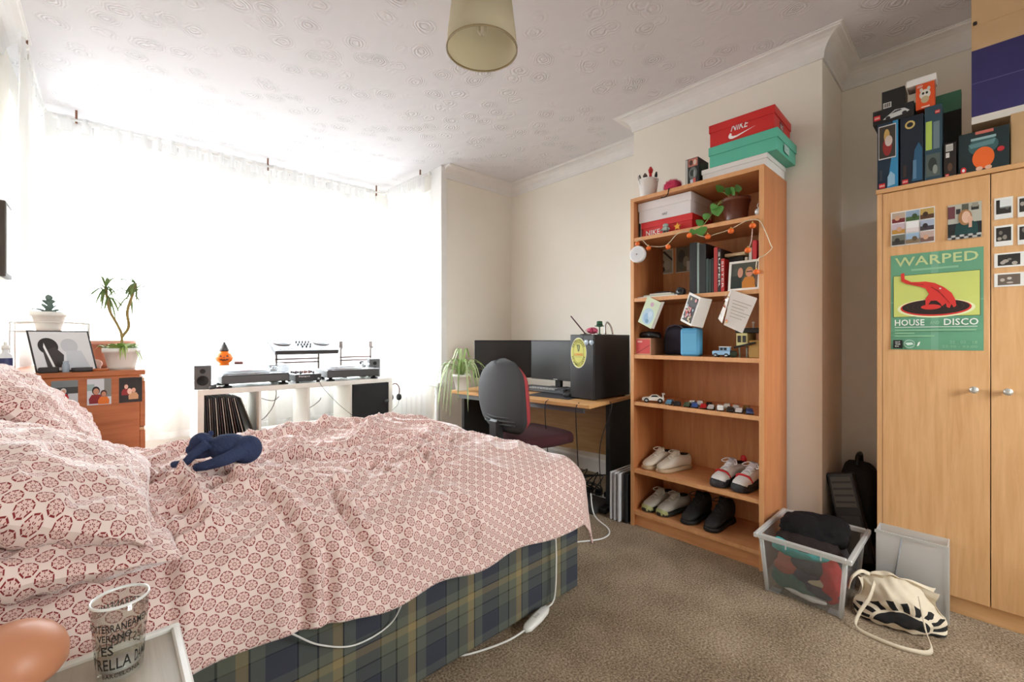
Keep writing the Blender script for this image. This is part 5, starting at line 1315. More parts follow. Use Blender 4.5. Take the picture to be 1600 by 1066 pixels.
MB().tube(bez([pick(1176, 353, X=XS-.004), pick(1174, 375, X=XS-.004), pick(1170, 388, X=XS-.004)], 5), .0018, C((226, 190, 180), .5), 6).build('hanging_wire', t)
# white round clock hung at the left
p_ = pick(998, 398, X=2.318)
t = thing('round_timer', 'round white kitchen timer hanging at the bookcase edge', 'timer', (2.322, p_.y, p_.z), 0)
MB().lathe([(.0, 0), (.048, 0), (.05, .004), (.05, .022), (.046, .026), (.0, .026)], C((236, 234, 232), .35), 36, M=T(0, 0, 0, ry=-PI/2)).build('case', t)
MB().lathe([(.041, .0262), (.0, .0266)], C((216, 216, 218), .4), 32, M=T(0, 0, 0, ry=-PI/2), cap0=False).build('dial', t)
MB().lathe([(.004, .0268), (.003, .03), (.0, .03)], C((150, 110, 80), .4), 10, M=T(0, 0, 0, ry=-PI/2)).build('spindle', t)

# --- second shelf
def book(label, X, y, w_, h_, d_, rgb, title=None, ink=(236, 232, 226), cat='book', z=Z2):
    bk = thing('book', label, cat, (X, y, z+.0005))
    MB().box(0, d_, 0, w_, 0, h_, C(rgb, .5), .0015).build('cover', bk)
    MB().box(.003, d_+.0004, .002, w_-.002, h_, h_+.0004, C((228, 222, 208), .8)).build('pages', bk)
    if title:
        pr_ = Print((-.0002, w_*.78, h_*.93), (0, 0, -1), (0, -1, 0), h_*.8, w_*.56); pr_.text(title, 0, 0, 1, 1, ink); pr_.build('spine_title', bk)
    return bk
yl = ypix(1079, 2.40)
specs = [(.042, .29, .24, (22, 22, 24), None, 'thick black binder upright on the second shelf'), (.012, .285, .22, (150, 166, 160), None, 'glossy grey green spine book next to the binder'), (.036, .275, .22, (26, 28, 30), None, 'wide black book between two green spines'), (.014, .19, .2, (52, 70, 66), None, 'short dark green book next to the wide black one'), (.014, .185, .2, (44, 60, 56), None, 'short dark green book next to a short black one'), (.012, .19, .2, (30, 32, 34), None, 'short black book next to the red one'), (.020, .245, .19, (186, 52, 52), None, 'tall red hardback on the second shelf'), (.016, .235, .19, (50, 40, 40), 'SUPER', 'black book with pale lettering on its spine'), (.018, .18, .17, (206, 46, 44), 'SISTER', 'red paperback with white lettering')]
y_ = yl
for (w_, h_, d_, rgb, ti, lb) in specs:
    y_ -= w_+.0006; book(lb, 2.385, y_, w_, h_, d_, rgb, ti)
ye = y_
for k, (w_, h_, rgb, lb) in enumerate(((.012, .175, (212, 202, 180), 'cream paperback behind the framed photo'), (.014, .22, (226, 220, 214), 'white spined paperback behind the framed photo'), (.020, .255, (206, 52, 60), 'red paperback behind the framed photo'), (.012, .29, (232, 228, 220), 'tall white book at the shelf end'))):
    book(lb, 2.40, BY_0+.10-.022*k, w_, h_, .17, rgb)
bx = thing('picture_box', 'little black picture box behind the framed photo', 'box', (2.44, BY_0+.135, Z2+.0005))
MB().box(0, .1, 0, .07, 0, .19, C((32, 26, 24), .5), .002).build('box', bx); pr = Print((-.0002, .058, .11), (0, -1, 0), (0, 0, 1), .04, .05); pr.rect(0, 0, 1, 1, (110, 62, 52)); pr.build('picture', bx)
book('pale wooden spined book lying over the black picture box', 2.42, BY_0+.12, .10, .016, .16, (206, 180, 140), z=Z2+.192)
# framed photo
y1, y0 = ypix(1137, 2.345), ypix(1187, 2.345); fw = y1-y0; fh = .155
t = thing('framed_photo', 'white framed photo of a laughing person on the second shelf', 'photo frame', (2.345, y0, Z2))
M_ = Matrix.Rotation(R(8), 4, 'Y')
mb = MB()
for a in ((0, fw, 0, .012), (0, fw, fh-.012, fh), (0, .012, .0121, fh-.0121), (fw-.012, fw, .0121, fh-.0121)): mb.box(0, .014, a[0], a[1], a[2], a[3], C((238, 234, 226), .4), .001, M_)
mb.build('frame', t)
pr = Print(M_ @ Vector((.004, fw-.012, .012)), (0, -1, 0), M_.to_3x3() @ Vector((0, 0, 1)), fw-.024, fh-.024)
pr.rect(0, 0, 1, 1, (74, 78, 68)); pr.rect(0, 0, .4, .5, (36, 48, 42)); pr.person(.68, .0, 1.5, (216, 150, 126), (206, 130, 44), (196, 150, 90)); pr.ell(.35, .62, .1, .2, (214, 156, 130)); pr.rect(.57, .62, .79, .66, (60, 40, 40)); pr.rect(.9, .1, 1, .9, (120, 90, 70)); pr.build('photo', t)
MB().box(.0145, .018, .01, fw-.01, .01, fh-.01, C((60, 50, 44), .8), 0, M_).build('backing', t)
MB().tube([(.03, fw/2, .10), (.075, fw/2, .003)], .003, BLACK, 6).build('strut', t)
# photos on the back panel
def card(name, lb, X, u0, u1, v0, v1, fn, border=(224, 218, 204), cat='photo', group=None):
    y1_, y0_ = ypix(u0, X), ypix(u1, X); zt_ = pick(u0, v0, X=X).z; zb_ = pick(u0, v1, X=X).z
    return photo_card(name, lb, (X, y1_, zb_), (0, -1, 0), (0, 0, 1), y1_-y0_, zt_-zb_, fn, border, cat, group)
def bw1(p_): p_.rect(.06, .05, .94, .95, (176, 170, 150)); p_.poly([(.4, .95), (.94, .6), (.94, .5), (.3, .9)], (70, 66, 58)); p_.ell(.25, .5, .14, .1, (84, 84, 74)); p_.ell(.25, .2, .2, .12, (64, 62, 54)); p_.ell(.6, .35, .2, .2, (196, 190, 172))
def bw2(p_): p_.rect(.03, .03, .97, .97, (110, 100, 80)); p_.ell(.4, .6, .25, .25, (70, 68, 60)); p_.ell(.7, .4, .2, .2, (150, 146, 126)); p_.ell(.35, .25, .18, .15, (96, 100, 92)); p_.rect(.75, .05, .95, .4, (206, 200, 190))
card('pinned_photo', 'small black and white photo on the back of the second shelf', BB-.001, 1029, 1052, 392, 430, bw1)
card('pinned_photo', 'mottled brown photo beside the black binder on the bookcase back', BB-.001, 1056, 1079, 386, 427, bw2)
# papers stacked flat and a dark lens
for k, (rgb, lb) in enumerate((((232, 230, 224), 'white papers at the bottom of the flat stack on the second shelf'), ((196, 200, 178), 'pale green booklet in the flat paper stack'), ((214, 206, 196), 'cream booklet near the top of the flat paper stack'), ((44, 40, 38), 'thin dark notebook on top of the flat paper stack'))):
    yy1 = ypix(996+8*k, 2.36); yy0 = ypix(1058-6*k, 2.36)
    one('paper_stack', MB().box(2.36+.01*k, 2.54, yy0, yy1, Z2+.0005+.0085*k, Z2+.0080+.0085*k, C(rgb, .8), .0008), lb, 'papers')
t = thing('camera_lens', 'small black camera lens beside the paper stack', 'lens', (2.40, ypix(1074, 2.40)+.0, Z2))
MB().lathe([(.0, 0), (.022, 0), (.024, .004), (.024, .03), (.021, .034), (.016, .032), (.0, .03)], BLACK, 20, M=T(-.0, .03, .024, ry=-PI/2)).build('barrel', t); MB().lathe([(.0155, .0325), (.0, .036)], C((30, 36, 40), .05), 16, M=T(0, .03, .024, ry=-PI/2), cap0=False).build('front_glass', t)

# --- cards hung from the second shelf edge
def hung_card(label, quad_front, quad_back, front_fn, back_fn, fb=(236, 232, 226), bb=(226, 220, 212)):
    """folded card: each quad = 4 photo points (top-left, top-right, bottom-right, bottom-left) at given depths"""
    t_ = thing('greeting_card', label, 'card')
    for nm, q_, fn_, rgb in (('card_front', quad_front, front_fn, fb), ('card_back', quad_back, back_fn, bb)):
        if not q_: continue
        P4 = [pick(u, v, X=x_) for u, v, x_ in q_]
        nrm = (P4[1]-P4[0]).cross(P4[3]-P4[0]).normalized()
        if nrm.x > 0: nrm = -nrm
        leaf_ = MB().add([p_ for p_ in P4]+[p_-nrm*.0008 for p_ in P4], [(0,1,2,3),(7,6,5,4),(0,4,5,1),(1,5,6,2),(2,6,7,3),(3,7,4,0)], C(rgb, .55)).build(nm, t_)
        if fn_:
            ux_ = (P4[1]-P4[0]); uy_ = (P4[0]-P4[3]); pr_ = Print(P4[3], ux_, uy_, ux_.length, uy_.length, .0006)
            pr_.n = nrm; pr_.uy = uy_.normalized(); fn_(pr_); pr_.build('print', leaf_)
    return t_
def c1f(p_): p_.rect(.0, .0, 1, 1, (206, 220, 190)); p_.ell(.5, .35, .4, .3, (178, 204, 220)); p_.ell(.4, .3, .15, .15, (150, 186, 216)); p_.ell(.6, .45, .14, .12, (196, 216, 230)); p_.ell(.5, .8, .12, .08, (206, 170, 190)); p_.ell(.55, .18, .12, .08, (120, 160, 190))
def c2f(p_):
    p_.rect(.1, .08, .9, .92, (86, 84, 84)); r_ = random.Random(4)
    for k in range(26): p_.ell(.16+.68*r_.random(), .13+.74*r_.random(), .05+.05*r_.random(), .03+.03*r_.random(), r_.choice([(226, 160, 160), (216, 216, 214), (206, 190, 150), (170, 190, 200), (210, 92, 92)]), 10)
def c3b(p_):
    for k in range(6): p_.rect(.14, .74-.09*k, .86-.12*(k % 3), .755-.09*k, (150, 142, 134))
hung_card('pale green and blue greeting card hanging from the shelf edge', [(1012, 463, 2.322), (1033, 473, 2.318), (1017, 514, 2.315), (997, 503, 2.318)], [(1033, 472, 2.319), (1038.5, 472, 2.33), (1022, 514, 2.327), (1017, 513, 2.317)], c1f, None)
hung_card('greeting card with a dense floral panel hanging from the shelf edge', [(1077.5, 456.5, 2.320), (1095, 465, 2.300), (1080, 510, 2.296), (1063, 501, 2.316)], [(1095, 465, 2.301), (1113, 468, 2.325), (1098, 513, 2.322), (1080, 509, 2.297)], c2f, None)
hung_card('large open letter card with lines of writing hanging by the shelf end', [(1143, 453, 2.300), (1183.5, 466, 2.325), (1160, 521, 2.32), (1131, 508, 2.295)], [(1141, 453, 2.322), (1143, 453, 2.301), (1128, 505, 2.297), (1122, 498, 2.315)], c3b, None, fb=(214, 204, 196))
mb = MB(); rnd = random.Random(9)
t = thing('foil_tinsel', 'bits of gold and silver foil trim on the letter card', 'trim')
for k in range(14):
    a_ = pick(1131+rnd.uniform(-5, 8), 505-k*3.4, X=2.296-.004*rnd.random()); l_ = .018
    MB().add([a_, a_+Vector((0, rnd.uniform(-l_, l_), rnd.uniform(-l_, l_))), a_+Vector((-.004, rnd.uniform(-l_, l_), rnd.uniform(-l_, l_)))], [(0, 1, 2)], C(((196, 160, 96), (226, 224, 216), (176, 96, 70))[k % 3], .3, .4)).build('strip', t, recalc=False)

# --- third shelf
X = 2.345; y1, y0 = ypix(987, X), ypix(1017, X); y1 = min(y1, BY_1-.024)
t = thing('red_front_box', 'brown cardboard box with a red front panel on the third shelf', 'box', (X, y0, Z3))
MB().box(0, .24, 0, y1-y0, 0, .10, C((150, 104, 72), .7), .002).build('carton', t)
pr = Print((-.0002, y1-y0, 0), (0, -1, 0), (0, 0, 1), y1-y0, .10); pr.rect(0, 0, 1, 1, (190, 140, 104)); pr.rect(.05, .08, .95, .93, (204, 72, 70)); pr.poly([(.05, .08), (.95, .62), (.95, .57), (.09, .05)], (150, 48, 46)); pr.rect(.14, .74, .45, .84, (226, 170, 160)); pr.build('front_print', t)
t = thing('sunglasses_case', 'black sunglasses case lying on the red fronted box', 'case', (X+.02, (y0+y1)/2, Z3+.1005))
mb = MB(); loft(mb, [(-.075, 0, .012, 0, .018), (-.06, 0, .026, 0, .034), (0, 0, .032, 0, .042), (.05, 0, .026, 0, .036), (.075, 0, .010, 0, .016)], BLACK, 16, 2.6, T(.04, -.01, 0, rz=R(80))); mb.build('shell', t)
MB().box(-.005, .085, -.03, -.028, .014, .018, C((70, 70, 72), .4)).build('hinge', t)
y_c = ypix(1055, 2.44)
t = thing('dark_backpack_pouch', 'dark purple fabric pouch behind the blue speaker', 'pouch', (2.50, y_c, Z3))
mb = MB(); loft(mb, [(-.075, 0, .05, 0, .13), (-.06, 0, .058, 0, .165), (0, 0, .06, 0, .18), (.06, 0, .058, 0, .165), (.075, 0, .05, 0, .13)], C((48, 42, 54), .9, bump=.6, bscale=180), 18, 4, T(rz=PI/2)); mb.build('bag', t)
MB().tube(bez([(-.055, .06, .14), (-.066, .03, .172), (-.066, -.03, .172), (-.055, -.06, .14)], 6), .004, C((92, 78, 92), .7), 6).build('zip', t)
X = 2.352; y1, y0 = ypix(1062, X), ypix(1092, X)
t = thing('portable_speaker', 'sky blue portable speaker standing on the third shelf', 'speaker', (X, y0, Z3))
BLU = C((86, 164, 208), .5, name='sky_blue_silicone')
o_ = MB().box(0, .06, 0, y1-y0, 0, .155, BLU, .01).build('speaker_body', t); md = o_.modifiers.new('round', 'BEVEL'); md.width = .006; md.segments = 3
MB().box(-.0012, -.0002, .012, y1-y0-.012, .03, .125, C((104, 178, 216), .7, bump=.6, bscale=600), 0).build('grille', t)
MB().tube([(.03, (y1-y0)*.35, .1556), (.03, (y1-y0)*.35, .158)], .006, WHITEP, 10).build('button', t)
t = thing('toy_jeep', 'light blue toy off-roader with white roof on the third shelf', 'toy car', (2.352, ypix(1128, 2.352), Z3), R(-84))
LB = C((150, 186, 216), .4); WH = C((232, 230, 224), .4)
MB().box(-.042, .042, -.02, .02, .012, .034, LB, .003).build('car_body', t); MB().box(-.008, .040, -.0185, .0185, .0345, .052, LB, .002).build('cabin', t); MB().box(-.011, .043, -.0195, .0195, .0525, .056, WH, .001).build('roof', t)
MB().box(-.0445, -.0422, -.014, .014, .016, .03, WH, .001).build('grille', t)
for y in (-.019, .019):
    for a in (.0, .018): MB().box(a-.004, a+.010, y-.0006, y+.0006, .037, .050, C((40, 46, 52), .2)).build('window', t)
def wheels(par, wx, wy, r_, w_=.006):
    for x in wx:
        for y in (-wy, wy):
            wl = MB().lathe([(.0, -w_/2), (r_, -w_/2), (r_, w_/2), (.0, w_/2)], BLACKM, 14, M=T(x, y, r_, rx=PI/2)).build('wheel', par)
            MB().lathe([(.0, -w_/2-.0004), (r_*.5, -w_/2-.0004), (r_*.5, w_/2+.0004), (.0, w_/2+.0004)], C((176, 176, 176), .3, .7), 12, M=T(x, y, r_, rx=PI/2)).build('hub', wl)
wheels(t, (-.026, .026), .019, .0105)
# brass camera ornament
yc = ypix(1174, 2.40)
t = thing('brick_model', 'brass and black toy building set model at the shelf end', 'model', (2.38, yc, Z3))
BR = C((176, 140, 78), .4, .3, name='dull_brass')
MB().box(-.02, .10, -.05, .0, 0, .09, BR, .004).build('tower_block', t); MB().box(-.03, .09, .0005, .055, .06, .125, C((206, 194, 134), .5), .003).build('upper_storey', t); MB().box(-.03, .10, -.055, .06, .1255, .15, C((36, 30, 26), .6), .004).build('roof', t)
MB().box(-.035, -.02, -.05, .056, .05, .0595, C((30, 26, 24), .6), .003, T(rx=R(-14), z=.012)).build('awning', t)
for y in (.016, .040): MB().box(-.0316, -.0302, y-.008, y+.008, .078, .112, C((40, 34, 28), .4)).build('window', t)
for y in (.01, .045): MB().lathe([(.004, 0), (.004, .06)], C((150, 160, 150), .4), 8, (-.012, y, 0)).build('post', t)
MB().ell((-.02, .075, .018), (.022, .022, .018), C((54, 62, 44), .9, bump=.8), 12, 8).build('bush', t)
MB().lathe([(.003, .15), (.003, .172), (.007, .178), (.0, .184)], C((226, 224, 216), .4), 10, (-.01, -.02, 0)).build('finial', t)

# --- fourth shelf: toy cars
def toy_car(label, X, y, rgb, L=.066, rz=R(4), roof=None, kind='sport', group=None):
    s_ = thing('toy_car', label, 'toy car', (X, y, Z4), rz, group)
    k = L/.07; m_ = C(rgb, .25)
    mb = MB()
    prof = [(-.035, .008), (-.035, .014), (-.028, .0165), (-.014, .018), (-.004, .0255), (.012, .0262), (.024, .020), (.034, .0185), (.035, .008)] if kind == 'sport' else [(-.035, .008), (-.035, .016), (-.020, .0185), (-.010, .0285), (.022, .0285), (.030, .020), (.035, .018), (.035, .008)]
    rings = []
    for wv, sc_ in ((-.0145, .86), (-.0155, 1.0), (.0155, 1.0), (.0145, .86)):
        rings.append([(x*k, wv*k*(1 if z < .019 else .84), (.008+(z-.008)*sc_)*k) for x, z in prof])
    mb.ring(rings, m_, False); mb.build('car_body', s_)
    gl = C((30, 34, 40), .1)
    for sg in (-1, 1): MB().add([(-.008*k, sg*.0142*k, .0195*k), (.018*k, sg*.0142*k, .0205*k), (.011*k, sg*.0136*k, .0255*k), (-.003*k, sg*.0136*k, .0248*k)], [(0, 1, 2, 3)], gl).build('side_window', s_)
    if roof: MB().box(-.002*k, .012*k, -.012*k, .012*k, .0266*k, .0275*k, C(roof, .4)).build('roof_panel', s_)
    wheels(s_, (-.021*k, .022*k), .0145*k, .008*k, .005*k)
    return s_
yb_ = ypix(1020, 2.37)
wc = toy_car('larger white toy sports car with a rear wing on the fourth shelf', 2.375, yb_, (232, 226, 216), .125, R(-62))
MB().box(.048, .066, -.028, .028, .052, .055, C((232, 226, 216), .3), .001).build('wing', wc)
for y in (-.02, .02): MB().box(.052, .058, y-.002, y+.002, .032, .0518, C((232, 226, 216), .3)).build('wing_strut', wc)
cars = [(1048, (86, 128, 150), 'teal blue'), (1060, (44, 46, 50), 'black'), (1076, (70, 86, 66), 'dark green'), (1087, (60, 84, 140), 'navy blue'), (1101, (176, 32, 36), 'bright red'), (1113, (186, 178, 172), 'silver grey'), (1127, (230, 228, 222), 'white'), (1143, (52, 46, 44), 'dark brown'), (1157, (206, 200, 194), 'pale grey'), (1173, (56, 72, 116), 'deep blue')]
for k, (u, rgb, nm) in enumerate(cars):
    toy_car(nm + ' small toy car parked in the row on the fourth shelf', 2.366, ypix(u, 2.366)+.006, rgb, .07, R(12+(k*37) % 14), kind='sport' if k % 3 else 'van', group='toy cars parked on the fourth shelf')
back_cars = [(1082, (214, 212, 204), 'cream'), (1094, (206, 204, 198), 'off-white'), (1108, (40, 40, 44), 'charcoal'), (1136, (226, 224, 216), 'ivory'), (1150, (216, 214, 206), 'chalk white'), (1166, (120, 88, 44), 'bronze')]
for k, (u, rgb, nm) in enumerate(back_cars):
    toy_car(nm + ' small toy car parked in the back row on the fourth shelf', 2.45, ypix(u, 2.45), rgb, .07, R(8+(k*23) % 12), kind='van' if k % 2 else 'sport', group='toy cars in the back row of the fourth shelf')

# ------------------------------------------------------------------ shoes
def shoe(label, loc, rz, upper, sole, lace, L=.27, group=None, accent=None, toe=None, high=.0, tongue=None):
    """toe points along local -X"""
    s_ = thing('shoe', label, 'shoe', loc, rz, group)
    k = L/.27
    ms = C(sole, .6); mu = C(upper, .75, bump=.25, bscale=260)
    out = [(-.135, 0, .012), (-.128, -.004, .030), (-.10, -.004, .043), (-.06, -.002, .048), (-.01, .002, .044), (.04, .002, .038), (.09, 0, .037), (.12, 0, .033), (.133, 0, .020)]
    mb = MB(); loft(mb, [(x*k, y*k, w_*k, (0.004 if x < -.11 else 0)*k, (.026+.006*max(0, x/.13))*k) for x, y, w_ in out], ms, 18, 5); mb.build('sole', s_)
    mb = MB()
    up = [(-.128, -.003, .014, .024, .036), (-.118, -.004, .030, .022, .050), (-.095, -.004, .040, .022, .062), (-.06, -.002, .044, .022, .074), (-.03, 0, .041, .022, .088), (0, .001, .037, .022, .102+high*.4), (.03, .001, .034, .022, .104+high), (.07, 0, .034, .022, .098+high), (.105, 0, .033, .022, .100+high), (.122, 0, .027, .024, .098+high), (.129, 0, .014, .03, .085+high)]
    loft(mb, [(x*k, y*k, w_*k, a*k, b*k) for x, y, w_, a, b in up], mu, 20, 2.4); mb.build('upper', s_)
    MB().lathe([(.0, 0), (.024*k, 0), (.027*k, .003*k)], C((36, 30, 30), .9), 18, M=T(.075*k, 0, (.0975+high)*k) @ Matrix.Diagonal((1.5, 1, 1, 1))).build('opening', s_)
    tg = MB(); loft(tg, [(-.03*k, 0, .018*k, .085*k, .092*k), (.01*k, 0, .022*k, .105*k, .116*k), (.03*k, 0, .022*k, .115*k+high*k, .128*k+high*k)], C(tongue or upper, .8), 12, 3); tg.build('tongue', s_)
    if toe is not None:
        mb = MB(); loft(mb, [(-.1345*k, 0, .012*k, .004*k, .026*k), (-.130*k, -.003*k, .028*k, .003*k, .040*k), (-.118*k, -.004*k, .0365*k, .003*k, .046*k), (-.10*k, -.004*k, .0445*k, .004*k, .040*k)], C(toe, .6), 16, 3); mb.build('toe_cap', s_)
    if accent is not None:
        mb = MB(); mb.tube(bez([(-.055*k, -.045*k, .048*k), (-.062*k, -.03*k, .074*k), (-.066*k, 0, .080*k), (-.062*k, .03*k, .074*k), (-.055*k, .045*k, .048*k)], 6), .0055*k, C(accent, .6), 8); mb.build('accent_band', s_)
        MB().ell((.125*k, 0, .115*k), (.010*k, .018*k, .022*k), C(accent, .6), 10, 8).build('heel_tab', s_)
        mb = MB()
        for sg in (-1, 1): loft(mb, [(-.09*k, sg*.038*k, .008*k, .02*k, .045*k), (-.02*k, sg*.037*k, .008*k, .02*k, .052*k), (.06*k, sg*.034*k, .008*k, .02*k, .064*k), (.12*k, sg*.028*k, .008*k, .02*k, .07*k)], C((40, 36, 38), .7), 10, 3)
        mb.build('side_overlay', s_)
    ml = C(lace, .8)
    for j in range(4):
        x = (-.05+.022*j)*k; z = (.0815+.0105*j)*k+high*.25*k*j
        MB().tube(bez([(x, -.024*k, z-.006*k), (x+.006*k, 0, z+.004*k), (x+.012*k, .024*k, z-.004*k)], 5), .0028*k, ml, 6).build('lace', s_)
        MB().tube(bez([(x+.012*k, -.024*k, z-.003*k), (x+.006*k, 0, z+.006*k), (x, .024*k, z-.006*k)], 5), .0028*k, ml, 6).build('lace', s_)
    for sg in (-1, 1): MB().tube(bez([(.03*k, 0, .118*k+high*.8*k), (.018*k, sg*.025*k, .125*k+high*.8*k), (-.002*k, sg*.045*k, .112*k+high*.8*k), (.004*k, sg*.03*k, .105*k+high*.8*k), (.026*k, sg*.004*k, .115*k+high*.8*k)], 5), .0026*k, ml, 6).build('lace_loop', s_)
    return s_
def shoe_at(label, u, z, X, rz, **kw):
    return shoe(label, (X+.135, u, z), rz, **kw)
CRM = dict(upper=(226, 214, 196), sole=(196, 170, 138), lace=(236, 230, 216), L=.25)
shoe_at('cream canvas shoe by the bookcase side on the fifth shelf', 1.360, Z5, 2.345, R(-16), **CRM)
shoe_at('cream canvas shoe of the pair, away from the bookcase side', 1.262, Z5, 2.345, R(-20), **CRM)
RW = dict(upper=(232, 228, 224), sole=(48, 44, 46), lace=(246, 244, 242), L=.27, accent=(206, 30, 36), toe=(40, 38, 42), high=.006, tongue=(206, 200, 204))
shoe_at('white trainer with red trim, farther from the bookcase end panel', 0.945, Z5, 2.345, R(-14), **RW)
shoe_at('white trainer with red trim against the bookcase end panel', 0.838, Z5, 2.345, R(-14), **RW)
GT = dict(upper=(188, 182, 170), sole=(52, 50, 44), lace=(206, 202, 192), L=.255, toe=(176, 178, 120))
shoe_at('grey running shoe with lime toe by the bookcase side on the bottom shelf', 1.360, Z6, 2.345, R(-14), **GT)
shoe_at('grey running shoe with lime toe beside the black boots', 1.262, Z6, 2.345, R(-16), **GT)
BT = dict(upper=(38, 36, 36), sole=(26, 25, 25), lace=(48, 46, 46), L=.255, high=.04)
shoe_at('black lace-up boot next to the grey running shoes', 1.125, Z6, 2.345, R(-8), **BT)
shoe_at('black lace-up boot of the pair nearer the storage tub', 0.995, Z6, 2.345, R(-8), **BT)
# ------------------------------------------------------------------ wardrobe
WF, WY0, WY1, WH_ = 2.553, -.40, .333, 1.80
t = thing('wardrobe', 'beech two-door wardrobe with posters beside the chimney breast', 'wardrobe')
for y in (WY1-.018, WY0): MB().box(WF, XR-.012, y, y+.018, 0, WH_-.0205, BEECH_Z, .001).build('side_panel', t)
MB().box(WF-.006, XR-.012, WY0-.004, WY1+.004, WH_-.02, WH_, BEECH_Y, .002).build('top_panel', t)
MB().box(WF+.018, XR-.014, WY0+.0185, WY1-.0185, .07, .088, BEECH_Y).build('bottom_panel', t)
MB().box(XR-.011, XR-.006, WY0, WY1, .02, WH_-.03, BEECH_Z).build('back_panel', t)
MB().box(WF+.012, WF+.028, WY0+.0185, WY1-.0185, 0, .0695, BEECH_Y).build('plinth', t)
ym = -.013
for (a, b, yk) in ((ym+.0015, WY1-.0195, ym+.045), (WY0+.0195, ym-.0015, ym-.045)):
    dr = MB().box(WF-.0005, WF+.017, a, b, .0705, WH_-.0225, BEECH_Z, .0012).build('door', t)
    MB().lathe([(.007, 0), (.006, .012), (.012, .018), (.014, .026), (.010, .030), (.0, .031)], C((206, 204, 196), .35, .6), 18, M=T(WF-.0008, yk, .925, ry=-PI/2)).build('knob', dr)
XD = WF-.0012
# poster
y1, y0 = ypix(1392, XD), ypix(1537, XD); zt = pick(1537, 385, X=XD).z; zb = pick(1392, 546, X=XD).z
def poster(p_):
    G = (104, 162, 128); Y = (206, 214, 116); K = (40, 26, 24); Rr = (214, 52, 44); W_ = (240, 240, 232)
    p_.rect(0, 0, 1, 1, G); p_.rect(.46, 0, .54, 1, (120, 172, 142)); p_.rect(.0, .49, 1, .505, (124, 176, 146))
    p_.text('WARPED', .05, .875, .95, .97, (196, 210, 150)); p_.text('SWAMP81 HENRY WU GUESTS', .24, .815, .76, .845, (150, 196, 160)) if False else p_.rect(.24, .82, .75, .84, (140, 190, 154))
    p_.rect(.03, .34, .97, .78, (44, 60, 44)); p_.rect(.036, .344, .964, .776, Y)
    p_.ell(.5, .425, .42, .095, (232, 236, 190), 40); p_.ell(.5, .43, .385, .085, Rr, 40); p_.ell(.5, .437, .365, .076, K, 40)
    for k in range(3): p_.ell(.5, .439, .31-.06*k, .064-.012*k, (72, 46, 40), 40); p_.ell(.5, .439, .302-.06*k, .062-.012*k, K, 40)
    p_.ell(.46, .438, .11, .026, Rr, 30)
    p_.poly([(.12, .80), (.16, .805), (.165, .74), (.24, .705), (.32, .70), (.40, .70), (.50, .68), (.60, .63), (.68, .57), (.72, .50), (.73, .44), (.70, .425), (.68, .46), (.66, .42), (.63, .43), (.62, .47), (.58, .44), (.56, .47), (.52, .50), (.46, .50), (.42, .45), (.40, .46), (.40, .52), (.44, .57), (.40, .63), (.34, .65), (.26, .67), (.18, .69), (.125, .72)], Rr)
    p_.line([(.46, .64), (.54, .60), (.60, .53)], .008, (150, 28, 26)); p_.line([(.50, .62), (.58, .56), (.66, .47)], .008, (150, 28, 26)); p_.line([(.22, .69), (.30, .68), (.38, .67)], .008, (150, 28, 26)); p_.ell(.56, .62, .012, .008, (244, 220, 210), 10)
    p_.text('HOUSE', .05, .25, .39, .315, W_); p_.text('AND', .45, .262, .55, .295, (150, 196, 160)); p_.text('DISCO', .60, .25, .95, .315, W_)
    p_.rect(.05, .232, .94, .237, W_)
    for k, (a, b) in enumerate(((.05, .93), (.05, .28), (.05, .5))): p_.rect(a, .195-.03*k, b, .208-.03*k, (142, 190, 150))
    p_.rect(.03, .01, .14, .1, (24, 24, 24)); p_.text('OUT', .055, .072, .115, .086, W_); p_.text('THE', .055, .05, .115, .064, W_); p_.text('EX', .055, .028, .1, .042, W_)
    p_.ell(.22, .06, .065, .042, (196, 222, 204), 28); p_.ell(.22, .06, .058, .037, G, 28); p_.poly([(.17, .07), (.25, .075), (.27, .055), (.2, .045)], (216, 232, 220))
    p_.poly([(.305, .035), (.33, .045), (.345, .085), (.32, .075)], W_); p_.text('25 . 05 . 18', .66, .065, .94, .095, (136, 184, 146)); p_.text('22:30 - 03:00', .58, .025, .94, .05, (136, 184, 146))
photo_card('concert_poster', 'green poster of a red hand on a vinyl record', (XD, y1, zb), (0, -1, 0), (0, 0, 1), y1-y0, zt-zb, poster, (104, 162, 128), 'poster', lift=.0008)
def grid9(p_):
    r_ = random.Random(8); cs = [((190, 170, 150), (120, 40, 44)), ((150, 170, 190), (70, 100, 50)), ((190, 160, 90), (90, 60, 40)), ((200, 180, 190), (190, 140, 60)), ((238, 236, 236), (226, 214, 214)), ((170, 180, 200), (70, 60, 66)), ((110, 110, 100), (60, 56, 50)), ((150, 176, 200), (130, 110, 84)), ((196, 170, 160), (120, 90, 80))]
    for k in range(9):
        x = .03+.325*(k % 3); y = .68-.325*(k//3); a, b = cs[k]
        p_.rect(x, y, x+.3, y+.29, a); p_.rect(x, y, x+.3, y+.12, b)
        if k != 4: p_.ell(x+.1+.1*r_.random(), y+.13, .06, .07, (206, 160, 130) if k in (0, 3, 8) else tuple(int(q*.7) for q in b), 12)
card('photo_collage', 'collage sheet of nine little photos on the wardrobe door', XD, 1392, 1461, 333, 386, grid9, (238, 236, 232), 'photo')
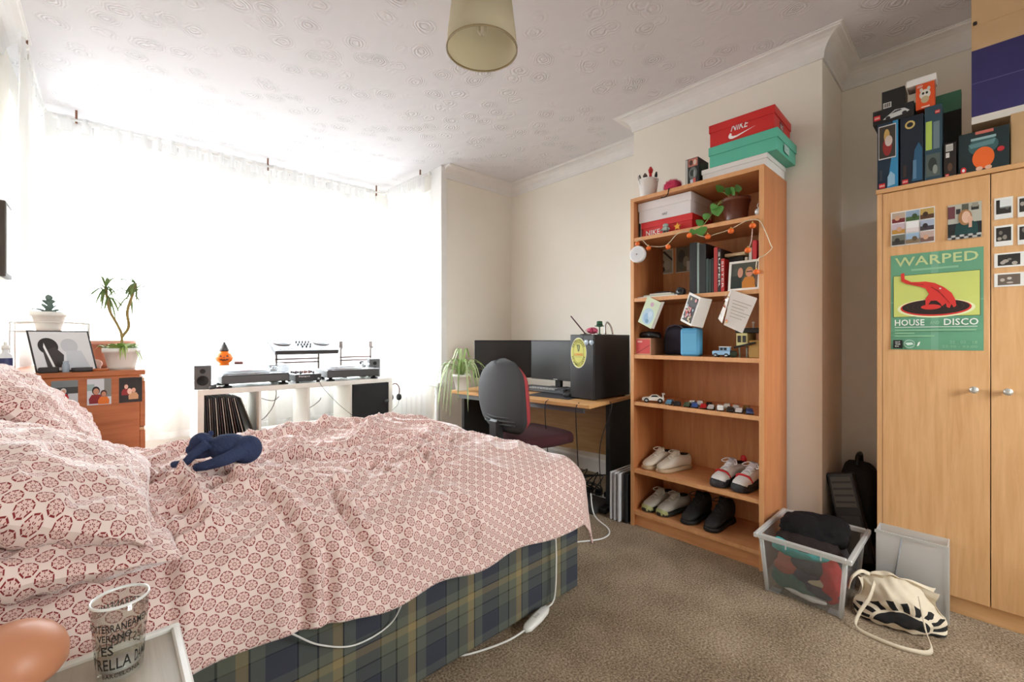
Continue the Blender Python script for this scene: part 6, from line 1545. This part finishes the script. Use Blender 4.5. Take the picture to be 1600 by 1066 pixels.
def portrait(p_):
    p_.rect(0, 0, 1, 1, (186, 184, 170)); p_.rect(0, .6, .22, .95, (110, 60, 66)); p_.rect(.25, .72, .38, .86, (50, 48, 46)); p_.rect(.42, .8, .62, .98, (90, 90, 76)); p_.rect(.7, .78, .92, .9, (44, 44, 42)); p_.rect(.72, .86, .9, .98, (150, 146, 130))
    p_.rect(0, .12, 1, .45, (26, 28, 30)); p_.poly([(.2, .12), (.25, .42), (.42, .5), (.7, .5), (.88, .4), (.9, .12)], (26, 66, 64)); p_.ell(.52, .6, .2, .22, (168, 120, 76)); p_.ell(.55, .6, .13, .17, (226, 186, 160)); p_.ell(.66, .52, .08, .1, (222, 176, 150)); p_.poly([(.62, .3), (.72, .3), (.72, .54), (.64, .54)], (220, 172, 146))
    for k in range(8): p_.rect(k/8, .0 if k % 2 else .06, k/8+.1, .06 if k % 2 else .12, (46, 48, 52)); p_.rect(k/8, .06 if k % 2 else 0, k/8+.1, .12 if k % 2 else .06, (196, 196, 194))
card('portrait_photo', 'portrait photo of a person with chin on hand on the wardrobe', XD, 1481, 1534, 322, 376, portrait, (60, 56, 52), 'photo')
def pol(seed, dark=(40, 38, 34), land=False):
    def fn(p_):
        r_ = random.Random(seed); a = (.12, .12, .88, .9) if land else (.1, .24, .9, .9)
        p_.rect(a[0], a[1], a[2], a[3], dark)
        for k in range(4):
            g = r_.randint(90, 215); p_.ell(a[0]+.15+(a[2]-a[0]-.3)*r_.random(), a[1]+.12+(a[3]-a[1]-.26)*r_.random(), .07+.06*r_.random(), .06+.07*r_.random(), (g, int(g*.95), int(g*.88)), 14)
        if seed == 1: p_.rect(.3, .55, .9, .9, (226, 228, 226)); p_.rect(.3, .5, .9, .56, (120, 126, 120))
    return fn
for k, (u0, u1, v0, v1, sd, land, lb) in enumerate(((1553.5, 1583, 311, 344, 1, False, 'instant photo of a pale sky on the second wardrobe door'), (1590, 1618, 308, 340, 2, False, 'instant photo at the top beside the pale sky one'), (1553.5, 1583, 354, 386, 3, False, 'instant photo of a dark room below the pale sky one'), (1590, 1618, 352, 383, 4, False, 'instant photo beside the dark room one'), (1553.5, 1600, 397, 419, 5, True, 'wide instant photo of a night scene on the wardrobe'), (1553.5, 1600, 428, 449, 6, True, 'lowest wide instant photo on the wardrobe door'))):
    card('instant_photo', lb, XD, u0, u1, v0, v1, pol(sd, (44, 40, 36) if sd != 6 else (110, 96, 84), land), (236, 234, 228), 'photo')

# ------------------------------------------------------------------ boxes on the wardrobe
ZW = WH_
def carton(name, label, X, u0, u1, zb, zt, depth, rgb, cat='box', prints=None, rz=0.0):
    y1_, y0_ = ypix(u0, X), ypix(u1, X)
    t_ = thing(name, label, cat, (X, y0_, zb), rz)
    MB().box(0, depth, 0, y1_-y0_, 0, zt-zb, C(rgb, .4), .002).build('carton', t_)
    if prints:
        pr_ = Print((-.0003, y1_-y0_, 0), (0, -1, 0), (0, 0, 1), y1_-y0_, zt-zb); prints(pr_); pr_.build('front_print', t_)
    return t_, y1_-y0_, zt-zb
def lego(p_, x, y, s):
    a = p_.w/p_.h; p_.rect(x, y, x+s, y+s*a, (206, 30, 34)); p_.text('LEGO', x+.1*s, y+.3*s*a, x+.9*s, y+.7*s*a, (246, 240, 226))
X = 2.575
def pA(p_):
    p_.rect(0, 0, 1, 1, (24, 46, 66)); p_.poly([(.45, 0), (1, 0), (1, 1), (.75, 1), (.7, .5)], (54, 140, 186)); p_.rect(.06, .46, .9, .96, (206, 204, 200)); p_.rect(.09, .475, .87, .945, (62, 54, 48)); p_.ell(.48, .64, .22, .14, (150, 44, 40)); p_.ell(.46, .8, .14, .1, (196, 160, 90)); p_.ell(.55, .72, .18, .08, (206, 190, 180)); lego(p_, .08, .03, .3); p_.poly([(.5, .04), (.85, .06), (.85, .2), (.65, .26), (.5, .18)], (150, 190, 214)); p_.rect(.12, .14, .24, .3, (60, 66, 74))
carton('toy_set_box', 'tall bright blue toy set box at the wardrobe corner', X, 1371, 1403.5, ZW, ZW+.302, .09, (28, 62, 90), 'toy box', pA)
def pB(p_):
    p_.rect(0, 0, 1, 1, (20, 32, 46)); p_.poly([(.5, .05), (.95, .05), (.95, .5), (.8, .6), (.62, .5)], (44, 92, 124)); p_.ell(.42, .88, .22, .06, (206, 180, 110)); p_.ell(.42, .88, .14, .035, (24, 30, 36)); lego(p_, .08, .03, .26); p_.rect(.12, .13, .26, .3, (60, 46, 44)); p_.rect(.55, .08, .7, .35, (90, 130, 160))
carton('toy_set_box', 'tall dark navy toy set box with a golden ring picture', X, 1407, 1443, ZW, ZW+.300, .09, (22, 34, 48), 'toy box', pB)
def pC(p_):
    p_.rect(0, 0, 1, 1, (46, 74, 88)); p_.rect(.06, .42, .42, .8, (178, 202, 92)); p_.rect(.5, .42, .86, .78, (110, 128, 136)); p_.rect(.06, .06, .9, .36, (84, 96, 92)); p_.ell(.45, .22, .25, .09, (50, 56, 52)); p_.ell(.6, .15, .14, .06, (140, 146, 136)); lego(p_, .6, .88, .28)
carton('toy_set_box', 'blue grey toy set box with a lime green panel', X, 1445, 1472, ZW, ZW+.320, .09, (36, 60, 74), 'toy box', pC)
zA = ZW+.3025
def pD(p_): p_.rect(0, 0, 1, 1, (26, 26, 28)); lego(p_, .03, .3, .16); p_.poly([(.25, .25), (.4, .2), (.8, .3), (.9, .45), (.78, .7), (.55, .75), (.4, .5)], (206, 208, 206)); p_.ell(.38, .28, .06, .13, (40, 40, 42)); p_.ell(.78, .36, .06, .13, (40, 40, 42)); p_.poly([(.45, .52), (.72, .6), (.68, .7), (.56, .68)], (50, 54, 60))
carton('toy_set_box', 'flat black toy set box showing a white car', X+.001, 1364, 1428, zA, zA+.063, .13, (28, 28, 30), 'toy box', pD)
def pE(p_): p_.rect(0, 0, 1, 1, (26, 26, 27)); p_.rect(.06, .06, .42, .36, (226, 224, 220)); [p_.rect(.09+.045*k, .1, .11+.045*k+.012*(k % 2), .32, (30, 30, 30)) for k in range(7)]
carton('black_carton', 'plain black carton with a white barcode on the toy boxes', X+.01, 1378, 1414, zA+.0635, zA+.145, .10, (26, 26, 27), 'box', pE)
zC = ZW+.3205
def pF(p_): p_.rect(0, 0, 1, 1, (226, 84, 32)); p_.ell(.5, .55, .3, .2, (226, 222, 210)); p_.ell(.5, .35, .22, .14, (196, 176, 140)); p_.ell(.4, .6, .07, .05, (40, 36, 34)); p_.ell(.6, .6, .07, .05, (40, 36, 34)); p_.ell(.3, .75, .09, .08, (214, 208, 196)); p_.ell(.7, .75, .09, .08, (214, 208, 196)); p_.text('LEGO', .08, .86, .38, .95, (246, 240, 226)); p_.rect(.3, .03, .75, .08, (246, 210, 196))
bF, wF, hF = carton('toy_set_box', 'orange toy set box with a white lid on the lime panel box', X+.005, 1431, 1460, zC, zC+.108, .07, (216, 80, 34), 'toy box', pF)
MB().box(-.006, .078, -.006, wF+.03, hF+.0005, hF+.03, C((236, 234, 232), .5), .002).build('lid', bF)
def pG(p_): p_.rect(0, 0, 1, 1, (24, 24, 24)); p_.rect(.0, .8, 1, 1, (84, 148, 124))
tg_, wG, hG = carton('dark_game_box', 'black and green box leaning behind the toy boxes', 2.74, 1410, 1502, ZW, ZW+.42, .05, (26, 26, 26), 'box', pG)
def pH(p_): p_.rect(0, 0, 1, 1, (40, 32, 28)); p_.rect(.15, .76, .75, .96, (206, 202, 194)); p_.rect(.15, .58, .45, .72, (214, 210, 204)); p_.ell(.5, .3, .2, .12, (90, 62, 46)); lego(p_, .12, .04, .3); [p_.rect(.2, .79+.035*k, .7, .8+.035*k, (110, 106, 100)) for k in range(4)]
carton('toy_set_box', 'narrow brown toy box with a white label', X, 1475, 1494, ZW, ZW+.145, .09, (40, 32, 28), 'toy box', pH)
def pI(p_): p_.rect(0, 0, 1, 1, (26, 44, 46)); p_.ell(.5, .62, .3, .22, (60, 96, 98)); p_.rect(.25, .78, .75, .84, (150, 180, 182)); p_.rect(.34, .92, .7, .99, (206, 110, 96)); p_.poly([(.2, .7), (.75, .74), (.7, .62), (.25, .6)], (96, 136, 138)); p_.ell(.5, .33, .22, .26, (236, 104, 36), 30); p_.ell(.42, .08, .07, .05, (226, 186, 160)); p_.ell(.6, .08, .07, .05, (226, 186, 160)); p_.ell(.1, .1, .06, .08, (206, 40, 44)); p_.ell(.1, .1, .03, .04, (240, 230, 226)); p_.ell(.84, .46, .07, .06, (196, 44, 48)); p_.rect(0, 0, 1, .03, (18, 26, 28))
carton('toy_set_box', 'wide dark teal box with a round orange ball shape', X, 1498, 1577, ZW, ZW+.165, .14, (26, 40, 42), 'toy box', pI)
carton('cardboard_carton', 'plain brown cardboard carton under the large packing box', X+.01, 1579, 1640, ZW, ZW+.205, .30, (196, 160, 116), 'box')
# big packing box
X = 2.60; y1 = ypix(1518, X); y0 = y1-.52; zb = ZW+.2055
t = thing('packing_box', 'large open packing box with a navy band on the wardrobe', 'box', (X, y0, zb))
CBD = C((206, 172, 130), .8, name='brown_card'); NV = C((50, 44, 100), .6, name='navy_print')
W_, D_, H_ = y1-y0, .40, .40
MB().box(0, .004, 0, W_, 0, H_, CBD).box(D_-.004, D_, 0, W_, 0, H_, CBD).box(.0041, D_-.0041, 0, .004, 0, H_, CBD).box(.0041, D_-.0041, W_-.004, W_, 0, H_, CBD).box(.0041, D_-.0041, .0041, W_-.0041, 0, .004, CBD).build('carton', t)
MB().box(-.0012, -.0002, 0, W_, .03, .30, NV).build('navy_band', t)
MB().box(-.0022, -.0013, 0, W_, .163, .166, C((96, 90, 140), .6)).build('crease', t)
MB().box(-.0012, -.0002, 0, W_, .0, .0295, C((222, 216, 206), .7)).build('white_strip', t)
MB().add([(-.002, 0, H_), (-.002, W_, H_), (-.06, W_, H_+.10), (-.06, 0, H_+.10), (.002, 0, H_), (.002, W_, H_), (-.056, W_, H_+.10), (-.056, 0, H_+.10)], [(0,1,2,3),(7,6,5,4),(0,4,5,1),(2,6,7,3),(1,5,6,2),(0,3,7,4)], CBD).build('flap', t)
one('dark_clip', MB().box(-.006, .02, -.006, .006, 0, .03, C((40, 34, 30), .5), .002), 'tiny dark bracket clip at the top corner of the packing box', 'clip', loc=(X-.004, y1-.01, zb+H_+.001))

# ------------------------------------------------------------------ storage tub with clothes
t = thing('storage_tub', 'clear plastic storage tub full of clothes beside the bookcase', 'storage tub')
PLC = clear('milky_clear_plastic', (246, 247, 246), .25, .12, haze=.14); PLR = clear('milky_plastic_rim', (238, 240, 238), .3, .2, haze=.62)
rx0, rx1, ry0, ry1, rz_ = 2.125, 2.545, .352, .708, .262
ins = .028
def tub_wall(mb, z0, z1, i0, i1, mat):
    a = [(rx0+i0, ry0+i0), (rx1-i0, ry0+i0), (rx1-i0, ry1-i0), (rx0+i0, ry1-i0)]; b = [(rx0+i1, ry0+i1), (rx1-i1, ry0+i1), (rx1-i1, ry1-i1), (rx0+i1, ry1-i1)]
    for k in range(4):
        j = (k+1) % 4
        mb.add([(*a[k], z0), (*a[j], z0), (*b[j], z1), (*b[k], z1)], [(0, 1, 2, 3)], mat)
mb = MB(); tub_wall(mb, .006, rz_-.02, ins+.02, ins-.012, PLC)
mb.add([(rx0+ins+.02, ry0+ins+.02, .006), (rx1-ins-.02, ry0+ins+.02, .006), (rx1-ins-.02, ry1-ins-.02, .006), (rx0+ins+.02, ry1-ins-.02, .006)], [(0, 1, 2, 3)], PLC)
mb.build('tub_wall', t, recalc=False)
mb = MB()
for (x0, x1, y0, y1) in ((rx0, rx1, ry0, ry0+.018), (rx0, rx1, ry1-.018, ry1), (rx0, rx0+.018, ry0+.0181, ry1-.0181), (rx1-.018, rx1, ry0+.0181, ry1-.0181)): mb.box(x0, x1, y0, y1, rz_-.022, rz_, PLR, .004)
mb.build('rim', t)
for (x, y) in ((rx0+ins+.016, ry0+ins+.016), (rx1-ins-.016, ry0+ins+.016), (rx1-ins-.016, ry1-ins-.016), (rx0+ins+.016, ry1-ins-.016)): MB().tube([(x, y, .004), (x+(.018 if x > 2.3 else -.018), y+(.018 if y > .5 else -.018), rz_-.022)], .009, PLR, 8).build('corner_rib', t)
for y in (ry0+.10, ry1-.13): MB().box(rx0-.002, rx0+.004, y, y+.004, rz_-.035, rz_-.001, PLR).build('rib', t)
for (x, y) in ((rx0+.07, ry0+.07), (rx1-.07, ry0+.07), (rx1-.07, ry1-.07), (rx0+.07, ry1-.07)): MB().box(x-.02, x+.02, y-.02, y+.02, 0, .0055, PLR, .001).build('foot', t)
def cloth(label, c, r, rgb, seed, blobs=6, group=None, cat='clothing'):
    rnd_ = random.Random(seed); mb = MB(); m_ = C(rgb, .95, spec=.1, bump=.7, bscale=60)
    def clampx(v, lo, hi): return max(lo, min(hi, v))
    for k in range(blobs):
        rr = tuple(q*rnd_.uniform(.6, .95) for q in r)
        p_ = [c[i]+rnd_.uniform(-.5, .5)*r[i] for i in range(3)]
        p_[0] = clampx(p_[0], rx0+.046+rr[0], rx1-.046-rr[0]) if rx1-rx0-.092 > 2*rr[0] else (rx0+rx1)/2
        p_[1] = clampx(p_[1], ry0+.046+rr[1], ry1-.046-rr[1]) if ry1-ry0-.092 > 2*rr[1] else (ry0+ry1)/2
        p_[2] = max(p_[2], .012+rr[2])
        mb.ell(tuple(p_), rr, m_, 14, 8)
    o = one('folded_garment', mb, label, cat, group)
    remesh(o, .008)
    dp = o.modifiers.new('wrinkle', 'DISPLACE'); tx = bpy.data.textures.new('cloth_wrinkle', 'CLOUDS'); tx.noise_scale = .035; tx.noise_depth = 2
    dp.texture = tx; dp.strength = .016; dp.texture_coords = 'GLOBAL'
    return o
xc, yc = (rx0+rx1)/2, (ry0+ry1)/2
cloth('black jumper heaped on top of the storage tub', (xc+.06, yc-.02, .255), (.13, .14, .055), (30, 27, 28), 1, 9)
cloth('dark brown top folded below the black jumper in the tub', (xc-.06, yc+.02, .215), (.12, .13, .045), (46, 38, 36), 2, 8)
cloth('turquoise and grey sports top pressed to the tub side', (rx0+.085, ry1-.15, .205), (.05, .13, .032), (62, 154, 154), 3, 8)
cloth('charcoal trousers across the middle of the tub', (rx0+.11, yc-.06, .165), (.075, .12, .05), (58, 56, 62), 4, 8)
cloth('rust red knit in the tub near the bookcase', (rx0+.085, ry1-.13, .135), (.045, .06, .04), (152, 84, 68), 5, 5)
cloth('dark green shirt rolled at the bottom of the tub', (rx0+.09, ry1-.13, .07), (.06, .10, .055), (66, 98, 88), 6, 7)
cloth('navy garment filling the tub centre', (rx0+.1, yc-.02, .09), (.07, .10, .06), (56, 52, 68), 7, 7)
cloth('bright red shirt at the tub corner by the wardrobe', (rx0+.10, ry0+.09, .115), (.06, .05, .08), (164, 44, 46), 8, 6)
cloth('cream scarf twisted low in the tub', (rx0+.075, yc-.02, .11), (.03, .10, .022), (176, 160, 130), 9, 5)
cloth('white garment at the bottom of the tub', (rx0+.08, yc+.01, .03), (.03, .07, .016), (206, 200, 194), 10, 5)
cloth('grey blanket lining the back of the tub', (xc+.1, yc, .12), (.12, .15, .10), (62, 58, 58), 11, 9)
# translucent file box behind the tote
t = thing('plastic_file_box', 'translucent white plastic box standing against the wardrobe', 'plastic box', (2.44, .10, 0), R(0))
PB = clear('frosted_plastic', (236, 238, 240), .35, .15, haze=.66)
mb = MB(); w_, d_, h_ = .222, .100, .305
mb.box(0, .003, 0, w_, .0, h_, PB).box(d_-.003, d_, 0, w_, 0, h_, PB).box(.0031, d_-.0031, 0, .003, 0, h_, PB).box(.0031, d_-.0031, w_-.003, w_, 0, h_, PB).box(.0031, d_-.0031, .0031, w_-.0031, 0, .003, PB); mb.build('box_wall', t)
mb = MB(); mb.box(-.004, .0, -.004, w_+.004, h_-.012, h_, PLR).box(-.004, 0, -.004, .008, 0, h_-.0121, PLR); mb.build('rim', t)
MB().tube([(-.001, w_-.055, .08), (-.001, w_-.085, .30)], .0025, C((150, 152, 156), .3), 6).build('edge_seam', t)
# tote bag
def tote_mat():
    m, nt, b = nodes_of('cream_tote_canvas_print')
    uv = nt.nodes.new('ShaderNodeUVMap'); sp = nt.nodes.new('ShaderNodeSeparateXYZ'); nt.links.new(uv.outputs['UV'], sp.inputs[0])
    x = math_n(nt, 'SUBTRACT', sp.outputs[0], .50); y = math_n(nt, 'SUBTRACT', sp.outputs[1], .12)
    r = math_n(nt, 'SQRT', math_n(nt, 'ADD', math_n(nt, 'MULTIPLY', x, x), math_n(nt, 'MULTIPLY', y, y))); th = math_n(nt, 'ARCTAN2', y, x)
    rays = math_n(nt, 'GREATER_THAN', math_n(nt, 'SINE', math_n(nt, 'MULTIPLY', th, 17.0)), -.1)
    band = math_n(nt, 'MULTIPLY', math_n(nt, 'GREATER_THAN', r, .33), math_n(nt, 'LESS_THAN', r, .52))
    disc = math_n(nt, 'MULTIPLY', math_n(nt, 'LESS_THAN', r, .29), math_n(nt, 'GREATER_THAN', y, 0.0))
    mask = math_n(nt, 'ADD', math_n(nt, 'MULTIPLY', rays, band), disc, clamp=True)
    mx = nt.nodes.new('ShaderNodeMix'); mx.data_type = 'RGBA'; mx.inputs['A'].default_value = lin((222, 208, 184)); mx.inputs['B'].default_value = lin((30, 28, 28))
    nt.links.new(mask, mx.inputs['Factor']); nt.links.new(mx.outputs['Result'], b.inputs['Base Color']); b.inputs['Roughness'].default_value = .95
    return m
TOTE = tote_mat(); TC_ = C((222, 208, 184), .95, name='cream_canvas', bump=.4, bscale=300)
t = thing('tote_bag', 'crumpled cream tote bag with black ray print on the carpet', 'tote bag', (2.31, .235, 0), R(16))
# local: y = across (towards the tub +), x = depth, front faces -x
def sheet(front):
    def fn(u, v):
        y = (.5-u)*.27*(1-.12*v) + .012*math.sin(v*7+u*3); z = .006 + .148*v*(1-.10*math.cos(u*6.3))
        bulge = math.sin(PI*min(1, max(0, u)))**.7 * math.sin(PI*min(1, v*.8+.14))
        x = (-.105*bulge if front else .07*bulge) + .02*noise.noise((u*4, v*4, 1 if front else 5)) + .012*noise.noise((u*10, v*9, 2))
        x += (.07*v if front else .02*v)
        if front: x -= .05*max(0, .5-v)
        return (x, y, max(.004, z + .012*noise.noise((u*6, v*5, 8))))
    return fn
mb = MB(); mb.grid(sheet(True), 30, 24, TOTE, uvfn=lambda u, v: (u, v)); mb.grid(sheet(False), 20, 16, TC_); mb.build('bag_body', t, recalc=False)
def strap(name, pts, n_):
    mb = MB(); P_ = bez(pts, 8); vv = []; ff = []
    for i, p_ in enumerate(P_): vv += [p_+Vector(n_)*.008, p_-Vector(n_)*.008]
    for i in range(len(P_)-1): ff.append((2*i, 2*i+1, 2*i+3, 2*i+2))
    mb.add(vv, ff, TC_, True); o = mb.build(name, t, recalc=False); md = o.modifiers.new('thickness', 'SOLIDIFY'); md.thickness = .003
strap('handle', [(-.03, .08, .15), (-.09, .105, .11), (-.115, .14, .05), (-.15, .15, .012), (-.19, .08, .009), (-.20, 0, .009), (-.17, -.06, .012), (-.12, -.055, .06), (-.06, -.05, .14)], (.2, .3, .9))
strap('handle', [(.04, .085, .15), (.0, .12, .17), (-.03, .15, .15), (-.02, .16, .10)], (.6, .1, .7))
# ------------------------------------------------------------------ dark gear in the corner by the wardrobe
t = thing('equipment_bag', 'black padded equipment bag in the recess beside the wardrobe', 'bag', (2.99, .465, 0))
mb = MB(); loft(mb, [(-.14, 0, .055, .0, .34), (-.12, 0, .075, .0, .42), (0, 0, .08, 0, .47), (.10, 0, .075, 0, .44), (.13, 0, .06, 0, .36)], C((30, 29, 31), .8, bump=.5, bscale=120), 20, 4); mb.build('bag_body', t)
MB().tube(bez([(-.06, 0, .45), (-.04, -.0, .50), (.04, 0, .50), (.06, 0, .455)], 6), .01, BLACK, 8).build('handle', t)
t = thing('panel_heater', 'black tilted panel heater with a grey grille beside the wardrobe', 'heater', (2.70, .445, 0), R(0))
M_ = T(0, -.035, .016, ry=R(14), rx=R(-14))
MB().box(-.02, .03, -.06, .06, .012, .44, C((34, 34, 36), .4), .008, M_).build('housing', t)
MB().box(-.024, -.0205, -.045, .045, .27, .42, C((92, 94, 92), .5), .002, M_).build('grille', t)
for k in range(4): MB().box(-.0265, -.0245, -.04, .04, .29+.032*k, .30+.032*k, C((50, 50, 52), .5), 0, M_).build('slat', t)
MB().box(-.024, -.0205, -.045, .045, .06, .23, C((62, 64, 64), .35), .002, M_).build('lower_panel', t)
MB().box(-.04, .12, -.08, .08, 0, .0115, BLACK, .003).build('base', t)
